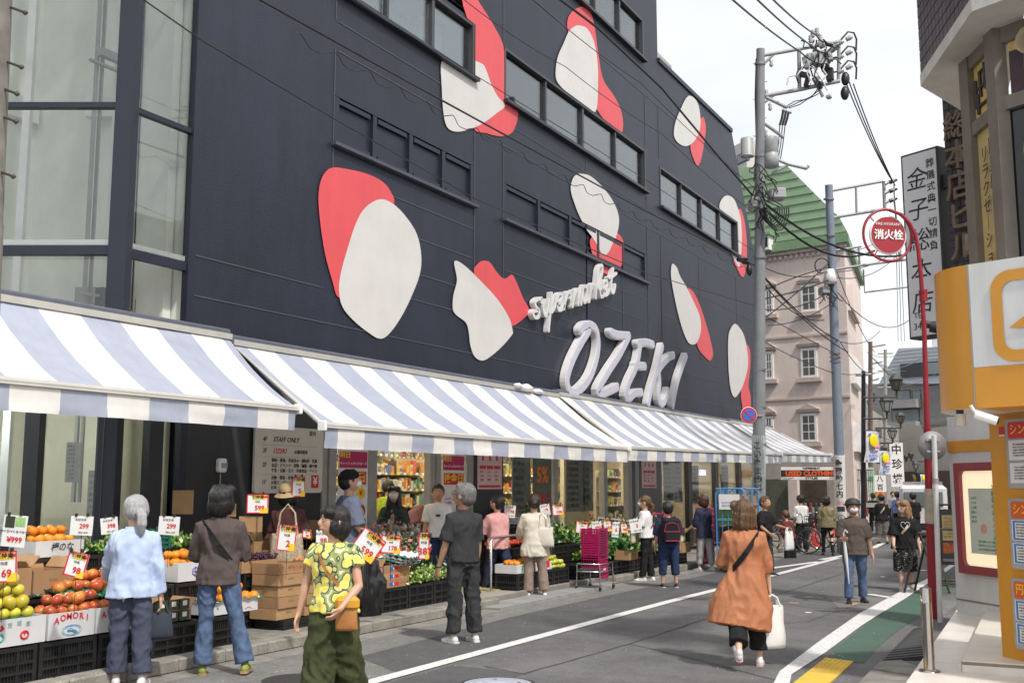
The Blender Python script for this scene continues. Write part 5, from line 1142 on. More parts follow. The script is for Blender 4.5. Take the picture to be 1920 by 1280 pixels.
def bag(J, c, d, mat, name='bag', label=None, puff=.25, rz=0, handles=None, T0=None):
    """soft bag: own thing held by the figure. c in figure coordinates"""
    rt_ = J['root']; Tm = Matrix.Translation(rt_.location) @ Matrix.Rotation(rt_.rotation_euler.z, 4, 'Z'); mb = MB()
    n, m_ = 14, 10; vs = []
    for i in range(m_+1):
        v = i/m_; pr = math.sin(PI*min(1, v*1.0+.02))**.45
        for j in range(n):
            a = 2*PI*j/n; c_, s_ = math.cos(a), math.sin(a)
            x = d[0]/2*(abs(c_)**.5*(1 if c_ > 0 else -1))*(1-.12*v); y = d[1]/2*(abs(s_)**.7*(1 if s_ > 0 else -1))*(.35+.65*pr*(1-v*.5)); z = d[2]*(v-.5); k = 1+.10*noise.noise(Vector((x*9, y*9, z*7+c[0])))
            vs.append((x*k, y*k, z))
    R_ = Matrix.Translation(Vector(c)) @ Matrix.Rotation(rz, 4, 'Z')
    fs = [(i*n+j, i*n+(j+1) % n, (i+1)*n+(j+1) % n, (i+1)*n+j) for i in range(m_) for j in range(n)]+[tuple(range(n))[::-1], tuple(range(m_*n, m_*n+n))]
    mb.add(vs, fs, mat, Tm @ R_, True)
    base = (Tm @ R_) @ Vector((0, 0, -d[2]/2)); r_ = empty(name, base, label=label, cat=name.replace('_', ' ')); mb.build('bag_body', r_)
    if handles:
        mb = MB(); hz = handles
        for s_ in (-1, 1):
            p = [Vector((-d[0]*.28, s_*d[1]*.2, d[2]*.48)), Vector((-d[0]*.2, s_*.01, d[2]*.5+hz*.7)), Vector((0, 0, d[2]*.5+hz)), Vector((d[0]*.2, s_*.01, d[2]*.5+hz*.7)), Vector((d[0]*.28, s_*d[1]*.2, d[2]*.48))]
            mb.tube([(Tm @ R_) @ q for q in p], .010, mat, 6)
        mb.build('handle', r_)
    return r_
# ---------------------------------------------------------------- the people in the street
def GX(x, d, z=.12): p = AT(x, 900, d); return Vector((p.x, p.y, z))
JEAN = cloth('denim', (.075, .115, .20), .35, vs=14); JEAND = cloth('denim_dark', (.018, .035, .085), .25, vs=12); BLKC = cloth('black_cloth', (.014, .014, .015)); CHARC = cloth('charcoal_cloth', (.032, .034, .036), .15)
LBL = cloth('light_blue_linen', (.43, .52, .72), .06); NVT = cloth('navy_trousers', (.055, .065, .10), .12); BRW = cloth('brown_shirt_cloth', (.085, .066, .062), .14)
OLV = cloth('olive_cloth', (.048, .056, .022), .3, vs=3); WTE = cloth('white_cotton', (.66, .66, .66), .04); PNK = cloth('pink_cotton', (.58, .30, .29), .05); CRM = cloth('cream_cloth', (.58, .54, .45), .05); TAU = cloth('taupe_cloth', (.25, .19, .16), .08)
RUST = M('rust_satin', (.37, .145, .068), rough=.62, var=.10, vs=4, spec=.35, bump=.15, bs=60); NVC = cloth('navy_jersey', (.025, .028, .06), .1); GBL = cloth('slate_blue_cotton', (.12, .14, .20), .08)
MAR = cloth('maroon_cloth', (.07, .028, .028)); GRNV = cloth('dark_green_cloth', (.035, .045, .04)); GREYT = cloth('grey_trousers', (.34, .34, .33)); TWEED = M('plaid', (.30, .24, .12), var=.5, vs=40, col2=(.06, .07, .04))
SHW = M('shoe_white', (.62, .62, .60), rough=.5); SHB = M('shoe_black', (.018, .018, .018), rough=.5); GRP_S = M('shoe_green', (.22, .26, .06), rough=.7); COR = M('cork_sole', (.35, .22, .12)); PINKS = M('pink_sole', (.6, .35, .38))
# lemon print
LEM = bpy.data.materials.new('lemon_print'); MATS['lemon_print'] = LEM; LEM.use_nodes = True
n = LEM.node_tree.nodes; l = LEM.node_tree.links; b = n['Principled BSDF']; b.inputs['Roughness'].default_value = .8
t = n.new('ShaderNodeTexCoord'); nz2 = n.new('ShaderNodeTexNoise'); nz2.inputs['Scale'].default_value = 9; vm = n.new('ShaderNodeVectorMath'); vm.operation = 'MULTIPLY_ADD'; vm.inputs[1].default_value = (.05, .05, .05)
v = n.new('ShaderNodeTexVoronoi'); v.inputs['Scale'].default_value = 13; v.inputs['Randomness'].default_value = .9
l.new(t.outputs['Object'], nz2.inputs[0]); l.new(nz2.outputs['Color'], vm.inputs[0]); l.new(t.outputs['Object'], vm.inputs[2]); l.new(vm.outputs[0], v.inputs['Vector'])
r = n.new('ShaderNodeValToRGB'); e = r.color_ramp.elements; e[0].position = 0; e[0].color = (.85, .70, .10, 1); e[1].position = .78; e[1].color = (.72, .70, .45, 1); r.color_ramp.interpolation = 'CONSTANT'
for p_, c_ in ((.30, (.82, .70, .18)), (.41, (.72, .66, .25)), (.50, (.05, .075, .07)), (.59, (.30, .36, .12))): x_ = e.new(p_); x_.color = (*c_, 1)
l.new(v.outputs['Distance'], r.inputs[0]); l.new(r.outputs[0], b.inputs['Base Color'])

p = G(238, 1285)
def ex(J, Hm, hs):
    bag(J, J['RA'][2]+Vector((-.01, .05, -.26)), (.27, .12, .22), cloth('slate_bag', (.035, .045, .06)), 'handbag', 'soft slate blue handbag in the right hand of the silver-haired woman', handles=.10, rz=.3)
person('silver-haired woman with a ponytail in a pale blue linen shirt and navy trousers', p, 42, 1.60, SKIN3, HGRY, 'pony', ('shirt', LBL, dict(sleeve=.95, len=.07, fit=.029, sw=.043, hemw=.120, amp=.010, collar=True)), ('trousers', NVT, dict(knee=.052, hem=.052, up=.06, amp=.010)), (SHW,), 1, dict(la=(30, 12, 25), ra=(-4, 12, 14), ll=(3, 1, 2), rl=(-4, 3, 2), head=(22, -4), lean=3), extra=ex)
p = G(403, 1264)
def ex(J, Hm, hs): strap(J, -1, BLKC, .022)
person('person with black bobbed hair in a crumpled brown shirt, flared jeans and green clogs', p, 40, 1.69, SKIN3, HBLK, 'bob', ('shirt', BRW, dict(sleeve=.93, len=.06, fit=.020, sw=.042, hemw=.112, amp=.010, collar=True)), ('trousers', JEAN, dict(knee=.040, hem=.053, amp=.007, up=.03)), (GRP_S, COR), 1, dict(la=(14, 14, 78, 25), ra=(14, 14, 78, 25), ll=(2, 2, 0), rl=(-4, 13, 0), head=(-15, -14), lean=2), extra=ex)
p = G(622, 1334)
def ex(J, Hm, hs):
    TANL = M('tan_leather', (.38, .16, .045), rough=.55, var=.2, vs=9); MUST = M('mustard_leather', (.55, .28, .02), rough=.6, var=.1)
    strap(J, 1, TANL, .012)
    bg = bag(J, J['hip']+Vector((-.15, .11, -.08)), (.17, .07, .24), TANL, 'shoulder_bag', 'tan and mustard leather shoulder bag on the hip of the woman in the lemon blouse', rz=.2)
    rt_ = J['root']; Tm = Matrix.Translation(rt_.location) @ Matrix.Rotation(rt_.rotation_euler.z, 4, 'Z'); mb = MB(); T = Tm @ Matrix.Translation(J['hip']+Vector((-.15, .11, .0))) @ Matrix.Rotation(.2, 4, 'Z'); mb.box((0, 0, 0), (.185, .085, .11), MUST, T, bev=.03); mb.build('flap', bg)
person('striding woman in a lemon-print blouse and wide olive trousers', p, 196, 1.54, SKIN, HBLK, 'bob', ('blouse', LEM, dict(name='blouse', sleeve=.22, len=.05, fit=.024, sw=.05, hemw=.120, amp=.009)), ('trousers', OLV, dict(knee=.078, hem=.085, amp=.013, up=.1)), (SHB,), 1, dict(ra=(-4, 20, 10), la=(4, 14, 48, 34), ll=(-9, 1, 12), rl=(9, 1, 4), head=(-50, -6), lean=2), extra=ex)
p = G(868, 1204)
def ex(J, Hm, hs):
    mb = MB(); mb.lathe([(.018*J['h'], -.006), (.019*J['h'], 0), (.018*J['h'], .006)], SHB, 12, frame(J['LA'][2], (1, 0, 0), (0, 1, 0))); mb.build('watch', J['root'])
    mb = MB()
    for sx in (-1, 1): mb.lathe([(.2*hs, 0), (.24*hs, 0)], INK, 12, Hm @ Matrix.Translation(Vector((sx*.36, 1.12, .02))*hs) @ Matrix.Rotation(PI/2, 4, 'X')); mb.tube([Hm @ (Vector((sx*.6, 1.08, .03))*hs), Hm @ (Vector((sx*.98, 0, .05))*hs)], .03*hs, INK, 5)
    mb.tube([Hm @ (Vector((-.14, 1.14, .04))*hs), Hm @ (Vector((.14, 1.14, .04))*hs)], .03*hs, INK, 5); mb.build('glasses', J['root'])
person('grey-haired man standing in a charcoal jumpsuit with white and black trainers', p, 62, 1.71, SKIN2, HIRON, 'short', ('jumpsuit_top', CHARC, dict(name='shirt', sleeve=.42, len=.03, fit=.020, sw=.045, amp=.008, hemw=.10, collar=True)), ('trousers', CHARC, dict(knee=.052, hem=.050, amp=.012, up=.05)), (SHW, SHW), 1, dict(la=(6, 10, 16), ra=(4, 8, 12), ll=(1, 2, 0), rl=(-2, 3, 0), head=(28, -12), lean=0), extra=ex)
p = G(935, 1116)
def ex(J, Hm, hs):
    bag(J, J['RA'][2]+Vector((.02, .02, -.26)), (.30, .10, .34), M('plum_bag', (.07, .018, .03), rough=.6), 'tote_bag', 'plum coloured tote hanging beside the person in the pink shirt', handles=.10)
person('person with short black hair in a loose pink shirt stepping towards the entrance', p, 68, 1.56, SKIN3, HBLK, 'short', ('shirt', PNK, dict(sleeve=.55, len=.06, fit=.032, sw=.055, hemw=.118, amp=.011)), ('trousers', cloth('navy_slacks', (.022, .03, .065)), dict(knee=.05, hem=.05, amp=.008)), (SHB,), 2, dict(la=(30, 8, 60, 20), ra=(20, 8, 60), ll=(20, 2, 12), rl=(-18, 3, 4), head=(15, -18), lean=5), extra=ex)
p = G(1003, 1119)
def ex(J, Hm, hs):
    bag(J, J['hip']+Vector((.13, -.10, .08)), (.30, .14, .30), cloth('cream_bag', (.56, .53, .46), .05), 'shoulder_bag', 'large soft cream bag on the shoulder of the woman in the cream tunic', handles=.28, rz=-.3)
person('dark-haired woman in a long cream tunic and taupe trousers looking at the fruit', p, 42, 1.55, SKIN3, hairm('hair_dark', (.02, .012, .009)), 'bun', ('tunic', CRM, dict(name='tunic', sleeve=.93, len=.14, fit=.030, sw=.055, hemw=.135, amp=.010)), ('trousers', TAU, dict(knee=.048, hem=.055, amp=.006, up=.05)), (SHW, SHB), 2, dict(la=(20, 10, 50, 20), ra=(10, 10, 60, 20), ll=(2, 2, 0), rl=(-2, 5, 0), head=(-10, -22), lean=6), extra=ex)
p = G(1213, 1088)
MASK = M('face_mask', (.68, .68, .69), rough=.7)
def fmask(J, Hm, hs): mb = MB(); mb.ball(Vector((0, .72, -.48))*hs, (.62*hs, .52*hs, .42*hs), MASK, 14, 10, Hm); mb.build('face_mask', J['root'])
def ex(J, Hm, hs):
    fmask(J, Hm, hs); bag(J, J['hip']+Vector((.0, .22, .0)), (.34, .14, .28), cloth('linen_bag', (.52, .47, .34), .08), 'tote_bag', 'beige linen tote on the arm of the masked girl', handles=.16); strap(J, 1, BLKC, .010)
person('masked girl with a ponytail in a white T-shirt and side-striped black trousers', p, 100, 1.52, SKIN3, HBRN, 'pony', ('shirt', WTE, dict(sleeve=.42, len=.03, fit=.024, sw=.05, amp=.007)), ('trousers', BLKC, dict(knee=.045, hem=.045, amp=.006)), (SHW,), 2, dict(la=(12, 8, 72), ra=(15, 8, 68), ll=(4, 2, 0), rl=(-5, 2, 0), head=(5, -10), lean=2), extra=ex)
p = G(1255, 1101)
def ex(J, Hm, hs):
    sp = J['sp']; h = J['h']; rt_ = J['root']; Tm = Matrix.Translation(rt_.location) @ Matrix.Rotation(rt_.rotation_euler.z, 4, 'Z')
    r_ = empty('backpack', Tm @ (sp(.05)+Vector((0, -.2, 0))), label='black backpack with magenta piping on the back of the woman in navy', cat='backpack')
    mb = MB(); T = Tm @ Matrix.Translation(sp(.14)+Vector((0, -.175, 0))); mb.box((0, 0, 0), (.30, .15, .42), BLKC, T, bev=.05); mb.build('pack_body', r_); MG = M('magenta_piping', (.35, .01, .08), rough=.5)
    mb = MB(); mb.box((0, -.085, -.10), (.25, .05, .18), BLKC, T, bev=.02); mb.build('front_pocket', r_); mb = MB(); mb.tube([T @ Vector(q) for q in ((-.13, -.08, -.02), (-.10, -.082, .10), (0, -.083, .13), (.10, -.082, .10), (.13, -.08, -.02))], .007, MG, 5); mb.tube([T @ Vector((-.13, -.115, -.02)), T @ Vector((.13, -.115, -.02))], .006, MG, 5); mb.tube([T @ Vector((-.12, -.115, -.17)), T @ Vector((.12, -.115, -.17))], .008, MG, 5); mb.build('piping', r_)
    mb = MB()
    for sx in (-1, 1): mb.tube([T @ Vector((sx*.09, .05, .19)), T @ Vector((sx*.10, .13, .20)), T @ Vector((sx*.11, .30, .14)), T @ Vector((sx*.13, .30, -.05)), T @ Vector((sx*.16, .12, -.14))], (.01, .022), BLKC, 6) if False else mb.tube([T @ Vector((sx*.09, .04, .18)), T @ Vector((sx*.10, .12, .205)), T @ Vector((sx*.11, .22, .17))], .022, BLKC, 6)
    mb.build('shoulder_strap', r_)
person('short-haired woman in a navy T-shirt and cropped jeans wearing a black backpack', p, 35, 1.42, SKIN, HBLK, 'cropped', ('shirt', NVC, dict(sleeve=.5, len=.03, fit=.028, sw=.055, amp=.007)), ('trousers', JEAND, dict(knee=.052, hem=.048, up=.22, amp=.006)), (SHB, SHW), 2, dict(la=(4, 8, 14), ra=(4, 10, 14), ll=(1, 2, 0), rl=(-1, 3, 0), head=(0, -10), build=1.1), build=1.15, extra=ex)
p = G(1322, 1070)
person('woman with brown bobbed hair in a long navy tunic and pale grey trousers', p, 62, 1.53, SKIN3, hairm('hair_plum', (.06, .022, .018)), 'bob', ('tunic', NVC, dict(name='tunic', sleeve=.6, len=.10, fit=.026, sw=.048, hemw=.115, amp=.006)), ('trousers', GREYT, dict(knee=.046, hem=.044, up=.1, amp=.006)), (SHW,), 2, dict(la=(12, 8, 50), ra=(8, 8, 30), ll=(4, 2, 0), rl=(-6, 4, 0), head=(10, -14)))
p = G(1402, 1248)
def ex(J, Hm, hs):
    strap(J, 1, BLKC, .024)
    bag(J, J['RA'][2]+Vector((.02, .0, -.36)), (.27, .14, .40), M('white_plastic_bag', (.72, .72, .71), rough=.35, var=.04), 'carrier_bag', 'full white carrier bag swinging from the hand of the shopper in the rust coat', handles=.10, rz=.5)
person('shopper walking away in a long rust-orange coat with streaked brown hair', p, 22, 1.55, SKIN3, HBRN, 'bob_long', ('coat', RUST, dict(name='coat', sleeve=.68, len=.295, fit=.020, sw=.048, hemw=.185, flare=.24, swing=-.04, swingx=-.05, amp=.010, drape=.35, collar=True)), ('trousers', BLKC, dict(knee=.056, hem=.058, amp=.008, up=.12)), (SHW, PINKS), 1, dict(la=(10, 14, 74, 35), ra=(2, 12, 10), rl=(6, 3, 4), ll=(-12, 2, 34), foot=(-46, 0), head=(38, -4), lean=3), extra=ex)
p = G(1606, 1130)
def ex(J, Hm, hs):
    fmask(J, Hm, hs); mb = MB(); CAPM = M('cap_cloth', (.03, .03, .03)); mb.ball(Vector((0, -.05, .55))*hs, (1.12*hs, 1.18*hs, .82*hs), CAPM, 16, 8, Hm); mb.lathe([(1.1*hs, .52*hs), (1.45*hs, .38*hs), (1.44*hs, .33*hs), (1.05*hs, .46*hs)], CAPM, 20, Hm); mb.build('hat', J['root'])
    rt_ = J['root']; Tm = Matrix.Translation(rt_.location) @ Matrix.Rotation(rt_.rotation_euler.z, 4, 'Z'); w_ = J['RA'][2]; a, b = Tm @ (w_+Vector((.0, .05, .02))), Tm @ (w_+Vector((-.03, .13, -.62)))
    u_ = empty('umbrella', b, label='furled clear umbrella held point down by the man in the hat', cat='umbrella'); mb = MB(); mb.tube([a+Vector((0, 0, -.03)), a.lerp(b, .4), b], [.022, .026, .006], M('clear_plastic', (.55, .58, .60), rough=.2), 8); mb.build('canopy', u_); mb = MB(); mb.tube([a-(b-a)*.0, a-(b-a)*.10, a-(b-a)*.17+Vector((.03, 0, .01)), a-(b-a)*.12+Vector((.06, 0, .0))], .011, SHW, 7); mb.build('handle', u_)
person('masked man in a dark hat, taupe shirt and jeans', p, 202, 1.50, SKIN2, HBLK, 'cropped', ('shirt', cloth('taupe_shirt', (.10, .078, .068), .08), dict(sleeve=.45, len=.07, fit=.032, sw=.055, hemw=.122, amp=.008, collar=True)), ('trousers', JEAN, dict(knee=.044, hem=.042, amp=.006)), (SHB,), 1, dict(ra=(6, 10, 88), la=(4, 12, 12), ll=(-6, 3, 8), rl=(8, 3, 2), head=(0, -6), build=1.1), build=1.08, extra=ex)
p = G(1701, 1106)
def ex(J, Hm, hs):
    mb = MB(); c_ = J['sp'](.19)+Vector((0, .150, 0)); q = []
    for i in range(25): t = 2*PI*i/24; q.append(c_+Vector((.006*16*math.sin(t)**3*.75, -.012*abs(math.sin(t)), .0062*(13*math.cos(t)-5*math.cos(2*t)-2*math.cos(3*t)-math.cos(4*t))*.8)))
    mb.tube(q, .0045, WTE, 5); mb.build('heart_print', J['root']); strap(J, -1, M('pale_strap', (.5, .42, .30)), .016)
DOT = bpy.data.materials.new('dotted_black'); MATS['dotted_black'] = DOT; DOT.use_nodes = True; n = DOT.node_tree.nodes; l = DOT.node_tree.links
t = n.new('ShaderNodeTexCoord'); v = n.new('ShaderNodeTexVoronoi'); v.inputs['Scale'].default_value = 32; r = n.new('ShaderNodeValToRGB'); r.color_ramp.interpolation = 'CONSTANT'; r.color_ramp.elements[0].color = (.5, .5, .48, 1); r.color_ramp.elements[1].position = .22; r.color_ramp.elements[1].color = (.012, .012, .013, 1)
l.new(t.outputs['Object'], v.inputs[0]); l.new(v.outputs[0], r.inputs[0]); l.new(r.outputs[0], n['Principled BSDF'].inputs[0]); n['Principled BSDF'].inputs['Roughness'].default_value = .85
person('ash-blond woman in a black heart T-shirt and dotted black skirt', p, 196, 1.47, SKIN3, HBLD, 'long', ('shirt', BLKC, dict(sleeve=.50, len=.07, fit=.036, sw=.062, hemw=.13, amp=.009)), ('skirt', DOT, dict(len=.31, flare=.115)), (M('shoe_cream', (.5, .47, .42)),), 1, dict(ra=(8, 10, 35), la=(2, 12, 12), ll=(-10, 2, 10), rl=(10, 2, 3), head=(-48, 4)), extra=ex)
p = G(1656, 1019)
def ex(J, Hm, hs): strap(J, 1, M('pale_strap', (.5, .42, .30)), .02)
person('far walker in black with a pale cross strap and wide grey trousers', p, 25, 1.52, SKIN3, HBLK, 'bun', ('shirt', BLKC, dict(sleeve=.6, len=.06, fit=.04, sw=.06, hemw=.13)), ('trousers', GREYT if False else cloth('grey_skirt', (.13, .125, .12)), dict(knee=.075, hem=.08, up=.3)), (SHB,), 2, dict(ll=(6, 2, 4), rl=(-6, 2, 4), ra=(2, 10, 40)), extra=ex)
p = G(1553, 1041)
person('passer-by in a checked waistcoat and black leggings with a black shoulder bag', p, 20, 1.50, SKIN3, HBLK, 'bob', ('shirt', TWEED, dict(sleeve=.5, len=.06, fit=.034, sw=.055, hemw=.125)), ('trousers', BLKC, dict(knee=.034, hem=.032)), (SHB,), 2, dict(ll=(10, 2, 6), rl=(-8, 2, 6), la=(2, 8, 60), ra=(2, 8, 50)))
p = G(1716, 1018)
person('dark-haired walker in black with a dark red sleeve seen from behind before the van', p, 22, 1.58, SKIN, HBLK, 'cropped', ('shirt', BLKC, dict(sleeve=.45, fit=.03, sw=.05)), ('trousers', BLKC, {}), (SHW,), 3, dict(ll=(8, 2, 5), rl=(-8, 2, 5)))
p = G(1773, 1005)
def ex(J, Hm, hs): mb = MB(); mb.ball(Vector((0, -.05, .35))*hs, (1.35*hs, 1.45*hs, 1.25*hs), WHITE, 14, 8, Hm); mb.build('helmet', J['root'])
person('person in a white helmet and black shirt standing near the menu board', p, 200, 1.48, SKIN2, None, 'short', ('shirt', BLKC, dict(sleeve=.45, fit=.03)), ('trousers', JEAND, {}), (SHB,), 3, dict(ra=(10, 8, 60)), extra=ex)
for (x, y, H_, f_, tp, bt, lb) in ((1686, 1003, 1.6, 25, cloth('sky_blue_cotton', (.16, .28, .62)), BLKC, 'distant walker in a bright sky-blue shirt'), (1640, 1000, 1.55, 25, BLKC, BLKC, 'distant dark figure walking left of the pale cross strap walker'), (1676, 985, 1.6, 200, GREYT, JEAND, 'tiny distant figure in grey coming down the street')):
    person(lb.replace('left of', 'just beyond'), G(x, y), f_, H_, SKIN, HBLK, 'cropped', ('shirt', tp, dict(sleeve=.5, fit=.03)), ('trousers', bt, {}), (SHB,), 3, dict(ll=(8, 2, 5), rl=(-8, 2, 5)))
p = G(1437, 1078)
def ex(J, Hm, hs): bag(J, J['LA'][2]+Vector((0, .05, -.24)), (.26, .12, .36), M('white_plastic_bag', (.72, .72, .71)), 'carrier_bag', 'white plastic bag held out over the bicycles by the man in the black T-shirt', handles=.08)
person('man in a black T-shirt holding out a white plastic bag beyond the utility pole', p, 250, 1.50, SKIN2, HBRN, 'cropped', ('shirt', BLKC, dict(sleeve=.42, fit=.03, sw=.052)), ('trousers', CHARC, {}), (SHB,), 2, dict(la=(18, 22, 62), ra=(10, 10, 50), head=(0, -6)), extra=ex)
# people around the shop door
def ex(J, Hm, hs):
    mb = MB(); HT = cloth('straw_hat_cloth', (.42, .31, .17), .15); mb.ball(Vector((0, -.05, .62))*hs, (1.1*hs, 1.15*hs, .95*hs), HT, 16, 8, Hm); mb.lathe([(1.02*hs, .55*hs), (1.65*hs, .05*hs), (1.7*hs, .02*hs), (1.63*hs, .0), (1.0*hs, .42*hs)], HT, 24, Hm); mb.lathe([(1.12*hs, .45*hs), (1.16*hs, .52*hs), (1.12*hs, .6*hs)], M('hat_band', (.05, .03, .02)), 20, Hm); mb.build('sun_hat', J['root'])
    NET = M('woven_check', (.60, .52, .38), var=.6, vs=70, col2=(.12, .08, .04)); bag(J, J['hip']+Vector((.06, -.26, -.08)), (.42, .14, .50), NET, 'tote_bag', 'large woven check tote with tan handles carried by the woman in the sun hat', handles=.34)
person('woman in a tan sun hat and dark maroon T-shirt picking produce', GX(541, 12.9), 28, 1.58, SKIN3, HBLK, 'bob', ('shirt', MAR, dict(sleeve=.42, fit=.028, sw=.05)), ('trousers', BLKC, {}), (SHB,), 2, dict(ra=(20, 10, 60), la=(4, 8, 10), head=(-20, -14), lean=5), extra=ex)
def cap_(col):
    def f(J, Hm, hs): fmask(J, Hm, hs); mb = MB(); mb.ball(Vector((0, -.05, .5))*hs, (1.12*hs, 1.18*hs, .78*hs), col, 16, 8, Hm); mb.box(Vector((0, 1.35, .42))*hs, (1.3*hs, .95*hs, .08*hs), col, Hm, bev=.01); mb.build('cap', J['root'])
    return f
person('tall man in a black cap and long slate-blue T-shirt beside the yellow-lettered poster', GX(650, 13.4), -35, 1.76, SKIN, HBLK, 'cropped', ('shirt', GBL, dict(sleeve=.5, len=.13, fit=.034, sw=.058, hemw=.12)), ('trousers', BLKC, {}), (SHB,), 2, dict(ra=(8, 8, 40), la=(4, 8, 14), head=(-12, -12), lean=4), extra=cap_(BLKC))
def ex(J, Hm, hs):
    cap_(M('cap_grey', (.05, .055, .06)))(J, Hm, hs); mb = MB(); mb.ball(J['sp'](.2)+Vector((0, .105, 0)), (.045, .03, .13), cloth('peach_top', (.45, .28, .20))); mb.build('inner_top', J['root'])
person('shop worker in a grey cap and dark open cardigan bagging vegetables', GX(742, 16.0), 200, 1.55, SKIN3, HBLK, 'long', ('shirt', GRNV, dict(sleeve=.55, len=.05, fit=.034, sw=.055)), ('trousers', GREYT, {}), (SHB,), 2, dict(la=(14, 8, 70, 30), ra=(14, 8, 70, 30), head=(6, -20), lean=8), extra=ex)
def ex(J, Hm, hs): mb = MB(); mb.box(J['sp'](.17)+Vector((-.02, .122, 0)), (.07, .012, .035), INK, bev=.005); mb.build('shirt_print', J['root'])
person('boy in a white printed T-shirt and blue jeans standing at the shop entrance', GX(822, 16.6), 205, 1.58, SKIN2, HBLK, 'cropped', ('shirt', WTE, dict(sleeve=.42, len=.04, fit=.026, sw=.05)), ('trousers', JEAND, {}), (SHW,), 2, dict(ra=(4, 8, 14), la=(4, 8, 20), head=(10, 0)), extra=ex)
person('shopper in a lime and black top inside the lit shop', GX(728, 19.2), 30, 1.66, SKIN, HBLK, 'cropped', ('shirt', cloth('lime_cloth', (.30, .40, .03), .4), dict(sleeve=.5, fit=.03)), ('trousers', BLKC, {}), (SHB,), 3)
person('shopper in orange far inside the lit shop', GX(792, 23), 30, 1.55, SKIN, HBLK, 'cropped', ('shirt', cloth('orange_cloth', (.6, .12, .03)), dict(sleeve=.5, fit=.03)), ('trousers', BLKC, {}), (SHB,), 3)
person('stooping shopper in a navy cap seen through the shop window', GX(952, 19.0), 110, 1.5, SKIN3, HBLK, 'short', ('shirt', NVC, dict(sleeve=.6, fit=.03)), ('trousers', BLKC, {}), (SHB,), 3, dict(lean=25, ra=(30, 8, 50)))
person('person in a dark red checked shirt sitting low behind the parked bicycles', gz(G(1482, 1046)-Vector((0, 0, G(1482, 1046).z+.25))), 60, 1.40, SKIN, HBRN, 'bun', ('shirt', cloth('maroon_check', (.12, .03, .03), .5, vs=30), dict(sleeve=.6, fit=.03)), ('trousers', BLKC, {}), (SHB,), 3, dict(lean=12))
person('person in a plain white T-shirt behind the bicycles outside the clothes shop', gz(G(1505, 1035)-Vector((0, 0, G(1505, 1035).z+.0))), 40, 1.50, SKIN, HBLK, 'cropped', ('shirt', WTE, dict(sleeve=.5, fit=.03)), ('trousers', BLKC, {}), (SHB,), 3)
# ================================================================== produce stands
CRB = M('crate_black', (.016, .016, .017), rough=.38, var=.2); CARD = M('cardboard', (.36, .215, .105), rough=.8, var=.10, vs=5); CARDD = M('cardboard_dark', (.24, .145, .07), rough=.85, var=.12, vs=5); BOXW = M('white_carton', (.56, .56, .57), rough=.6, var=.05); TRG = M('tray_green', (.02, .16, .07), rough=.45, var=.2, vs=20); TEAL = M('tray_teal', (.06, .36, .30), rough=.45, var=.12)
MAG = M('basket_magenta', (.36, .008, .09), rough=.35, var=.08)
for m_, a_ in ((CARD, .14),): objvar(m_, a_)
def crate_obj(d=(.40, .58, .30), mat=None, name='produce_crate', inner=True):
    mat = mat or CRB; x, y, h = d; r_ = empty(name, local=True); mb = MB()
    for sx in (-1, 1):
        for sy in (-1, 1): mb.box((sx*(x/2-.02), sy*(y/2-.02), h/2), (.04, .04, h), mat)
    for z in (.012, h*.30, h*.56, h-.02):
        for sx in (-1, 1): mb.box((sx*(x/2-.006), 0, z), (.014, y-.06, .022 if z < h-.03 else .035), mat)
        for sy in (-1, 1): mb.box((0, sy*(y/2-.006), z), (x-.06, .014, .022 if z < h-.03 else .035), mat)
    k = int(y/.028)
    for i in range(1, k):
        t = -y/2+y*i/k
        for sx in (-1, 1): mb.box((sx*(x/2-.010), t, h*.45), (.006, .007 if i % 7 else .03, h*.86), mat)
    for i in range(1, 12):
        t = -x/2+x*i/12
        for sy in (-1, 1): mb.box((t, sy*(y/2-.010), h*.45), (.007, .006, h*.86), mat)
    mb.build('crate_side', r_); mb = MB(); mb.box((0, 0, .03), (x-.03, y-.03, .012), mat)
    if inner: mb.box((0, 0, h*.5), (x-.05, y-.05, h*.8), M('crate_shadow', (.012, .012, .012), rough=.9))  # added dark block stands in for the shade inside the crate
    mb.build('crate_floor_and_shade', r_); return r_
_cr = {}
def crate(x, t, z, d=(.40, .58, .30), label=None, rz=0, mat=None, grp='black slatted plastic crates under the produce'):
    k = (d, mat.name if mat else '')
    if k not in _cr: o = _cr[k] = crate_obj(d, mat)
    else: o = copy_tree(_cr[k])
    o.location = (x, t, z+fall(t)); o.rotation_euler = (0, 0, rz); tag(o, label or 'black slatted plastic crate holding up the produce boxes along the kerb', 'crate', grp); return o
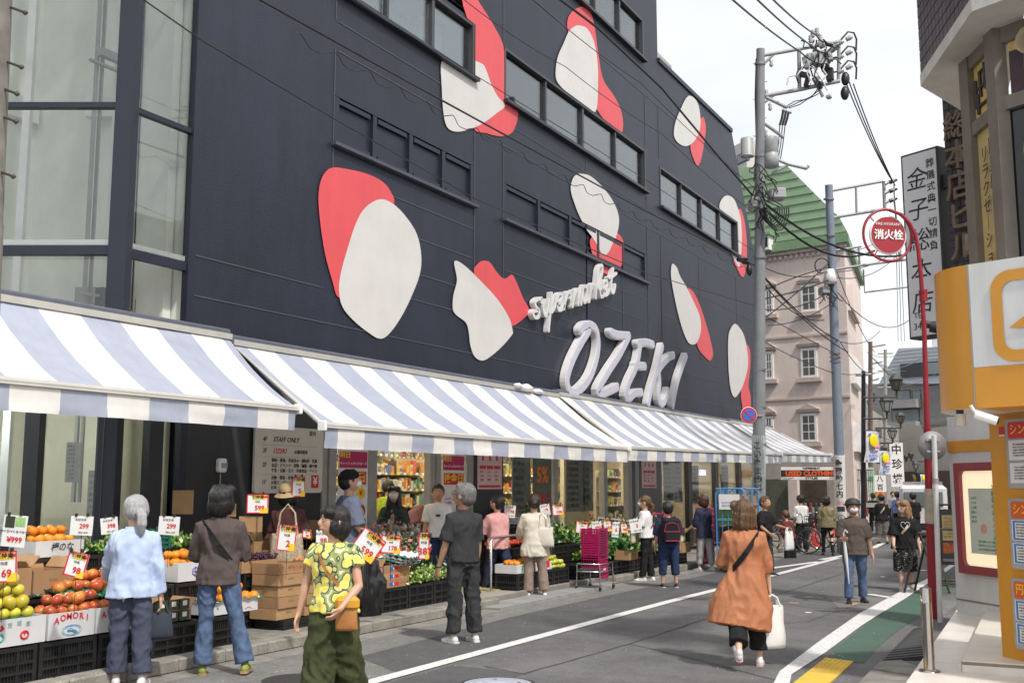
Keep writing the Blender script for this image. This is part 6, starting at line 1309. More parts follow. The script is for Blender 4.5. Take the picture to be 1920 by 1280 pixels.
def carton(x, t, z, d, label, mat=None, open_=True, fn=None, rz=0, group=None, flaps=False, fill=None, name='carton', slots=True):
    """corrugated box d=(x depth, y width, height); printed side faces the street (+X)"""
    mat = mat or CARD; a, b, h = d; r_ = empty(name, (x, t, z+fall(t)), rz, label, 'box', group, local=True); mb = MB(); w_ = .008
    for sx in (-1, 1): mb.box((sx*(a/2-w_/2), 0, h/2), (w_, b, h), mat)
    for sy in (-1, 1): mb.box((0, sy*(b/2-w_/2), h/2-.001), (a-2*w_-.002, w_, h-.002), mat)
    mb.box((0, 0, .008), (a-.02, b-.02, .012), mat)
    if not open_: mb.box((0, 0, h-.006), (a-.018, b-.018, .01), mat)
    if slots:
        for sx in (1,): mb.box((sx*(a/2+.001), 0, h*.62), (.002, .09, .022), CARDD)
    mb.build('carton_side', r_)
    if flaps:
        mb = MB()
        for sy in (-1, 1): mb.box((0, sy*(b/2+.04), h+.05), (a-.02, .01, .12), mat, rx=-sy*.7)
        mb.box((-a/2-.02, 0, h+.06), (.01, b-.02, .13), mat, ry=-.3); mb.build('flap', r_)
    if fill: mb = MB(); mb.box((0, 0, h*.55), (a-.03, b-.03, h*.5), fill); mb.build('filling', r_)
    if fn: mb = MB(); fn(mb, Matrix.Translation((a/2+.002, 0, h/2)) @ frame((0, 0, 0), (0, 1, 0), (0, 0, 1))); mb.build('print', r_)
    return r_
_pr = {}
def fruit(kind, p, r, mat, label, grp, sq=.92, rnd=None):
    k = (kind, mat.name)
    if k not in _pr:
        root = empty(kind, local=True); mb = MB()
        vs, n, m_ = [], 14, 10
        for i in range(m_+1):
            a = PI*i/m_
            for j in range(n):
                b = 2*PI*j/n; q = 1-.22*abs(math.cos(a))**6+.015*math.sin(3*b); vs.append((math.sin(a)*math.cos(b)*q*r, math.sin(a)*math.sin(b)*q*r, math.cos(a)*q*r*sq))
        mb.add(vs, [(i*n+j, (i+1)*n+j, (i+1)*n+(j+1) % n, i*n+(j+1) % n) for i in range(m_) for j in range(n)], mat, None, True); mb.build('flesh', root)
        mb = MB(); mb.tube([(0, 0, r*.66), (r*.05, 0, r*.95)], .0025, M('stem_brown', (.08, .05, .02)), 5); mb.build('stem', root); _pr[k] = root; o = root
    else: o = copy_tree(_pr[k])
    rnd = rnd or random; s_ = rnd.uniform(.84, 1.12); o.location = (p[0], p[1], p[2]+fall(p[1])); o.scale = (s_, s_, s_); o.rotation_euler = (rnd.uniform(-.6, .6), rnd.uniform(-.6, .6), rnd.uniform(0, 6)); tag(o, label, kind, grp); return o
APL = M('apple_skin', (.50, .025, .02), rough=.28, col2=(.62, .30, .06), vs=9, stretch=(1, 1, .5)); YAP = M('yellow_apple', (.66, .50, .035), rough=.3, col2=(.50, .50, .06), vs=12); ORA = M('orange_peel', (.75, .24, .012), rough=.45, var=.12, vs=9, bump=.2, bs=300); LIM = M('lime_peel', (.30, .38, .03), rough=.4, col2=(.55, .50, .08), vs=15); TOM = M('tomato_skin', (.55, .05, .02), rough=.25, var=.2); POT = M('onion_skin', (.55, .22, .08), rough=.5, var=.25, vs=15)
for m_, a_ in ((APL, .38), (YAP, .22), (ORA, .2), (LIM, .3), (TOM, .3), (POT, .3)): objvar(m_, a_)
def pile(kind, cx, ct, z, w_, l_, r, mat, n, label, grp, seed=1, dome=.06):
    rn = random.Random(seed); out_ = []
    lay = 0
    while len(out_) < n and lay < 4:
        nx, ny = max(1, int((w_-lay*r)/(2*r*.98))), max(1, int((l_-lay*r)/(2*r*.98)))
        for i in range(nx):
            for j in range(ny):
                if len(out_) >= n: break
                x = cx-(nx-1)*r+i*2*r+rn.uniform(-.006, .006); t = ct-(ny-1)*r+j*2*r+rn.uniform(-.006, .006); out_.append(fruit(kind, (x, t, z+r+lay*r*1.55), r, mat, label, grp, rnd=rn))
        lay += 1
# ---- nearest block, three tiers
for i in range(7): crate(-7.96, 8.18-i*.60, .10, label='black slatted crate in the front row at the kerb, under the fruit boxes')
for i in range(7):
    for z in (.10, .41): crate(-8.42, 8.30-i*.60, z, label='black slatted crate stacked two high in the second row behind the fruit')
for i in range(8):
    for z in (.10, .41, .72): crate(-8.90, 9.35-i*.60, z, label='black slatted crate stacked three high in the third row against the lift lobby') if not (z == .72 and i < 1) else None
def f_aom(mb, T):
    for i, (s_, y) in enumerate(zip('AOMORI', (-.012, .006, .015, .015, .006, -.012))): mb.text(s_, T @ Matrix.Translation((-.155+i*.062, .055+y, .002)), .075, RED, .0005, bold=.02)
    for a, b in ((.10, .045), (.085, .036)): mb.tube([T @ Vector((a*math.cos(2*PI*i/24), -.045+b*math.sin(2*PI*i/24), .002)) for i in range(25)], .0018, M('print_blue', (.12, .35, .55), var=0), 4)
    mb.tube([T @ Vector((-.045, -.04, .002)), T @ Vector((.02, -.045, .003)), T @ Vector((.05, -.06, .002))], .010, M('print_blue'), 5); mb.tube([T @ Vector((-.02, -.025, .002)), T @ Vector((.03, -.065, .002))], .007, M('print_blue'), 5); mb.ball(T @ Vector((0, -.035, .002)), .008, RED, 6, 4)
carton(-7.955, 6.40, .412, (.38, .47, .215), 'white AOMORI apple carton nearest the silver-haired woman', BOXW, fn=f_aom, fill=TRG, slots=False)
carton(-7.955, 6.89, .412, (.38, .47, .215), 'white AOMORI apple carton mostly hidden behind the silver-haired woman', BOXW, fn=f_aom, fill=TRG, slots=False)
def f_rad(mb, T):
    for x, y, c in ((-.17, -.03, TEAL), (.06, -.03, RED)): mb.tube([T @ Vector((x+.035*math.cos(a), y+.03*math.sin(a), .002)) for a in [2*PI*i/16 for i in range(17)]], .008, c, 5)
    mb.tube([T @ Vector((.06, .0, .002)), T @ Vector((.06, -.03, .002))], .006, RED, 5); mb.tube([T @ Vector((.04, -.01, .002)), T @ Vector((.08, -.01, .002))], .004, RED, 5)
    for x, y in ((-.16, .03), (-.14, .04), (-.15, .055)): mb.ball(T @ Vector((x, y, .001)), (.002, .014, .012), RED, 8, 5)
    for i, s_ in enumerate('茨城産'): mb.text(s_, T @ Matrix.Translation((-.08+i*.085, .055+.01*(i == 1), .002)), .045, M('print_green', (.15, .32, .26), var=0), .0004)
carton(-7.955, 5.88, .412, (.38, .52, .215), 'white carton with crimson and green vegetable emblems full of yellow apples', BOXW, fn=f_rad, fill=TEAL, slots=False)
pile('yellow_apple', -7.93, 5.86, .60, .34, .50, .058, YAP, 24, 'yellow apple in the white carton at the near end of the stand', 'yellow apples in the front carton', 3)
for i, (t, x) in enumerate(((5.86, -7.80), (6.02, -7.80))): pass
pile('apple', -7.94, 6.55, .575, .32, .70, .057, APL, 20, 'red and yellow apple in the AOMORI cartons', 'apples in the AOMORI cartons', 4)
# green moulded trays sliding forward with loose apples
def tray(x, t, z, w_, l_, mat, label, tilt=.12, rz=0, name='fruit_tray'):
    mb = MB(); n, m_ = 20, 14; vs = []
    for i in range(m_+1):
        for j in range(n+1):
            u, v = i/m_-.5, j/n-.5; vs.append((u*w_, v*l_, -.014*(math.cos(u*2*PI*4)*math.cos(v*2*PI*5))+.012*noise.noise(Vector((u*3, v*3, x)))+(.02 if abs(u) > .47 or abs(v) > .47 else 0)))
    fs = [(i*(n+1)+j, (i+1)*(n+1)+j, (i+1)*(n+1)+j+1, i*(n+1)+j+1) for i in range(m_) for j in range(n)]; T = Matrix.Translation((x, t, z)) @ Matrix.Rotation(rz, 4, 'Z') @ Matrix.Rotation(tilt, 4, 'Y')
    mb.add(vs, fs, mat, T, True); mb.add([(a, b, c-.006) for a, b, c in vs], [f[::-1] for f in fs], PAPER, T, True); return tag(mb.build(name), label, 'tray', 'teal and white trays in the crooked stack' if 'crooked' in label else None)
tray(-8.16, 6.85, .73, .42, .62, TRG, 'dark green moulded tray with loose apples behind the AOMORI cartons', .18, .1)
tray(-8.08, 7.25, .70, .40, .55, TRG, 'dark green moulded tray tilted towards the road behind the silver-haired woman', .2, -.1)
rn = random.Random(8)
for i in range(16):
    fruit('apple', (-8.22+rn.uniform(-.10, .16), 6.62+i*.05+rn.uniform(-.02, .02), .775+rn.uniform(0, .03)), .056, APL, 'loose red apple lying on the dark green trays', 'loose apples on the green trays', rnd=rn)
pile('apple', -8.42, 7.10, .72, .34, .66, .057, APL, 26, 'red apple in the upper heap behind the green trays', 'apples heaped on the second tier', 5)
tray(-7.96, 5.85, .655, .2, .5, TEAL, 'crumpled pale green tray liner over the yellow apples', .1)
tray(-8.42, 6.2, .73, .36, .55, TEAL, 'teal liner on the second tier at the near end', .0)
# cardboard boxes upper left
carton(-8.46, 6.12, .72, (.40, .48, .26), 'open brown cardboard box with loose flaps at the near end of the stand', CARD, flaps=True, fill=CARDD)
carton(-8.50, 6.62, .72, (.40, .42, .22), 'open brown cardboard box holding pale mushrooms beside the price tag', CARD, flaps=True, fill=M('mushroom', (.5, .42, .25), var=.3, vs=20))
def f_ten(mb, T): mb.text('樺のな', T @ Matrix.Translation((.02, .01, .002)), .085, INK, .0004, bold=.01, shear=.2)
carton(-8.90, 7.00, 1.025, (.38, .54, .15), 'white carton with brushed black characters on the third tier', BOXW, fn=f_ten, fill=TRG, slots=False)
pile('orange', -8.86, 7.0, 1.13, .3, .48, .054, ORA, 12, 'orange in the white carton with brushed characters', 'oranges on the third tier', 6)
def f_hex(mb, T): mb.tube([T @ Vector((.045*math.cos(a), .045*math.sin(a), .002)) for a in [PI/6+PI/3*i for i in range(7)]], .006, M('print_violet', (.15, .12, .4), var=0), 4); mb.tube([T @ Vector((0, .03, .002)), T @ Vector((0, -.03, .002))], .005, M('print_violet'), 4); mb.tube([T @ Vector((-.025, .0, .002)), T @ Vector((.025, 0, .002))], .005, M('print_violet'), 4)
carton(-8.42, 8.28, .722, (.38, .48, .19), 'white carton with a violet hexagon emblem between the two women', BOXW, fn=f_hex, fill=TEAL, slots=False)
pile('orange', -8.38, 8.2, .85, .3, .42, .054, ORA, 12, 'orange in the white hexagon carton', 'oranges in the hexagon carton', 7)
crate(-8.90, 8.15, 1.03, (.36, .50, .20), 'dark green plastic crate at the back behind the price card', mat=M('crate_green', (.01, .11, .07), rough=.4, var=.15), grp='green crates')
def f_org(mb, T): mb.box((.0, .02, .001), (.03, .06, .001), M('orange_ink'), T); mb.tube([T @ Vector((.14, -.04, .001)), T @ Vector((.19, -.02, .001)), T @ Vector((.24, -.04, .001))], .003, RED, 4); mb.lathe([(0, .001), (.01, .001)], INK, 8, T @ Matrix.Translation((-.25, 0, 0)))
carton(-7.96, 8.40, .412, (.36, .66, .125), 'low white carton of oranges beside the flared jeans', BOXW, fn=f_org, fill=TEAL, slots=False)
pile('orange', -7.95, 8.50, .50, .34, .56, .056, ORA, 20, 'orange heaped in the low white carton beside the flared jeans', 'oranges in the low white carton', 9)
tray(-7.92, 8.42, .535, .34, .74, TEAL, 'bright teal tray edge sticking out of the low orange carton', .05)
carton(-7.98, 7.62, .412, (.34, .40, .10), 'open brown box with torn flaps between the two shoppers', CARD, flaps=True, fill=CARDD)
for j in range(3):
    for k in range(2):
        r_ = carton(-7.80-.0, 7.42+j*.14, .415+k*.105, (.05, .125, .095), 'small dark tray of vegetables with a white label below the torn box', M('punnet_dark', (.04, .05, .03), rough=.3, var=.4, vs=30), fn=lambda mb, T: mb.box((0, .01, .001), (.055, .045, .001), PAPER, T), slots=False, group='labelled punnets beside the blue bag', name='punnet')
# ---- dark wall group (grapes, cartons)
def f_lab(mb, T): mb.box((0, 0, .001), (.34, .085, .001), M('print_maroon', (.20, .03, .05), var=0), T); mb.box((.0, 0, .002), (.28, .045, .001), CARD, T)
for i in range(3):
    for z in (.10, .41): crate(-8.62, 9.50+i*.60, z, label='black slatted crate in the stack below the grape boxes')
carton(-8.62, 9.50, .72, (.40, .66, .13), 'flat brown carton of dark grapes above the black crates', CARD, fn=f_lab, fill=M('grape', (.06, .015, .04), rough=.35, var=.5, vs=40), slots=False)
rn = random.Random(2); mb = MB()
for i in range(420): mb.ball((-8.62+rn.uniform(-.17, .17), 9.5+rn.uniform(-.30, .30), .855+rn.uniform(0, .055)), .014, M('grape', (.06, .015, .04)), 6, 5)
tag(mb.build('grapes'), 'dark purple grapes massed in the flat brown carton', 'grapes', kind='stuff')
carton(-8.64, 10.15, .72, (.38, .42, .20), 'brown cardboard box with a leaf-filled top beside the grapes', CARD, fill=M('leafy', (.25, .26, .08), var=.5, vs=30))
carton(-9.08, 9.6, .72, (.3, .5, .34), 'tall brown box against the dark wall behind the grapes', CARDD, open_=False); carton(-9.1, 10.2, .72, (.3, .5, .30), 'brown box with open lid against the dark wall', CARD, flaps=True)
carton(-9.16, 11.25, .11, (.36, .62, 1.12), 'tall pile of flattened brown crates against the dark wall', CARDD, open_=False); carton(-9.16, 11.9, .11, (.36, .60, 1.10), 'tall brown slatted crate stack near the door frame', M('wood_crate', (.30, .185, .09), rough=.8, var=.2, vs=8), open_=False)
def placard(p, w_, h, label, mat, rz=R(-62), text=None):
    r_ = empty('placard', p, rz, label, 'placard', local=True); mb = MB(); T = frame((0, 0, 0), (0, 1, 0), (0, 0, 1)); mb.box((0, 0, 0), (w_, h, .008), mat, T); mb.build('board', r_); mb = MB(); mb.tube([(-.01, 0, -h/2), (-.01, 0, -h/2-.35)], .004, INK, 5); mb.build('stick', r_); return r_
for (x, y, w_, h, d, lb) in ((343, 941, .24, .27, 12.2, 'plain brown cardboard square behind the black bobbed head'), (425, 956, .22, .15, 12.4, 'plain brown cardboard rectangle on the dark wall'), (470, 982, .26, .17, 11.8, 'tilted plain brown cardboard near the grape box')):
    placard(AT(x, y, d), w_, h, lb, CARD)
# pallet crate with stacked cartons (mid)
for i in range(2): crate(-8.18, 9.66+i*.60, .10, (.42, .58, .12), 'shallow black crate under the stacked brown cartons')
def f_arr(mb, T): mb.tube([T @ Vector(q) for q in ((-.18, .02, .001), (-.20, -.01, .001), (-.17, -.03, .001))], .004, RED, 4); mb.text('ブランド', T @ Matrix.Translation((.08, 0, .001)), .06, RED, .0004)
k = 0
for j, (t0, n_, z0) in enumerate(((9.50, 5, .225), (9.98, 5, .225), (10.42, 4, .225))):
    for i in range(n_): k += 1; carton(-8.20+.02*(i % 2), t0+.01*(i % 3), z0+i*.122, (.38, .42, .118), 'shallow brown carton in the stacks behind the woman in the lemon blouse', CARD, open_=(i == n_-1), fn=f_arr if (i == n_-1) else None, group='shallow brown cartons stacked behind the lemon blouse', fill=None if i < n_-1 else CARDD)
pile('onion', -8.18, 10.0, .80, .25, .30, .034, POT, 10, 'netted onion on top of the shallow brown cartons', 'onions on the carton stack', 11)
# third block right of the lemon blouse
for i in range(4): crate(-8.15, 10.88+i*.60, .10, (.40, .58, .30) if i else (.40, .58, .20), label='black slatted crate at the kerb between the lemon blouse and the man in charcoal')
for i in range(4):
    for z in (.10, .41, .72)[:2 if i else 3]: crate(-8.62, 10.98+i*.60, z, label='black slatted crate behind the green lettuces')
def f_flag(mb, T): mb.box((-.12, 0, .001), (.07, .045, .001), BLUE, T); mb.box((-.0, 0, .001), (.10, .045, .001), RED, T); mb.box((-.075, 0, .002), (.02, .03, .001), PAPER, T); mb.text('トマト', T @ Matrix.Translation((.14, 0, .001)), .04, RED, .0004)
for i in range(3): carton(-8.15, 11.52, .405+i*.095, (.38, .56, .092), 'shallow brown carton with blue and red bands, one of three below the teal trays', CARD, fn=f_flag, open_=(i == 2), group='three banded cartons under the teal trays', slots=False, fill=CARDD if i == 2 else None)
carton(-8.15, 11.05, .405, (.36, .34, .26), 'open brown carton with a yellow lining next to the black plastic sack', CARD, flaps=True, fill=M('yellow_lining', (.6, .4, .05)))
for i in range(4): tray(-8.1+.02*i, 11.72+.03*i, .70+.028*i, .36, .58, TEAL if i % 2 == 0 else PAPER, 'teal moulded egg-carton tray in the crooked stack above the banded cartons', .16, .1*i)
def leaf_heap(name, label, c, d, n, cols, seed, size=.05):
    rn = random.Random(seed); mb = MB()
    for i in range(n):
        q = Vector((rn.gauss(0, .33)*d[0], rn.gauss(0, .33)*d[1], abs(rn.gauss(0, .4))*d[2])); q.x = max(-d[0]/2, min(d[0]/2, q.x)); q.y = max(-d[1]/2, min(d[1]/2, q.y)); s_ = size*rn.uniform(.6, 1.3)
        T = Matrix.Translation(Vector(c)+q) @ Euler((rn.uniform(-1.3, 1.3), rn.uniform(-1.3, 1.3), rn.uniform(0, 6))).to_matrix().to_4x4()
        mb.add([(-s_*.5, 0, 0), (0, -s_*.4, .1*s_), (s_*.6, 0, .25*s_), (0, s_*.4, .1*s_), (-s_*.1, 0, -.12*s_)], [(0, 1, 4), (1, 2, 4), (2, 3, 4), (3, 0, 4)], rn.choice(cols), T, True)
    return tag(mb.build(name), label, name.replace('_', ' '), kind='stuff')
LG = [M('leaf_light', (.28, .42, .06), rough=.5, var=.2), M('leaf_mid', (.12, .26, .04), rough=.5, var=.2), M('leaf_white', (.48, .54, .30), rough=.5, var=.1)]; DG = [M('leaf_dark', (.03, .11, .025), rough=.5, var=.3), M('leaf_mid'), M('leaf_scallion', (.06, .2, .06), rough=.45)]; WR = [M('wrap', (.45, .46, .46), rough=.12, var=.3, vs=20), M('wrap_grey', (.25, .26, .25), rough=.15, var=.3), M('leaf_mid'), M('radish_pink', (.5, .15, .14))]
leaf_heap('lettuce_leaves', 'pale green celery and lettuce leaves overflowing the black crate by the man in charcoal', (-8.12, 12.3, .42), (.36, 1.1, .22), 900, LG, 1)
leaf_heap('wrapped_greens', 'clear wrapped vegetables heaped on the rear stand near the shop door', (-8.75, 12.3, .75), (.5, 1.6, .40), 1300, WR, 2, .07)
leaf_heap('wrapped_greens', 'grey film-wrapped produce massed behind the capped shoppers', (-9.0, 13.1, .80), (.4, .7, .35), 600, WR, 12, .07)
mb = MB(); mb.ball((-7.98, 10.90, .42), (.16, .24, .36), M('bin_bag', (.012, .012, .014), rough=.22), 20, 14, jit=.5); mb.ball((-7.98, 10.86, .76), (.07, .1, .12), M('bin_bag'), 12, 8, jit=.6); tag(mb.build('plastic_sack'), 'black plastic sack sagging beside the banded cartons', 'sack')
# red basket column and maroon cloth in the entrance
def basket_obj():
    r_ = empty('shopping_basket', local=True); mb = MB(); h = .22
    for k in range(6):
        z = .02+k*h/5.5; g = 1-.12*(1-k/5)
        for sx in (-1, 1): mb.box((sx*.15*g, 0, z), (.008, .42*g, .016 if k < 5 else .03), MAG)
        for sy in (-1, 1): mb.box((0, sy*.21*g, z), (.30*g, .008, .016 if k < 5 else .03), MAG)
    for sx in (-1, 1):
        for j in range(9): mb.box((sx*.143, -.19+j*.0475, h/2), (.005, .022, h), MAG)
    for sy in (-1, 1):
        for j in range(7): mb.box((-.13+j*.043, sy*.20, h/2), (.022, .005, h), MAG)
    mb.box((0, 0, .012), (.26, .37, .01), MAG); mb.build('basket_wall', r_); mb = MB(); mb.tube([(.13, -.1, h), (.155, -.1, h-.03), (.155, .1, h-.03), (.13, .1, h)], .008, INK, 5); mb.build('handle', r_); return r_
_bk = [None]
def basket(p, rz, label, grp):
    o = copy_tree(_bk[0]) if _bk[0] else basket_obj(); _bk[0] = _bk[0] or o; o.location = (p[0], p[1], p[2]+fall(p[1])); o.rotation_euler = (0, 0, rz); return tag(o, label, 'basket', grp)
bc = (-7.36, 16.35)
for i in range(11): basket((bc[0], bc[1], .36+i*.040), 0, 'magenta shopping basket in the nested stack on the chrome trolley', 'magenta baskets nested on the chrome trolley')
tr_ = empty('basket_trolley', (bc[0], bc[1], 0), label='chrome wire trolley on castors carrying the stack of magenta baskets', cat='trolley')
mb = MB()
for sx in (-1, 1):
    for sy in (-1, 1): mb.tube([(bc[0]+sx*.21, bc[1]+sy*.27, .08), (bc[0]+sx*.20, bc[1]+sy*.26, .42)], .012, STEEL, 7)
for z in (.42, .30):
    q = [(bc[0]+a*.20, bc[1]+b*.26, z) for a, b in ((-1, -1), (1, -1), (1, 1), (-1, 1), (-1, -1))]; mb.tube(q, .011, STEEL, 7)
for i in range(6): mb.tube([(bc[0]-.2, bc[1]-.22+.088*i, .34), (bc[0]+.2, bc[1]-.22+.088*i, .34)], .005, STEEL, 5)
mb.build('wire_frame', tr_)
for sx in (-1, 1):
    for sy in (-1, 1): mb = MB(); c_ = (bc[0]+sx*.21, bc[1]+sy*.27, .038); mb.cyl((c_[0]-.012, c_[1], .038), (c_[0]+.012, c_[1], .038), .036, BLACK, 14); mb.box((c_[0], c_[1], .07), (.034, .03, .03), STEEL); mb.build('castor', tr_)
mb = MB(); mb.box((bc[0]+.16, bc[1]+.0, .28), (.02, .34, .20), MAG, bev=.01); mb.box((bc[0]+.172, bc[1], .33), (.002, .10, .03), PAPER); mb.build('sign_plate', tr_)
for i in range(6): basket((-9.0, 15.2, .12+i*.10), .2, 'magenta basket in the low stack between the charcoal man and the pink shirt', 'magenta baskets stacked by the entrance')
for i in range(9): basket((-7.35, 22.0, .10+i*.115), .1, 'magenta basket in the tall stack beside the blue roll cage', 'magenta baskets stacked beside the roll cage')
mb = MB(); c_ = AT(778, 960, 17.2); T = Matrix.Translation((c_.x, c_.y, .12)); prof = []
vs = []; n = 40; m_ = 14
for i in range(m_+1):
    z = i/m_*1.12; 
    for j in range(n): a = 2*PI*j/n; rr = .34+.03*math.sin(a*9+i*.3)*(1-z*.4)+.03*noise.noise(Vector((math.cos(a)*2, math.sin(a)*2, z*2))); rr *= (1 if i < m_ else .5); vs.append((rr*math.cos(a)*.9, rr*math.sin(a)*1.1, z+.14*math.sin(a)*i/m_))
mb.add(vs, [(i*n+j, i*n+(j+1) % n, (i+1)*n+(j+1) % n, (i+1)*n+j) for i in range(m_) for j in range(n)]+[tuple(range(m_*n, m_*n+n))], M('maroon_drape', (.12, .008, .022), rough=.7, var=.2), T, True); tag(mb.build('draped_bin'), 'shoulder-high bin draped in maroon cloth inside the shop entrance', 'bin')
# block after the entrance
for i in range(2): crate(-7.98, 14.75+i*.60, .06, label='black slatted crate under the white orange cartons past the entrance')
for i in range(3):
    for z in (.10, .41): crate(-8.45, 15.1+i*.60, z, label='black slatted crate stacked behind the oranges past the entrance')
for i in range(4):
    for z in (.10, .41, .72): crate(-8.95, 15.0+i*.60, z, label='black slatted crate in the high rear row past the entrance')
def f_tri(mb, T): mb.box((-.1, 0, .001), (.05, .1, .001), GREEN, T); mb.box((-.04, 0, .001), (.05, .1, .001), M('orange_ink'), T); mb.box((.16, .02, .001), (.10, .1, .001), RED, T)
crate(-7.98, 15.95, .06, label='black slatted crate of limes beside the basket trolley')
for t, lb in ((14.72, 'white printed carton by the plum tote'), (15.33, 'white printed carton of oranges below the cream tunic')): carton(-7.98, t, .365, (.38, .56, .13), lb, BOXW, fn=f_tri, slots=False, fill=TRG)
pile('orange', -7.96, 15.35, .46, .34, .50, .052, ORA, 30, 'orange heaped in the carton below the cream tunic', 'oranges past the entrance', 13)
pile('lime', -7.96, 15.95, .34, .34, .54, .045, LIM, 40, 'green and yellow citrus heaped beside the basket trolley', 'limes by the trolley', 14)
pile('orange', -7.96, 14.72, .46, .3, .4, .044, ORA, 10, 'orange in the carton by the plum tote', 'oranges by the tote', 15)
pile('tomato', -8.42, 15.7, .73, .34, 1.5, .042, TOM, 60, 'red tomato in the long second tier row past the entrance', 'tomatoes on the second tier', 16)
pile('onion', -8.92, 15.6, 1.03, .34, 1.3, .042, POT, 40, 'yellow-brown onion on the high rear tier past the entrance', 'onions on the high tier', 17)
carton(-8.90, 16.75, 1.03, (.38, .60, .12), 'white flat carton high on the rear tier above the trolley', BOXW, fill=POT, slots=False)
leaf_heap('dark_greens', 'bushy dark green leaves standing on the high tier above the trolley', (-8.9, 17.2, 1.05), (.3, .5, .28), 500, DG, 5, .07)
mb = MB(); mb.tube([(-8.1, 14.2, .1), (-8.1, 14.2, .86), (-8.12, 14.3, .90), (-8.15, 16.1, .92), (-8.15, 16.3, .88), (-8.15, 16.32, .1)], .022, STEEL, 8); tag(mb.build('guard_rail'), 'bent chrome guard rail in front of the tomatoes', 'guard rail')
mb = MB(); mb.tube([(-8.3, 18.6, 1.08), (-8.3, 22.5, .80)], .02, GREYF, 8); mb.tube([(-8.3, 18.6, 1.08), (-8.3, 18.6, .1)], .02, GREYF, 8); mb.tube([(-8.3, 22.5, .8), (-8.3, 22.5, .1)], .02, GREYF, 8); tag(mb.build('hand_rail'), 'sloping grey hand rail before the dark panel and the masked girl', 'hand rail')
for i in range(9):
    if 16.7+i*.6 < 22.5: crate(-8.0, 17.0+i*.60, .06, label='black slatted crate at the kerb beneath the leafy vegetables past the trolley')
for i in range(9):
    for z in (.06, .37): crate(-8.5, 17.0+i*.60, z, label='black slatted crate in the rear row past the trolley')
leaf_heap('scallion_bunches', 'long dark green scallions piled beyond the trolley', (-8.1, 18.6, .40), (.45, 1.8, .32), 1100, DG, 3, .11)
leaf_heap('cabbage_leaves', 'pale cabbages and leaves beside the scallions', (-8.0, 17.55, .40), (.36, .6, .16), 400, LG, 4, .08)
leaf_heap('leafy_bundle', 'green and white leaf bundles behind the backpack wearer', (-8.0, 20.8, .40), (.36, 1.6, .2), 600, LG, 7, .08)
carton(-7.72, 18.55, .36, (.3, .42, .17), 'small brown carton leaning out of the leafy row beyond the trolley', CARD, open_=True, fill=M('leaf_mid'))
carton(-7.70, 21.3, .36, (.34, .5, .20), 'brown carton heaped with cauliflowers near the navy tunic', CARD, fill=M('leaf_white'), slots=False)
for i in range(8): fruit('cauliflower', (-7.72+.10*(i % 3-1), 21.12+.12*(i//3)+.03*i % .1, .60+.03*(i % 2)), .075, M('cauliflower', (.5, .52, .34), rough=.8, var=.25, vs=30, bump=.8, bs=60), 'cauliflower heaped in the brown carton near the navy tunic', 'cauliflowers')
leaf_heap('leafy_bundle', 'leafy greens on the rear crates beyond the magenta baskets', (-8.5, 19.5, .70), (.36, 4.6, .3), 1300, DG+LG, 21, .09)
leaf_heap('leafy_bundle', 'mixed greens along the third tier behind the silver-haired woman', (-8.9, 8.2, 1.03), (.3, 1.3, .16), 500, LG+DG, 22, .07)
pile('tomato', -8.42, 11.9, .73, .34, 1.0, .042, TOM, 44, 'red tomato on the second tier behind the lettuces', 'tomatoes behind the lettuces', 31)
pile('orange', -8.46, 15.05, .73, .3, .45, .044, ORA, 20, 'orange on the second tier past the entrance', 'oranges on the second tier past the entrance', 32)
pile('yellow_apple', -8.42, 7.65, .72, .34, .55, .043, YAP, 26, 'yellow apple on the second tier between the two near women', 'yellow apples on the second tier', 33)
# cartons inside the shop window
for i, (t, z, w_, h) in enumerate(((25.4, .12, .9, .5), (25.4, .64, .8, .45), (26.4, .12, .8, .55), (26.4, .69, .7, .35), (27.4, .12, .8, .5), (28.4, .12, .7, .45))): carton(-10.1, t, z, (.5, w_, h), 'large brown carton inside the window behind the backpack wearer', CARDD, open_=False, group='large cartons inside the window')
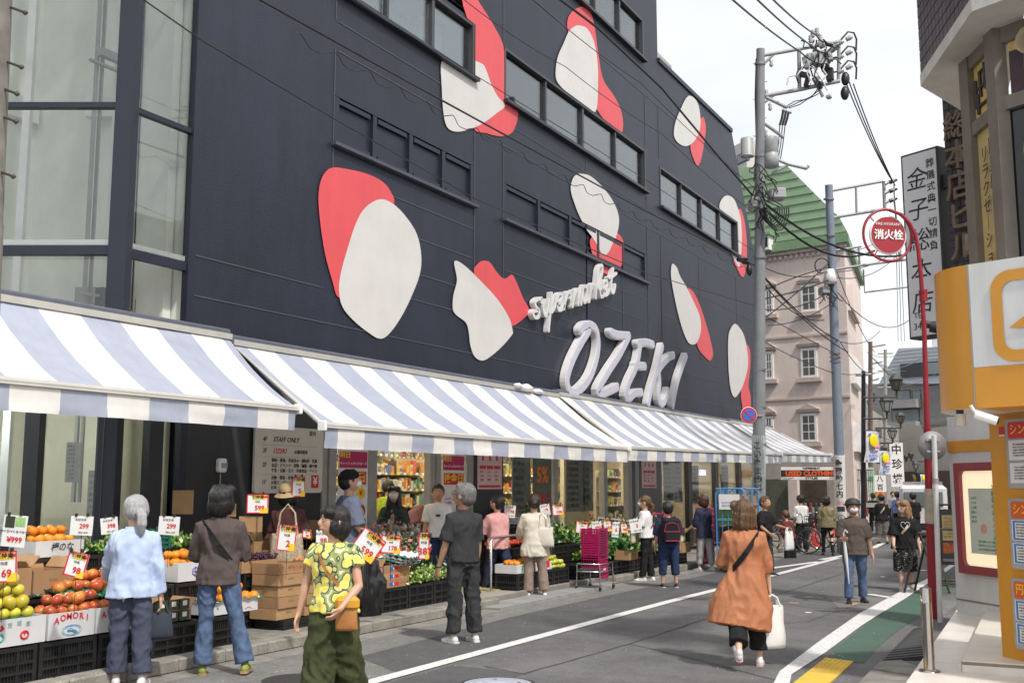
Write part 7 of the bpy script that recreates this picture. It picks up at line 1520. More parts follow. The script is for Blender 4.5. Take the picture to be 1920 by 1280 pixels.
# ---- price cards
def price(x, y, d, w_, h, txt, label, style=0, rz=None, tilt=0):
    """style 0 plain, 1 yellow-red sale card, 2 with a picture"""
    p = AT(x, y, d); z0 = math.radians(-62) if rz is None else rz; r_ = empty('price_card', p, z0, label, 'price card', local=True)
    T = frame((0, 0, 0), (0, 1, 0), (0, 0, 1)) @ Matrix.Rotation(tilt, 4, 'Z')
    mb = MB(); mb.box((0, 0, 0), (w_, h, .004), PAPER, T); mb.build('card', r_); mb = MB(); F_ = T @ Matrix.Translation((0, 0, .004))
    if style == 1:
        for a in (-1, 1): mb.box((0, a*(h/2-.006), 0), (w_, .012, .001), RED, F_); mb.box((a*(w_/2-.006), 0, 0), (.012, h, .001), RED, F_)
        mb.box((w_*.08, h*.34, .001), (w_*.62, h*.22, .001), YEL, F_); mb.box((w_*.36, h*.36, .002), (w_*.24, h*.10, .001), RED, F_); mb.text('超特売', F_ @ Matrix.Translation((w_*.02, h*.34, .003)), h*.2, INK, .0004, bold=.03)
        mb.box((w_*.30, -h*.34, .0005), (w_*.36, h*.28, .001), YEL, F_)
        mb.text('特選', F_ @ Matrix.Translation((0, h*.10, .001)), h*.12, INK, .0004); mb.text(txt, F_ @ Matrix.Translation((w_*.10, -h*.22, .002)), h*.34, RED, .0005, bold=.025)
    elif style == 2:
        mb.box((-w_*.22, h*.28, .001), (w_*.40, h*.36, .001), M('photo_dark', (.03, .04, .02), var=.6, vs=60), F_); mb.box((w_*.22, h*.30, .001), (w_*.42, h*.28, .001), M('photo_green', (.30, .50, .18), var=.3, vs=50), F_); mb.text('キウイ食べくらべセット', F_ @ Matrix.Translation((0, -h*.02, .001)), h*.10, INK, .0004, bold=.02); mb.text('¥'+txt, F_ @ Matrix.Translation((w_*.06, -h*.28, .001)), h*.24, RED, .0005, bold=.03)
    else:
        mb.text('おぜき市', F_ @ Matrix.Translation((-.01, h*.30, .001)), h*.15, INK, .0004, bold=.01); mb.text(txt, F_ @ Matrix.Translation((w_*.12, -h*.03, .001)), h*.34, RED, .0005, bold=.025); mb.text('税込 本体', F_ @ Matrix.Translation((w_*.1, -h*.36, .001)), h*.12, INK, .0004)
    mb.build('print', r_)
    mb = MB(); mb.tube([(-.006, 0, -h/2), (-.006, 0, -h/2-.30)], .003, INK, 5); mb.box((0, -w_*.25, h/2+.01), (.02, .02, .03), INK); mb.box((0, w_*.25, h/2+.01), (.02, .02, .03), INK); mb.build('holder', r_); return r_
price(27, 995, 8.9, .20, .26, '999', 'large price card reading 999 with kiwi photos at the near end', 2, tilt=-.08)
price(153, 985, 9.9, .21, .175, '299', 'white price card reading 299 above the apple stand before the lobby glass', 0, tilt=-.04)
price(205, 985, 9.9, .16, .15, '398', 'small price card reading 398 half hidden by the silver-haired woman', 0, tilt=.12)
price(317, 985, 10.2, .20, .175, '299', 'white price card reading 299 between the silver-haired woman and the brown shirt', 0, tilt=-.05)
price(8, 1062, 8.3, .20, .24, '69', 'red and yellow sale card reading 69 cut by the near end of the stand', 1, tilt=.05)
price(143, 1058, 8.6, .17, .20, '98', 'sale card reading 98 standing among the apples', 1, tilt=-.25)
price(483, 944, 11.8, .24, .21, '599', 'sale card reading 599 below the floor guide board', 1)
price(560, 912, 12.8, .16, .24, '5', 'narrow sale card reading 5 beside the sun hat', 1)
price(538, 1008, 11.6, .20, .28, '2', 'sale card reading 2 in front of the woven tote', 1, tilt=-.1)
price(690, 1022, 10.3, .26, .26, '599', 'tilted sale card reading 599 right behind the lemon blouse', 1, tilt=-.62)
price(733, 1020, 12.0, .22, .20, '178', 'sale card above the teal trays reading 178', 1, tilt=-.06)
price(795, 1022, 12.6, .13, .32, '387', 'tall narrow price card reading 387 in front of the boy in white', 1)
price(604, 1012, 10.6, .12, .2, '98', 'small card peeping out beside the face of the woman in the lemon blouse', 0)
for i, (x, y, w_, h, tx, lb) in enumerate(((956, 958, .18, .2, '198', 'behind the pink shirt'), (1046, 955, .18, .18, '398', 'over the tomatoes near the window'), (1022, 955, .16, .18, '98', 'just over the cream tunic'), (1091, 988, .20, .20, '290', 'at the top edge of the magenta baskets'), (1119, 988, .16, .20, '490', 'over the far edge of the magenta baskets'), (1139, 984, .14, .22, '198', 'right of the magenta baskets'), (1154, 992, .12, .26, '6', 'narrow and tilted over the scallions'), (1170, 988, .12, .2, '98', 'over the scallions, farther along'), (1192, 985, .2, .24, '5', 'in front of the masked girl'), (575, 1000, .1, .1, '98', 'tiny beside the woven tote'))):
    price(x, y, 17.2+.15*i if x > 600 else 12, w_, h, tx, 'price card '+lb, i % 2, tilt=(-.1, .08, .15)[i % 3])
# ---- shelves inside the shop
PC = [M('pack_%d' % i, c, rough=.4, var=.25, vs=20) for i, c in enumerate(((.55, .40, .08), (.5, .08, .05), (.45, .44, .38), (.12, .3, .10), (.6, .55, .40), (.55, .25, .06), (.12, .16, .30), (.05, .04, .035)))]
def shelf(x, t0, t1, label, levels=5, seed=1, h=2.1):
    rn = random.Random(seed); r_ = empty('display_shelf', (x, (t0+t1)/2, .12), label=label, cat='shelf', group='lit shelves inside the shop')
    mb = MB(); mb.bx((x-.45, t0, .12), (x-.42, t1, h), WRM)
    for i in range(levels): z = .3+i*(h-.4)/(levels-1)*.95; mb.bx((x-.42, t0, z-.02), (x, t1, z), GREYF)
    mb.build('shelf_frame', r_); mb = MB()
    for i in range(levels):
        z = .3+i*(h-.4)/(levels-1)*.95; t = t0+.02
        while t < t1-.08:
            w_ = rn.uniform(.05, .13); hh = rn.uniform(.12, .28); m = rn.choice(PC); mb.box((x-.12, t+w_/2, z+hh/2), (.16, w_*.92, hh), m)
            if rn.random() < .5: mb.box((x-.035, t+w_/2, z+hh*.5), (.012, w_*.6, hh*.4), rn.choice(PC))
            t += w_
        k = int((t1-t0)/.22)
        for q in range(k): mb.box((x+.008, t0+.11+q*.22, z-.0), (.006, .09, .05), PAPER if rn.random() < .7 else YEL)
    o = mb.build('packed_goods', r_); o['kind'] = 'stuff'; return r_
shelf(-12.3, 16.6, 19.2, 'shelf of packets with yellow tickets seen through the doorway', 6, 1); shelf(-13.0, 13.4, 16.4, 'shelf of bottles just inside the doorway', 6, 2, 2.3); shelf(-14.8, 17.5, 21.5, 'deeper shelf of coloured packs inside the doorway', 7, 3, 2.6); shelf(-12.2, 20.2, 23.5, 'shelf behind the glazed front and the printed sheets', 5, 4); shelf(-12.6, 24.4, 28, 'far shelf behind the brown cartons', 5, 5); shelf(-17.9, 12, 33, 'long shelf on the back wall of the shop', 7, 6, 2.7); shelf(-12.4, 28.6, 33, 'last shelf behind the violet neon', 5, 7)
# ================================================================== far street
def onp(T, x, y): return T.inverted() @ PL(x, y, T.translation, T.col[2].xyz)
def block(name, label, pL_, pR_, dl, dr, ytop, ybot, mat, back=8, wins=(), wmat=None, cat='building', bdir=None):
    """building whose street face runs between two sightlines; windows as (x0,y0,x1,y1) sightlines"""
    a, b = AT(pL_, 900, dl), AT(pR_, 900, dr); T = frame((a.x, a.y, 0), Vector((b.x-a.x, b.y-a.y, 0)), (0, 0, 1)); ln = (Vector((b.x-a.x, b.y-a.y, 0))).length
    z1 = onp(T, pL_, ytop).y; r_ = empty(name, (a+b)/2*1.0, label=label, cat=cat); mb = MB(); mb.bx((0, -.6, -back), (ln, z1, 0), mat, T); mb.build('wall', r_)
    for (x0, y0, x1, y1) in wins:
        p, q = onp(T, x0, y0), onp(T, x1, y1); mb = MB(); mb.bx((p.x, q.y, .0), (q.x, p.y, .06), DARKF if wmat is None else wmat, T); w_ = mb.build('window', r_)
        mb = MB(); mb.bx((p.x+.06, q.y+.06, .061), (q.x-.06, p.y-.06, .066), M('far_pane', (.16, .19, .20), rough=.1, var=.2, vs=1), T); sub('pane', mb, w_)
    return r_, T, ln
PNKW = M('pink_wall', (.68, .585, .535), rough=.85, var=.06, vs=1.2); add_streaks(PNKW, .08); GRNR = M('green_roof', (.29, .42, .27), rough=.55, var=.10, vs=2); GRND = M('green_roof_dark', (.19, .31, .18), rough=.6); STN = M('stone_trim', (.52, .44, .40), rough=.85)
# ---- pink house with the green mansard roof
dP = hdir(-1650); pk_ = AT(1500, 900, 40); TP = frame((pk_.x, pk_.y, 0), -dP, (0, 0, 1)); P_ = lambda x, y: onp(TP, x, y)
ph = empty('pink_house', pk_, label='pale pink rendered house with steep green metal roof at the street corner', cat='building')
xl, xr = P_(1380, 700).x, P_(1590, 640).x; zc = P_(1500, 468).y; mb = MB(); side = hdir(1760); TQ = Matrix((TP.col[0].xyz, Vector((0, 0, 1)), -side)).transposed().to_4x4(); TQ.translation = TP.translation
mb.bx((xl, -1, -9), (xr, zc, 0), PNKW, TQ); mb.build('wall', ph)
mb = MB(); mb.bx((xl, zc, -9.3), (xr+.2, zc+.30, .25), GRND, TQ); mb.bx((xl, zc-.14, 0), (xr+.1, zc, .14), STN, TP)
k = int((xr-xl)/.22)
for i in range(k): mb.bx((xl+.22*i, zc-.32, .0), (xl+.22*i+.11, zc-.16, .09), STN, TP)
mb.build('cornice', ph); mb = MB(); mb.bx((xl, P_(1500, 628).y, .0), (xr, P_(1500, 632).y, .05), STN, TP); mb.build('string_course', ph); mb = MB(); mb.bx((xl, P_(1500, 745).y, .0), (xr, P_(1500, 749).y, .05), STN, TP); mb.build('string_course', ph)
rp = [P_(1372, 316), P_(1476, 312), P_(1536, 372), P_(1574, 408)]; b0, b1 = (xl, zc+.30), (xr+.2, zc+.30)
poly = [b0, b1, (rp[3].x, rp[3].y), (rp[2].x, rp[2].y), (rp[1].x, rp[1].y), (rp[0].x, rp[0].y)]
mb = MB(); mb.prism(poly, -9.2, .1, GRNR, TQ); z = zc+.42
def xmax(z):
    pts = [(b1[0], b1[1]), (rp[3].x, rp[3].y), (rp[2].x, rp[2].y), (rp[1].x, rp[1].y)]
    for (x0, z0), (x1, z1) in zip(pts, pts[1:]):
        if z0 <= z <= z1: return x0+(x1-x0)*(z-z0)/(z1-z0)
    return None
rf = mb.build('roof', ph); mb = MB()
while xmax(z): mb.box(((xl+xmax(z))/2, z, .115), (xmax(z)-xl, .03, .03), GRND, TQ); z += .34
sub('roof_seam', mb, rf)
mb = MB(); q, q2 = P_(1437, 447), P_(1452, 471); mb.bx((q.x, q2.y, .0), (q2.x, q.y, .5), WHITE, TP); mb.bx((q.x-.1, q.y, .0), (q2.x+.1, q.y+.1, .6), GRND, TP); mb.bx((q.x+.08, q2.y+.1, .5), (q2.x-.05, q.y-.08, .51), DARKF, TP); mb.build('dormer', ph)
for (x0, x1, rws) in ((1504, 1531, ((537, 580), (656, 704), (778, 825))), (1437, 1449, ((545, 586), (662, 708), (783, 828)))):
    for (y0, y1) in rws:
        p, q = P_(x0, y0), P_(x1, y1); mb = MB(); mb.bx((p.x-.05, q.y-.05, 0), (q.x+.05, p.y+.05, .05), WHITE, TP); w_ = mb.build('window', ph)
        mb = MB()
        for i in range(2):
            for j in range(3): a, b = p.x+.04+(q.x-p.x-.04)*i/2, p.x+(q.x-p.x-.04)*(i+1)/2; c, d = q.y+.04+(p.y-q.y-.04)*j/3, q.y+(p.y-q.y-.04)*(j+1)/3; mb.bx((a, c, .05), (b, d, .056), M('dark_pane', (.12, .125, .12), rough=.1, var=.3, vs=2), TP)
        sub('pane', mb, w_)
        mb = MB(); mb.bx((p.x-.22, q.y-.22, 0), (q.x+.22, q.y-.08, .16), STN, TP); sub('sill', mb, w_)
        mb = MB(); mb.bx((p.x-.2, p.y+.12, 0), (q.x+.2, p.y+.2, .1), STN, TP); mb.add([(p.x-.2, p.y+.2, .0), (q.x+.2, p.y+.2, .0), ((p.x+q.x)/2, p.y+.42, .0), (p.x-.2, p.y+.2, .12), (q.x+.2, p.y+.2, .12), ((p.x+q.x)/2, p.y+.42, .12)], [(3, 4, 5), (0, 3, 5, 2), (1, 2, 5, 4)], STN, TP); sub('pediment', mb, w_)
# rounded stair corner with balconies on its far side
pb = PL(1590, 700, TP.translation, TP.col[2].xyz); TS = frame((pb.x, pb.y, 0), side, (0, 0, 1)); mb = MB(); mb.bx((.1, -1, -.3), (8, P_(1590, 480).y, 0), PNKW, TS); mb.build('side_wall', ph)
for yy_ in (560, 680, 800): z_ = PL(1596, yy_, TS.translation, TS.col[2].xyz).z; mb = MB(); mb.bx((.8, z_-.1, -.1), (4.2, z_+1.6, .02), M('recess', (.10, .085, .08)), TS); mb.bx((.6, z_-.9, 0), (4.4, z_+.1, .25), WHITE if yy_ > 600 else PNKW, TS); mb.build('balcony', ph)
# ---- clothes shop at its foot
us = empty('clothes_shop', pk_, label='open fronted second-hand clothes shop under the pink house', cat='shop')
mb = MB(); a, b = P_(1432, 905), P_(1586, 905); mb.bx((a.x, -.6, .02), (b.x, a.y+.9, .5), M('shop_band', (.40, .35, .32)), TP); mb.build('shop_band', us); mb = MB(); mb.bx((a.x+.2, -.6, .51), (P_(1498, 905).x-.15, P_(1470, 898).y, .53), M('olive_interior', (.10, .105, .075), var=.2), TP); mb.bx((P_(1510, 905).x, -.6, .51), (P_(1560, 900).x, P_(1535, 898).y, .53), M('dim_brown', (.09, .065, .045), var=.4, vs=2), TP); mb.build('opening', us); mb = MB(); c_ = P_(1503, 905); mb.bx((c_.x-.22, -.6, .5), (c_.x+.14, c_.y+.1, .75), PNKW, TP); mb.build('pillar', us)
mb = MB()
for i in range(9): x = P_(1513+i*5, 960); mb.box((x.x, x.y-.15*(i % 2), .62), (.09, .7, .12), M('garment_%d' % (i % 5), ((.35, .36, .36), (.05, .06, .07), (.12, .25, .28), (.3, .25, .18), (.25, .05, .05))[i % 5]), TP, bev=.02)
mb.tube([TP @ Vector((P_(1512, 938).x, P_(1512, 938).y, .62)), TP @ Vector((P_(1535, 928).x, P_(1535, 928).y, .62)), TP @ Vector((P_(1556, 938).x, P_(1556, 938).y, .62))], .025, DARKF, 5); tag(mb.build('clothes_rail', origin=TP @ Vector((P_(1535, 960).x, 0, .6))), 'rail of hanging grey and teal clothes in the shop mouth', 'clothes rail')
sgn = empty('shop_banner', AT(1515, 898, 38.5), label='orange black and white banner reading USED CLOTHING beyond the last awning', cat='sign')
p0, p1 = AT(1464, 875, 36.5), AT(1566, 899, 36.5); TB = frame((p0.x, p0.y, 0), RT, (0, 0, 1)); wB = (p1-p0).dot(RT)*1.12; zt_, zb_ = p0.z, p1.z; hB = zt_-zb_
T = TB @ Matrix.Translation((wB/2, (zt_+zb_)/2, 0)); mb = MB(); mb.box((0, 0, -.05), (wB, hB, .1), PAPER, T); mb.box((0, 0, .002), (wB, hB*.50, .004), INK, T); mb.build('board', sgn)
mb = MB(); OI = M('orange_sign_ink', (.75, .10, .01), rough=.5, var=0); mb.text('USED CLOTHING', T @ Matrix.Translation((0, -.01, .008)) @ Matrix.Scale(1.05, 4, (1, 0, 0)), hB*.50, OI, .001, bold=.05); mb.text('DIFFERENT', T @ Matrix.Translation((0, hB*.38, .006)) @ Matrix.Scale(1.4, 4, (1, 0, 0)), hB*.20, INK, .001, bold=.04); mb.text('STYLES', T @ Matrix.Translation((0, -hB*.38, .006)) @ Matrix.Scale(1.4, 4, (1, 0, 0)), hB*.22, INK, .001, bold=.04)
mb.text('SHIRTS', T @ Matrix.Translation((-wB*.34, -hB*.38, .006)), hB*.15, RED, .001); mb.text('JACKET', T @ Matrix.Translation((wB*.34, -hB*.38, .006)), hB*.15, RED, .001); mb.text('CHEAP', T @ Matrix.Translation((wB*.38, hB*.38, .006)), hB*.15, RED, .001); mb.build('lettering', sgn)
# ---- other buildings
GRW = M('grey_render', (.27, .265, .255), rough=.85, var=.12, vs=1); LGW = M('light_render', (.50, .485, .455), rough=.85, var=.08); DBR = M('brown_shutter', (.11, .09, .08), rough=.7, var=.15); SLT = M('blue_grey_metal', (.42, .46, .52), rough=.45, var=.05)
block('rooftop_block', 'pale grey box building peeping over the slanted end of the navy wall', 1376, 1418, 62, 60, 274, 0, LGW, 1, wins=((1383, 292, 1404, 300),))
r_, T, ln = block('apartment_block', 'grey apartment block with a blue-grey sloping roof closing the street', 1606, 1800, 84, 78, 722, 0, GRW, wins=((1681, 732, 1708, 750), (1710, 732, 1728, 750), (1672, 768, 1725, 790), (1615, 738, 1640, 752)))
mb = MB(); q = [onp(T, x, y) for x, y in ((1655, 720), (1800, 720), (1800, 650), (1692, 654))]; mb.prism([(v.x, v.y) for v in q], -6, .6, SLT, T)
for i in range(8): y = 660+i*7; a, b = onp(T, 1690-i*4.2, y), onp(T, 1795, y); mb.bx((a.x, a.y-.02, .6), (b.x, a.y+.02, .64), GREYF, T)
rf = mb.build('roof', r_); mb = MB(); a, b = onp(T, 1697, 684), onp(T, 1780, 703); mb.bx((a.x, b.y, .62), (b.x, a.y, .8), DARKF, T); mb.bx((a.x+2, b.y+.1, .8), (b.x, a.y-.1, .82), M('far_pane'), T); sub('dormer_window', mb, rf)
for y in (752, 792): a, b = onp(T, 1672, y), onp(T, 1729, y+12); mb = MB(); mb.bx((a.x, b.y, 0), (b.x, a.y, 1.0), GRW, T); mb.build('balcony', r_)
mb = MB(); a, b = onp(T, 1742, 725), onp(T, 1800, 790); mb.bx((a.x, b.y, 0), (b.x, a.y, .4), M('ribbed_grey', (.17, .165, .16), rough=.8), T); mb.build('stair_wall', r_)
mb = MB(); a, b = onp(T, 1741, 632), onp(T, 1771, 652); mb.bx((a.x, b.y, -3), (b.x, a.y, -.5), M('far_white', (.62, .66, .70)), T); mb.build('roof_box', r_)
r_, T, ln = block('white_shop_building', 'blank off-white building with a dark brown shutter at the bend of the street', 1689, 1800, 62, 56, 800, 0, LGW)
mb = MB(); a, b = onp(T, 1689, 884), onp(T, 1800, 1000); mb.bx((a.x, -1, 0), (b.x, a.y, .15), DBR, T); mb.build('shutter', r_); mb = MB(); a, b = onp(T, 1728, 787), onp(T, 1790, 797); mb.bx((a.x, b.y, -1), (b.x, a.y, 0), GREYF, T); mb.build('coping', r_)
mb = MB(); a, b = onp(T, 1770, 783), onp(T, 1786, 797); mb.bx((a.x, b.y, -.8), (b.x, a.y, -.1), WHITE, T); tag(mb.build('air_conditioner'), 'white air conditioner box on the off-white building roof edge', 'air conditioner')
for i, (x0, x1, d0, d1, yt, m, wn, lb) in enumerate(((1608, 1624, 47, 52, 640, LGW, ((1611, 690, 1618, 712), (1611, 780, 1618, 800)), 'narrow pale building just beyond the pink house'), (1622, 1640, 53, 60, 715, GRW, ((1626, 750, 1634, 765),), 'narrow grey building with pipes beyond the pale one'), (1638, 1660, 61, 68, 770, M('dun_render', (.30, .27, .22), var=.1), ((1642, 800, 1652, 820), (1642, 850, 1652, 868)), 'dun coloured shop house behind the first yellow banner'), (1658, 1690, 69, 74, 795, GRW, ((1664, 830, 1674, 850), (1678, 830, 1686, 850)), 'grey shop house behind the second yellow banner'))):
    block('shop_house', lb, x0, x1, d0, d1, yt, 0, m, 6, wn)
mb = MB(); T = frame(AT(1588, 880, 40), RT*.8+FH*.6, (0, 0, 1)); 
for i in range(14): mb.cyl(T @ Vector((i*.12, -1.3, 0)), T @ Vector((i*.12, 0, 0)), .012, DARKF, 5)
for y in (0, -.4, -1.3): mb.tube([T @ Vector((0, y, 0)), T @ Vector((1.6, y, 0))], .018, DARKF, 5)
mb.bx((0, -1.4, -.05), (1.6, -1.25, .3), GREYF, T); tag(mb.build('balcony_railing'), 'dark iron balcony grille beside the clothes banner', 'railing')
for i, (x, y, w_, h, d, m, tx, tm, lb) in enumerate(((1682, 871, 1.0, 3.3, 50, PAPER, '中珍楼', INK, 'upright white sign with three dark characters beyond the banners'), (1634, 922, .5, 3.4, 46, M('sign_pale_green', (.40, .52, .42)), '薬局', GREEN, 'upright pale green pharmacy style sign low on the street'), (1650, 906, .9, 1.2, 48, PAPER, '八百', INK, 'small white square sign under the first banner'), (1648, 919, .9, .8, 49, M('orange_ink'), '酒', INK, 'small orange sign under the white square sign'), (1706, 916, .9, 1.0, 52, M('orange_ink'), '祭', RED, 'small orange sign near the white van'), (1621, 905, .25, 4.2, 42, CRIM, '', RED, 'thin dark red upright strip on the dark street pole'))):
    p = AT(x, y, d); r_ = empty('street_sign', p, label=lb, cat='sign'); T = frame(p, RT, (0, 0, 1)); mb = MB(); mb.box((0, 0, -.06), (w_*.62, h*.62, .12), m, T); mb.build('board', r_)
    if tx: mb = MB(); [mb.text(c, T @ Matrix.Translation((0, h*.31-(j+.5)*h*.62/len(tx), .003)), min(w_, h/len(tx))*.5, tm, .002, bold=.02) for j, c in enumerate(tx)]; mb.build('lettering', r_)
# ---- row of houses on this side of the street, mostly seen as reflections in the shop windows
RW = [M('tan_render', (.35, .30, .24), rough=.85, var=.1), LGW, M('tile_brown', (.16, .11, .085), rough=.6, var=.2), GRW]
for i in range(5):
    y0 = 17.5+i*6.4; r_ = empty('street_house', (5, y0+3, 0), label=('tan', 'pale', 'brown tiled', 'grey', 'cream')[i]+' house in the row running on behind the orange corner shop', cat='building'); mb = MB(); H_ = (8.5, 10, 7.5, 11, 9)[i]; x0 = 2.0-.35*i*0; mb.bx((x0, y0, -.6), (11, y0+6.2, H_), RW[i % 4]); mb.build('wall', r_)
    for f in range(3):
        for k in range(2):
            mb = MB(); a = y0+.9+2.8*k; z = 1.0+f*2.8
            if z+1.4 < H_: mb.bx((x0-.03, a, z), (x0+.02, a+1.6, z+1.4), DARKF); w_ = mb.build('window', r_); mb = MB(); mb.bx((x0-.04, a+.08, z+.08), (x0-.031, a+1.52, z+1.32), M('far_pane')); sub('pane', mb, w_)
# ---- vehicles, cones and bicycles
vp = G(1735, 1010); vn = empty('white_van', vp, R(8), 'white delivery van seen from behind parked at the end of the street', 'van', local=True)
VW = M('van_white', (.66, .67, .68), rough=.3, var=.03, coat=.4); mb = MB(); mb.box((0, 2, 1.05), (1.55, 3.8, 1.55), VW, bev=.12); mb.build('body', vn); mb = MB(); mb.box((0, .08, 1.35), (1.25, .04, .5), M('far_pane'), bev=.02); mb.build('rear_window', vn)
mb = MB(); mb.box((0, .08, .42), (1.5, .14, .22), BLACK, bev=.03); mb.build('bumper', vn)
for sx in (-1, 1): mb = MB(); mb.box((sx*.70, .09, .85), (.12, .06, .34), M('tail_lamp', (.45, .02, .02), rough=.3), bev=.01); mb.build('tail_lamp', vn); mb = MB(); mb.cyl((sx*.74-.08, .6, .28), (sx*.74+.08, .6, .28), .28, BLACK, 18); mb.cyl((sx*.84, .6, .28), (sx*.835, .6, .28), .15, STEEL, 14); mb.build('wheel', vn)
mb = MB(); mb.box((0, .0, .62), (.36, .02, .16), PAPER); mb.build('number_plate', vn)
mb = MB(); mb.box((0, 1.8, 1.86), (1.3, 2.6, .05), STEEL); [mb.box((0, .6+.5*i, 1.92), (1.3, .05, .05), STEEL) for i in range(6)]; mb.build('roof_rack', vn)
def cone(p, lb):
    r_ = empty('traffic_cone', p, 0, lb, 'traffic cone', local=True); mb = MB(); CR = M('cone_red', (.58, .02, .015), rough=.45, var=.1); mb.lathe([(.02, .68), (.035, .67), (.15, .03), (.15, .02)], CR, 20); mb.build('cone_body', r_); mb = MB(); mb.box((0, 0, .015), (.38, .38, .03), CR, bev=.01); mb.build('base', r_)
cone(G(1528, 1024), 'tall red traffic cone beside the row of bicycles'); cone(G(1561, 1014), 'smaller red traffic cone beyond the checked waistcoat')
def bicycle(FC):
    r_ = empty('bicycle', local=True)
    for y, nm_ in ((-.52, 'wheel'), (.52, 'wheel')):
        mb = MB(); T = Matrix.Translation((0, y, .33)) @ Matrix.Rotation(PI/2, 4, 'Y'); mb.tube([(T @ Vector((.315*math.cos(a), .315*math.sin(a), 0))) for a in [2*PI*i/28 for i in range(29)]], .018, BLACK, 7); w_ = mb.build('wheel', r_)
        mb = MB(); mb.tube([(T @ Vector((.295*math.cos(a), .295*math.sin(a), 0))) for a in [2*PI*i/28 for i in range(29)]], .008, STEEL, 5); [mb.tube([T @ Vector((0, 0, (-1)**i*.02)), T @ Vector((.295*math.cos(2*PI*i/16), .295*math.sin(2*PI*i/16), 0))], .002, STEEL, 4) for i in range(16)]; mb.cyl((-.04, y, .33), (.04, y, .33), .02, STEEL, 8); o = mb.build('rim', None, origin=(0, 0, 0)); o.parent = w_; o.location = (0, 0, 0)
        mb = MB(); mb.tube([(0, y+.35*math.cos(a), .33+.35*math.sin(a)) for a in [R(30+12*i) for i in range(13)]], (.004), GREYF, 5); mb.build('mudguard', r_)
    mb = MB(); hd, ss, bb, rx_ = (0, .40, .78), (0, -.18, .72), (0, -.08, .30), (0, -.52, .33)
    for a, b in (((0, .38, .86), (0, .52, .33)), (hd, bb), ((0, .42, .68), bb), (ss, bb), (bb, rx_), (ss, rx_)): mb.tube([a, b], .016, FC, 7)
    mb.build('frame', r_); mb = MB(); mb.tube([(-.26, .22, 1.0), (-.24, .34, 1.02), (0, .38, .98), (.24, .34, 1.02), (.26, .22, 1.0)], .012, STEEL, 6); mb.tube([(0, .38, .86), (0, .38, .98)], .012, STEEL, 6); mb.build('handlebar', r_)
    mb = MB(); mb.ball((0, -.20, .84), (.08, .13, .035), BLACK, 10, 6); mb.tube([(0, -.18, .72), (0, -.20, .83)], .013, STEEL, 6); mb.build('saddle', r_)
    mb = MB()
    for z in (.72, .80, .88, .96): mb.tube([(-.16, .44, z), (.16, .44, z), (.16, .70, z), (-.16, .70, z), (-.16, .44, z)], .005, BLACK, 4)
    for i in range(6):
        for y in (.44, .70): mb.tube([(-.16+.064*i, y, .72), (-.16+.064*i, y, .96)], .004, BLACK, 4)
        for x in (-.16, .16): mb.tube([(x, .44+.052*i, .72), (x, .44+.052*i, .96)], .004, BLACK, 4)
    mb.build('basket', r_); mb = MB(); mb.cyl((.03, -.08, .30), (.045, -.08, .30), .09, GREYF, 14); mb.tube([(.06, -.08, .3), (.06, .04, .2), (.12, .04, .2)], .008, BLACK, 5); mb.tube([(-.06, -.08, .3), (-.06, -.2, .4), (-.12, -.2, .4)], .008, BLACK, 5); mb.build('pedal_crank', r_); return r_
b0_ = None
for i, (x, y, rz, lb) in enumerate(((1478, 1037, -78, 'nearest black bicycle just past the white plastic bag'), (1502, 1030, -72, 'second black bicycle with basket in the parked row'), (1516, 1026, -70, 'third bicycle in the parked row, dark red frame'), (1537, 1024, -60, 'bicycle behind the tall red cone'), (1490, 1022, -75, 'rear bicycle with a wide dark basket behind the second one'))):
    fc = M('bike_red', (.25, .015, .04), rough=.3) if i == 2 else BLACK; b_ = bicycle(fc) if i in (0, 2) or b0_ is None else copy_tree(b0_); b0_ = b0_ or b_; g = G(x, y); b_.location = g; b_.rotation_euler = (0, 0, R(rz)); tag(b_, lb, 'bicycle', 'bicycles parked outside the clothes shop')
# ---- blue roll cage
BLU = M('cage_blue', (.06, .24, .55), rough=.35, var=.08); c0 = Vector((-6.72, 20.9, fall(20.9))); cg = empty('roll_cage', c0, label='light blue tubular roll cage loaded with cartons and vegetables beside the pole', cat='roll cage'); cx, cy, cw, cl, H_ = c0.x+.26, c0.y+.05, .6, .95, 1.62
mb = MB()
for sy in (0, 1):
    y = cy+sy*cl; mb.tube([(cx+cw/2, y, .12), (cx+cw/2, y, H_-.08), (cx+cw/2-.08, y, H_), (cx-cw/2+.08, y, H_), (cx-cw/2, y, H_-.08), (cx-cw/2, y, .12)], .016, BLU, 7)
    for z in (.16, .55, 1.0, 1.28): mb.tube([(cx-cw/2, y, z), (cx+cw/2, y, z)], .011, BLU, 6)
    for i in range(1, 5): mb.tube([(cx-cw/2+cw*i/5, y, .16), (cx-cw/2+cw*i/5, y, H_-.02)], .008, BLU, 5)
for sx in (-1, 1):
    for z in (.16, .58, 1.0, 1.30, H_): mb.tube([(cx+sx*cw/2, cy, z), (cx+sx*cw/2, cy+cl, z)], .012, BLU, 6)
    if sx < 0: [mb.tube([(cx+sx*cw/2, cy+cl*i/7, .16), (cx+sx*cw/2, cy+cl*i/7, H_)], .008, BLU, 5) for i in range(1, 7)]
    for yy in (.44, .52): mb.tube([(cx+sx*cw/2, cy+cl*yy, 1.30), (cx+sx*cw/2, cy+cl*yy, H_)], .012, BLU, 6)
mb.build('tube_frame', cg); mb = MB(); mb.bx((cx-cw/2, cy, .13), (cx+cw/2, cy+cl, .155), BLU); mb.build('base_plate', cg)
for sx in (-1, 1):
    for sy in (0, 1): mb = MB(); mb.cyl((cx+sx*.24-.015, cy+.08+sy*(cl-.16), .055), (cx+sx*.24+.015, cy+.08+sy*(cl-.16), .055), .05, BLACK, 12); mb.build('castor', cg)
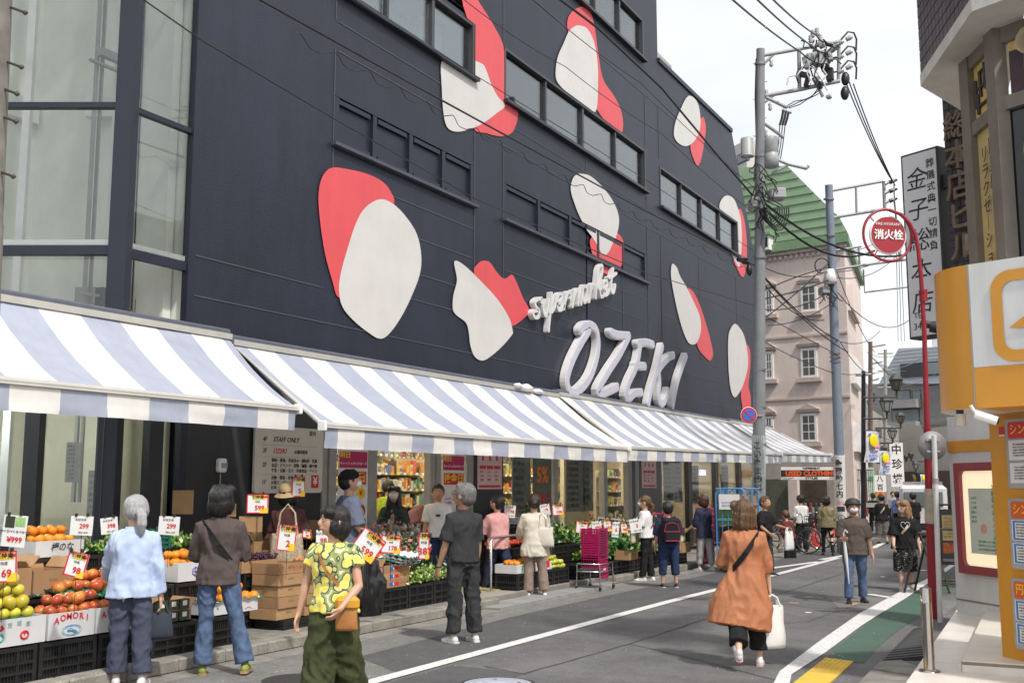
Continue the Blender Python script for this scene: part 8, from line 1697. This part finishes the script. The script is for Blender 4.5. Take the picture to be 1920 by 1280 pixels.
for i, (z, h, m, lb) in enumerate(((.16, .36, CRB, 'black crate of wrapped vegetables at the bottom of the roll cage'), (.54, .36, CRB, 'second black crate in the roll cage'), (.93, .16, M('carton_green', (.10, .20, .06), var=.2), 'green and brown carton in the roll cage, lower of two'), (1.10, .15, M('carton_green'), 'green and brown carton in the roll cage, upper of two'), (1.27, .25, CARD, 'brown carton on top of the roll cage load behind the notice'))):
    for j in range(2):
        if m is CRB: crate(cx, cy+.24+j*.47, z-c0.z*0, (.50, .44, h), lb)
        else: carton(cx, cy+.24+j*.47, z, (.52, .44, h), lb+(' on the near side' if j == 0 else ' on the far side'), m if (j == 0 or m is CARD) else CARD, open_=False, slots=False)
sheet('cage_notice', 'white paper notice tied to the front of the blue roll cage', frame((cx-.02, cy-.03, 1.36), (1, 0, 0), (0, 0, 1)), .42, .30, lambda p, T: rows(p, T @ Matrix.Translation((0, -.05, 0)), .3, .12, 2, 3, BLUE))
cc = G(1292, 1068); sc_ = empty('shopping_cart', (-7.6, 20.2, .0), label='small cart with a bright red basket and curved handle before the navy tunic', cat='cart'); mb = MB(); mb.tube([(-7.7, 19.8, .2), (-7.7, 19.75, 1.05), (-7.7, 19.95, 1.15), (-7.7, 20.25, 1.12)], .018, MAG, 7); mb.tube([(-7.45, 19.8, .2), (-7.45, 19.75, 1.05), (-7.45, 19.95, 1.15), (-7.45, 20.25, 1.12)], .018, MAG, 7); mb.tube([(-7.7, 20.25, 1.12), (-7.45, 20.25, 1.12)], .018, MAG, 7); mb.build('handle_frame', sc_); mb = MB(); mb.box((-7.57, 19.95, .80), (.32, .42, .26), MAG, bev=.02, taper=1.15); mb.build('basket', sc_)
# ================================================================== poles, lamps and banners
PCON = M('pole_concrete', (.235, .25, .265), rough=.75, var=.10, vs=3, bump=.1, bs=30); add_streaks(PCON, .10); TRF = M('transformer_grey', (.33, .345, .35), rough=.45, var=.08); WIRE = M('wire_black', (.02, .02, .022), rough=.5, var=0); INS = M('insulator', (.42, .41, .40), rough=.25)
D1 = 24.6; k1 = lambda x, y, d=D1: AT(x, y, d)
p1 = empty('utility_pole', Vector((k1(1420, 990).x, k1(1420, 990).y, 0)), label='big concrete utility pole with transformers and cross arms in front of the navy wall', cat='utility pole')
mb = MB(); b_ = k1(1421, 1045); mb.tube([Vector((b_.x, b_.y, -.3)), k1(1424, 640), k1(1426, 92)], [.15, .135, .095], PCON, 18)
for y in (118, 290, 480, 690, 760, 830): mb.cyl(k1(1425, y), k1(1425, y+4), .15 if y > 400 else .125, M('pole_strap', (.30, .31, .32), rough=.4, metal=.5), 16)
mb.build('shaft', p1)
mb = MB()
for y in range(120, 800, 34): s_ = (-1)**(y//34); mb.tube([k1(1425+s_*7, y), k1(1425+s_*13, y-1)], .010, GREYF, 5)
mb.build('step_bolt', p1)
def tb(mb, pts, r, m, n=6, d=D1): mb.tube([k1(*p) if len(p) == 3 else k1(p[0], p[1], d) for p in pts], r, m, n)
def arm(pts, r, m=None, name='cross_arm', root=None): mb = MB(); tb(mb, pts, r, m or TRF, 6); return mb.build(name, root or p1)
arm([(1432, 104), (1500, 92), (1575, 78)], .045); arm([(1434, 118), (1450, 103)], .03, name='arm_brace'); arm([(1434, 180), (1500, 168), (1574, 152)], .05); arm([(1434, 192), (1452, 178)], .03, name='arm_brace'); arm([(1498, 93), (1499, 167)], .045); arm([(1573, 80), (1572, 150)], .04, name='insulator_post')
arm([(1435, 182), (1476, 202)], .045); arm([(1434, 232), (1470, 258)], .045); arm([(1446, 295), (1478, 308), (1512, 316), (1516, 311)], .04); arm([(1448, 325), (1480, 308)], .03, name='arm_brace')
mb = MB(); tb(mb, [(1510, 112), (1510, 100)], .0, TRF); T = frame(k1(1533, 112), RT, (0, 0, 1)); mb.box((0, 0, 0), (.62, .30, .34), TRF, T @ Matrix.Rotation(.2, 4, 'Z'), bev=.05); mb.box((0, -.08, .18), (.3, .2, .1), TRF, T); mb.build('switch_box', p1)
for (x, y) in ((1524, 62), (1532, 58), (1538, 70), (1520, 72), (1528, 95), (1545, 100)): mb = MB(); p = k1(x, y); mb.lathe([(.02, -.12), (.06, -.08), (.035, -.05), (.06, -.02), (.035, .01), (.055, .04), (.02, .08)], INS, 10, Matrix.Translation(p)); mb.build('insulator', p1)
for i, y in enumerate((80, 107, 134)):
    for j in range(2):
        a, b = k1(1570+j*16, y+3-j*8), k1(1582+j*16, y-3-j*8); mb = MB(); d_ = (b-a); T = Matrix.Translation(a) @ d_.to_track_quat('Z', 'Y').to_matrix().to_4x4(); ln = d_.length
        mb.lathe([(.02, 0), (.06, ln*.12), (.03, ln*.25), (.065, ln*.37), (.03, ln*.5), (.065, ln*.62), (.03, ln*.75), (.05, ln*.9), (.02, ln)], INS, 10, T); mb.build('insulator', p1)
    mb = MB(); tb(mb, [(1552, y+4), (1572, y), (1590, y-20), (1601, y-18), (1606, y-6), (1605, y+15)], .022, WIRE); tb(mb, [(1546, y+2), (1562, y+5)], .06, BLACK); mb.build('jumper_cable', p1)
for (x, y) in ((1585, 148), (1584, 175)): mb = MB(); mb.ball(k1(x, y), (.10, .10, .17), BLACK, 8, 6); mb.build('cable_clamp', p1)
mb = MB(); p = k1(1401, 279); mb.lathe([(0, .26), (.12, .255), (.145, .23), (.145, -.17), (.155, -.19), (.05, -.21), (.05, -.28)], TRF, 20, Matrix.Translation(p)); mb.build('transformer', p1)
mb = MB(); p = k1(1446, 296); mb.lathe([(0, .50), (.16, .48), (.17, .40), (.17, .12), (.15, .10), (.17, .08), (.17, -.22), (0, -.26)], TRF, 20, Matrix.Translation(p)); mb.build('transformer', p1)
mb = MB(); T = frame(k1(1456, 365), RT, (0, 0, 1)); mb.box((0, 0, 0), (.36, .25, .36), TRF, T, bev=.03); mb.build('junction_box', p1); mb = MB(); T = frame(k1(1413, 382), RT, (0, 0, 1)); mb.box((0, 0, 0), (.18, .25, .45), TRF, T, bev=.02); mb.build('junction_box', p1)
rn = random.Random(4)
for i in range(20):
    mb = MB(); x0, y0 = rn.uniform(1416, 1434), rn.uniform(300, 400); a = [(x0, y0)]; 
    for k in range(6): a.append((a[-1][0]+rn.uniform(-9, 10)+(6 if i % 3 == 0 else 0), a[-1][1]+rn.uniform(2, 13)))
    mb.tube([AT(x, y, D1-.18-rn.uniform(0, .15)) for x, y in a], .014, WIRE, 5); mb.build('loose_cable', p1)
for i in range(7): mb = MB(); c_ = (1440+i*3, 405); r_x, r_y = 14+i*1.2, 20+i*3; mb.tube([AT(c_[0]+r_x*math.cos(a), c_[1]+r_y*math.sin(a)-10, D1-.2-.02*i) for a in [R(-10+20*k) for k in range(11)]], .014, WIRE, 5); mb.build('loose_cable', p1)
for i in range(3): mb = MB(); tb(mb, [(1469+i*5, 205+i*2), (1466+i*5, 222), (1462+i*5, 235)], .028, WIRE); tb(mb, [(1462+i*5, 235), (1460+i*4, 270), (1455+i*4, 300)], .012, WIRE); tb(mb, [(1469+i*5, 203), (1490+i*5, 190+i*3), (1515+i*5, 186-i*4), (1535, 176-i*6)], .012, WIRE); mb.build('drop_cable', p1)
mb = MB(); tb(mb, [(1418, 110), (1416, 180), (1418, 260), (1415, 330)], .016, WIRE); mb.build('drop_cable', p1)
tl = lambda T, s_, n: None
pl = empty('dentist_plate', k1(1423, 950), label='white wrapped advertising plate with dark upright characters on the big pole', cat='sign'); mb = MB(); mb.cyl(k1(1422, 938), k1(1423, 815), .158, M('plate_pale', (.42, .50, .50), rough=.4), 20); mb.build('plate', pl); T = frame(k1(1422, 870, D1-.24), RT, (0, 0, 1)); mb = MB()
for i, c in enumerate('こいぬま歯科'): mb.text(c, T @ Matrix.Translation((-.02, .42-i*.195, .0)), .20, INK, .001, bold=.02)
mb.text('北沢二丁目', T @ Matrix.Translation((0, -.78, 0)), .04, INK, .001); mb.build('characters', pl)
nb = empty('no_parking_sign', k1(1404, 790), label='round blue and red no parking sign strapped to the big pole', cat='road sign'); T = frame(k1(1404, 778, D1-.2), RT, (0, 0, 1)); RD = M('sign_crimson', (.5, .02, .03), rough=.4, var=0)
mb = MB(); mb.lathe([(0, -.01), (.185, -.01), (.19, 0), (.185, .008), (0, .008)], PAPER, 32, T); mb.lathe([(0, .010), (.18, .010)], RD, 32, T); mb.build('rim', nb); mb = MB(); mb.lathe([(0, .013), (.135, .013)], M('sign_cobalt', (.03, .13, .55), rough=.4, var=0), 28, T); mb.build('disc', nb); mb = MB(); mb.box((0, 0, .016), (.28, .035, .003), RD, T @ Matrix.Rotation(-PI/4, 4, 'Z')); mb.build('bar', nb); mb = MB(); mb.box((.17, 0, -.03), (.3, .04, .02), GREYF, T); mb.build('strap', nb)
for i, (x, y, w_, h_, m) in enumerate(((1509, 141, .22, .12, DARKF), (1514, 156, .13, .2, BLACK), (1531, 149, .12, .12, TRF), (1538, 160, .1, .16, BLACK), (1556, 140, .16, .3, BLACK), (1554, 182, .12, .08, TRF), (1512, 118, .14, .3, TRF), (1548, 128, .2, .14, BLACK), (1540, 84, .14, .16, TRF), (1563, 92, .3, .1, GREYF))): mb = MB(); mb.box((0, 0, 0), (w_, .14, h_), m, Matrix.Translation(k1(x, y, D1-.1)) @ Matrix.Rotation(.4-i*.1, 4, 'Y'), bev=.02); mb.build('fitting', p1)
arm([(1524, 146), (1543, 182)], .04); arm([(1500, 128), (1530, 122)], .03); arm([(1466, 206), (1484, 212)], .03)
for i in range(14): mb = MB(); x0, y0 = rn.uniform(1505, 1560), rn.uniform(66, 130); a = [(x0, y0)]; [a.append((a[-1][0]+rn.uniform(-10, 12), a[-1][1]+rn.uniform(-4, 16))) for k in range(5)]; mb.tube([AT(x, y, D1-.25) for x, y in a], .018, WIRE if i % 4 else PAPER, 5); mb.build('loose_cable', p1)
for x, y in ((1446, 118), (1444, 200), (1436, 250), (1437, 175)): mb = MB(); mb.lathe([(.02, -.1), (.05, -.06), (.03, 0), (.05, .05), (.02, .09)], INS, 10, Matrix.Translation(k1(x, y))); mb.build('insulator', p1)
# second pole
D2 = 28.; k2 = lambda x, y, d=D2: AT(x, y, d)
p2 = empty('utility_pole', Vector((k2(1578, 1000).x, k2(1578, 1000).y, fall(k2(1578, 1000).y))), label='slimmer leaning blue-grey utility pole by the clothes banner', cat='utility pole'); mb = MB(); PC2 = M('pole_blue_grey', (.22, .265, .33), rough=.6, var=.08, vs=3); mb.tube([k2(1580, 1040), k2(1568, 700), k2(1554, 347)], [.14, .125, .10], PC2, 16)
for y in (372, 440, 660, 668, 676): mb.cyl(k2(1553+(y-347)*.04, y), k2(1553+(y-347)*.04, y+3), .14, M('pole_strap'), 14)
mb.build('shaft', p2)
for pts, r in (([(1558, 358), (1656, 340)], .035), ([(1562, 408), (1660, 392)], .04), ([(1605, 350), (1606, 398)], .03), ([(1657, 340), (1659, 392)], .045), ([(1562, 412), (1580, 405)], .03), ([(1564, 470), (1615, 462)], .03), ([(1566, 505), (1640, 494), (1720, 484)], .035), ([(1610, 462), (1612, 500)], .03), ([(1619, 505), (1621, 548), (1724, 535)], .025)): mb = MB(); mb.tube([k2(*p) for p in pts], r, TRF, 6); mb.build('cross_arm', p2)
for i, y in enumerate((345, 362, 380)): mb = MB(); mb.tube([k2(1659, y), k2(1667, y-3), k2(1676, y-6)], [.05, .03, .06], INS, 8); mb.tube([k2(1668, y-3), k2(1682, y-8)], [.06, .03], BLACK, 8); mb.build('insulator', p2)
mb = MB(); mb.lathe([(0, .16), (.11, .14), (.19, -.2), (.10, -.26)], PAPER, 14, Matrix.Translation(k2(1556, 515, D2-.2))); mb.build('cable_cap', p2); mb = MB(); T = frame(k2(1545, 545, D2-.1), RT, (0, 0, 1)); mb.box((0, 0, 0), (.20, .2, .40), TRF, T, bev=.02); mb.build('junction_box', p2)
mb = MB(); mb.tube([k2(1541+13*math.cos(a), 498+14*math.sin(a), D2-.1) for a in [2*PI*i/24 for i in range(25)]], .016, WIRE, 5); mb.build('cable_coil', p2)
for i in range(8): mb = MB(); a = [(rn.uniform(1542, 1560), rn.uniform(530, 560))]; [a.append((a[-1][0]+rn.uniform(-6, 7), a[-1][1]+rn.uniform(3, 10))) for k in range(4)]; mb.tube([AT(x, y, D2-.2) for x, y in a], .014, WIRE, 5); mb.build('loose_cable', p2)
pl = empty('clinic_plate', k2(1575, 955), label='white upright plate with black characters wrapped on the slimmer pole', cat='sign'); mb = MB(); mb.cyl(k2(1577, 975, D2-.02), k2(1573, 853, D2-.02), .150, PAPER, 18); mb.build('plate', pl); T = frame(k2(1575, 905, D2-.24), RT, (0, 0, 1)); mb = MB()
for i, c in enumerate('最関勤七内'): mb.text(c, T @ Matrix.Translation((-.02, .50-i*.20, 0)), .19, INK, .001, bold=.03)
mb.text('電話', T @ Matrix.Translation((0, -.52, 0)), .10, RED, .001); mb.box((0, -.67, .0), (.2, .13, .002), INK, T); mb.tube([T @ Vector((.08*math.cos(a), -.90+.08*math.sin(a), 0)) for a in [2*PI*i/20 for i in range(21)]], .010, INK, 5); mb.text('電', T @ Matrix.Translation((0, -.9, 0)), .09, INK, .001); mb.build('characters', pl)
# pole at the very left edge
p3 = empty('utility_pole', (WX(-6, 900, -7.0).x, WX(-6, 900, -7.0).y, 0), label='weathered concrete pole with step bolts cut by the picture edge beside the lift tower', cat='utility pole'); mb = MB(); D3 = 8.2; mb.tube([AT(-22, 420, D3), AT(-2, -60, D3)], .105, M('old_concrete', (.20, .19, .17), rough=.9, var=.25, vs=6), 16); mb.tube([AT(-22, 420, D3), AT(-60, 1300, D3)], .11, M('old_concrete'), 16); mb.build('shaft', p3)
for x, y in ((25, 18), (18, 120), (10, 170), (8, 222), (3, 325)): mb = MB(); mb.tube([AT(x-8, y-5, D3), AT(x+22, y+6, D3-.1)], .010, M('rust_bolt', (.06, .045, .035), rough=.6), 6); mb.tube([AT(x+20, y+4, D3-.1), AT(x+24, y+8, D3-.1)], .018, M('rust_bolt'), 6); mb.build('step_bolt', p3)
# third, distant poles
for i, (x, yt, yb, d, lb) in enumerate(((1632, 640, 990, 52, 'rusty brown distant utility pole against the sky'), (1619, 695, 1000, 36, 'dark lattice pole carrying the lanterns and the first banner'), (1660, 655, 990, 66, 'thin distant pole beyond the lanterns'))):
    r_ = empty('utility_pole', G(x, yb) if yb < 1300 else AT(x, yb, d), label=lb, cat='utility pole'); mb = MB(); a = AT(x, 1.0*yb, d); mb.tube([a, AT(x, yt, d)], [.13, .10] if i != 1 else [.09, .07], (M('rust_pole', (.16, .11, .095), rough=.7), DARKF, GREYF)[i], 10); mb.build('shaft', r_)
    for j in range(3 if i != 1 else 1): mb = MB(); y = yt+8+j*32; mb.tube([AT(x-3, y+3, d), AT(x+28-j*6, y-2, d)] if i == 0 else [AT(x-14, y, d), AT(x+14, y-1, d)], .05, GREYF, 5); mb.build('cross_arm', r_)
LMP = M('lantern_iron', (.04, .042, .04), rough=.5); LGL = M('lantern_glass', (.34, .35, .33), rough=.25, var=.2, vs=4); LGD = M('lantern_glass_dark', (.11, .10, .07), rough=.25, var=.4, vs=6)
def lantern(x, y, d, wpx, hpx, lb, gl, arm_to=None):
    p = AT(x, y, d); s_ = .85*d/2000; r_ = empty('street_lantern', p, label=lb, cat='street lamp', group='old fashioned street lanterns'); W_, H_ = wpx*s_/2, hpx*s_; T = Matrix.Translation(p) @ Matrix.Rotation(.3, 4, 'Z')
    def ring(z, r): return [(r*math.cos(2*PI*i/6), r*math.sin(2*PI*i/6), z) for i in range(6)]
    def pr_(mb, a, b, m): mb.add(ring(*a)+ring(*b), [(i, (i+1) % 6, 6+(i+1) % 6, 6+i) for i in range(6)]+[(0, 1, 2, 3, 4, 5)[::-1], (6, 7, 8, 9, 10, 11)], m, T)
    mb = MB(); pr_(mb, (H_*.18, W_), (H_*.42, W_*.62), LMP); pr_(mb, (H_*.13, W_*1.02), (H_*.18, W_*1.04), LMP); pr_(mb, (H_*.42, W_*.3), (H_*.50, W_*.12), LMP); mb.build('roof', r_); mb = MB(); pr_(mb, (-H_*.40, W_*.50), (H_*.125, W_*.90), gl); mb.build('glass', r_)
    mb = MB()
    for i in range(6): a = 2*PI*i/6; mb.tube([T @ Vector((W_*.5*math.cos(a), W_*.5*math.sin(a), -H_*.4)), T @ Vector((W_*.92*math.cos(a), W_*.92*math.sin(a), H_*.13))], .012*d/30, LMP, 4)
    pr_(mb, (-H_*.46, W_*.3), (-H_*.40, W_*.54), LMP); mb.build('cage', r_)
    mb = MB(); mb.tube([p-Vector((0, 0, H_*.46)), p-Vector((0, 0, H_*.8))], .03*d/30, LMP, 6)
    if arm_to: e = AT(arm_to[0], arm_to[1], d); mb.tube([p-Vector((0, 0, H_*.8)), Vector((e.x, e.y, p.z-H_*.8)) if len(arm_to) < 3 else e], .025*d/30, LMP, 6)
    mb.build('bracket_arm', r_)
lantern(1680, 717, 34, 30, 40, 'topmost dark lantern with an amber glint above the banners', LGD, (1619, 745)); lantern(1662, 757, 35.5, 30, 40, 'pale glass lantern below and beside the topmost dark one', LGL, (1619, 785)); lantern(1688, 783, 42, 20, 28, 'small dark lantern just above the pale hanging one', LGD, (1640, 800)); lantern(1673, 811, 43, 21, 28, 'small pale glass lantern above the second banner', LGL, (1650, 830)); lantern(1657, 842, 46, 15, 18, 'small dark lantern between the two yellow banners', LGD)
lantern(1708, 853, 56, 12, 16, 'tiny dark lantern of the distant cluster, upper one', LGD, (1735, 852)); lantern(1699, 857, 58, 10, 13, 'tiny dark lantern of the distant cluster, leaning lower', LGD); lantern(1717, 872, 52, 15, 20, 'tiny pale lantern of the distant cluster by the round sign', LGL, (1738, 880))
YB = M('banner_yellow', (.80, .68, .0), rough=.6, var=0); PB = M('banner_pink', (.75, .2, .45), rough=.6, var=0); BB = M('banner_blue', (.10, .2, .6), rough=.6, var=0); BWH = M('banner_white', (.66, .68, .72), rough=.7, var=.04)
def banner(x, y0, y1, wpx, d, lb, lean=0, rodto=None):
    r_ = empty('street_banner', AT(x, y1, d), label=lb, cat='banner', group='yellow flower street banners'); p = AT(x, y0, d); s_ = d/2000; w_, h = wpx*s_, (y1-y0)*s_; T = frame(p, RT*.9+FH*.25, (0, 0, 1)); mb = MB(); n = 8; vs = []
    for i in range(n+1):
        for j in range(5): u = i/n; vs.append(((j/4-.5)*w_+lean*w_*u, -h*u, .06*math.sin(u*4+j)))
    fs = [(i*5+j, (i+1)*5+j, (i+1)*5+j+1, i*5+j+1) for i in range(n) for j in range(4)]; mb.add(vs, fs, BWH, T, True); mb.add([(a, b, c-.01) for a, b, c in vs], [f[::-1] for f in fs], BWH, T, True); mb.build('cloth', r_)
    mb = MB(); cx = lean*w_*.3
    for i, (a, b, r1, r2, m) in enumerate(((.0, -.32, .34, .21, YB), (.22, -.52, .22, .06, PB), (-.3, -.10, .12, .03, BB), (-.25, -.90, .16, .06, BB))): mb.ball((a*w_+cx+(-.25*w_*lean if i == 3 else 0), b*h, .075+.01*i), (r1*w_, r2*h, .012), m, 12, 6, T, jit=.35)
    for j in range(2):
        for k in range(3): mb.text('下北沢商店街'[j*3+k], T @ Matrix.Translation(((-.25+.25*k)*w_+lean*w_*(.65+.12*j), -h*(.68+.12*j), .085)), h*.11, M('banner_violet', (.25, .25, .55), var=0), .002, bold=.03)
    mb.build('print', r_); mb = MB(); mb.tube([T @ Vector((-w_*.7, .02, 0)), T @ Vector((w_*.5, .02, 0))], .02, DARKF, 5); mb.build('rod', r_)
banner(1637, 808, 866, 29, 35.5, 'nearest street banner with a large yellow blot, its foot blown aside', -.22); banner(1658, 845, 888, 23, 43, 'second street banner hanging straight with a yellow blot'); banner(1731, 889, 911, 14, 55, 'distant street banner over the white van'); banner(1714, 889, 910, 7, 60, 'farthest narrow street banner edge-on by the van')
# ================================================================== overhead wires
def wire(pts, r, lb, sag=0, grp='overhead wires', name='overhead_wire'):
    P = [AT(*p) for p in pts]; q = []
    for i in range(len(P)-1):
        for k in range(10): u = k/10; q.append(P[i].lerp(P[i+1], u)-Vector((0, 0, sag*2.2*u*(1-u))))
    q.append(P[-1]); mb = MB(); mb.tube(q, r, WIRE, 5); return tag(mb.build(name), lb, 'wire', grp)
def fw_(x, y, X): p = WX(x, y, X); d = (p-Vector((0, 0, HC))).dot(FW); return (x, y, d)
HG = 'high lines running to the top of the big pole'
for i, (a, b) in enumerate((((1340, -30), (1560, 130)), ((1385, -35), (1570, 110)), ((1425, -25), (1600, 165)))): wire([(a[0], a[1], 15), (1500+i*20, 97-i*12, 23), (b[0]-20+i*3, b[1]-10, D1)] if i < 2 else [(a[0], a[1], 15), (1530, 66, 23.5), (1548, 78, D1)], .017, 'high line descending from the top edge to the big pole', .1, HG)
for i in range(3): wire([(1584+i*8, 150+i*4, D1), (1668+i*5, 332+i*8, D2)], .016, 'taut line between the big pole and the slimmer pole insulators', .25, 'taut lines between the two poles')
for i in range(3): wire([(1676, 345+i*17, D2), (1680+i*4, 430+i*8, 36), (1684+i*6, 640, 60)], .014, 'line dropping from the slimmer pole insulators towards the far street', .1, 'lines beyond the slimmer pole')
F = 'cables crossing the navy wall'
wire([fw_(255, -10, -7.4), fw_(380, 77, -7.3), fw_(625, 222, -7.2), fw_(890, 372, -7.1), fw_(1212, 512, -6.95), (1412, 572, D1)], .008, 'thin cable crossing below the blanked windows of the navy wall', .0, F)
wire([fw_(470, -10, -7.2), fw_(700, 118, -7.1), fw_(945, 252, -7.05), fw_(1200, 390, -6.95), (1413, 497, D1)], .014, 'thick cable with loose spiral crossing the middle of the navy wall', .0, F)
q = []; A_ = [AT(*fw_(*p)) for p in ((560, 47, -7.15), (945, 256, -7.05), (1200, 394, -6.95))]+[AT(1413, 500, D1)]
for i in range(3):
    for k in range(160): u = k/160; p = A_[i].lerp(A_[i+1], u); a = (i*160+k)*2*PI/11; q.append(p+Vector((.02*math.cos(a), .05*math.sin(a*.5), -.10-.10*abs(math.sin(a*.25)))))
mb = MB(); mb.tube(q, .006, WIRE, 4); tag(mb.build('overhead_wire'), 'loose spiral wire drooping under the thick cable on the navy wall', 'wire', F)
wire([fw_(640, -12, -7.2), fw_(905, 150, -7.1), fw_(1200, 330, -6.95), (1413, 470, D1)], .006, 'fine wire crossing the ribbon windows of the navy wall', .0, F)
wire([fw_(1035, -12, -7.0), fw_(1120, 52, -7.0), fw_(1240, 165, -6.95), (1340, 285, 23), (1416, 372, D1)], .022, 'heavy black cable swooping from the top windows to the big pole', .0, F)
wire([fw_(985, -12, -7.0), fw_(1200, 155, -6.95), (1414, 352, D1)], .007, 'fine wire just above the heavy swooping cable', .1, F)
wire([fw_(870, 0, -7.0), fw_(1060, 125, -7.0), fw_(1240, 250, -6.95), (1414, 400, D1)], .006, 'fine wire slanting under the heavy swooping cable', .1, F)
mb = MB(); mb.ball(AT(1392, 487, D1-.3), (.14, .2, .06), BLACK, 8, 6); mb.ball(AT(1405, 506, D1-.2), (.07, .09, .14), BLACK, 8, 6); mb.ball(AT(1398, 492, D1-.3), (.09, .12, .05), BLACK, 8, 6); tag(mb.build('cable_splice'), 'black cable splice box hanging where the wall cables meet the big pole', 'splice box')
X = 'tangled lines between the two poles'
for i, (a, b, s_, r) in enumerate((((1432, 380), (1700, 478), .8, .03), ((1432, 388), (1640, 470), 1.0, .03), ((1430, 500), (1560, 505), .4, .012), ((1432, 545), (1560, 500), -.1, .016), ((1432, 560), (1566, 520), .1, .018), ((1432, 580), (1556, 545), .3, .014), ((1430, 515), (1575, 640), .3, .016), ((1432, 520), (1590, 660), .3, .014), ((1434, 592), (1575, 668), .0, .010), ((1432, 640), (1566, 700), .1, .010), ((1440, 610), (1570, 560), .3, .012), ((1430, 530), (1545, 600), .5, .014), ((1434, 596), (1556, 490), .1, .016))): wire([(a[0], a[1], D1), (b[0], b[1], D2)], r, 'line in the tangle between the big pole and the slimmer pole', s_, X)
for i, (a, b, s_) in enumerate((((1565, 510), (1700, 455), .4), ((1568, 545), (1705, 600), 1.0), ((1566, 520), (1690, 470), .6), ((1570, 470), (1655, 445), .3), ((1566, 500), (1640, 660), .5), ((1575, 640), (1650, 620), .4), ((1572, 700), (1640, 690), .2), ((1575, 640), (1640, 700), .5))): wire([(a[0], a[1], D2), (b[0], b[1], D2+6+i)], .013, 'line fanning out beyond the slimmer pole', s_, 'lines beyond the slimmer pole')
for i in range(9): wire([(1625+i*6, 660+i*6, 50), (1690+i*9, 690+rn.uniform(-30, 90), 62)], .014, 'thin distant line strung above the far street', .5, 'thin distant lines')
for i in range(5): wire([(1620, 700+i*26, 36), (1700+rn.uniform(0, 80), 660+i*40, 58)], .012, 'thin distant line strung above the far street', .5, 'thin distant lines')
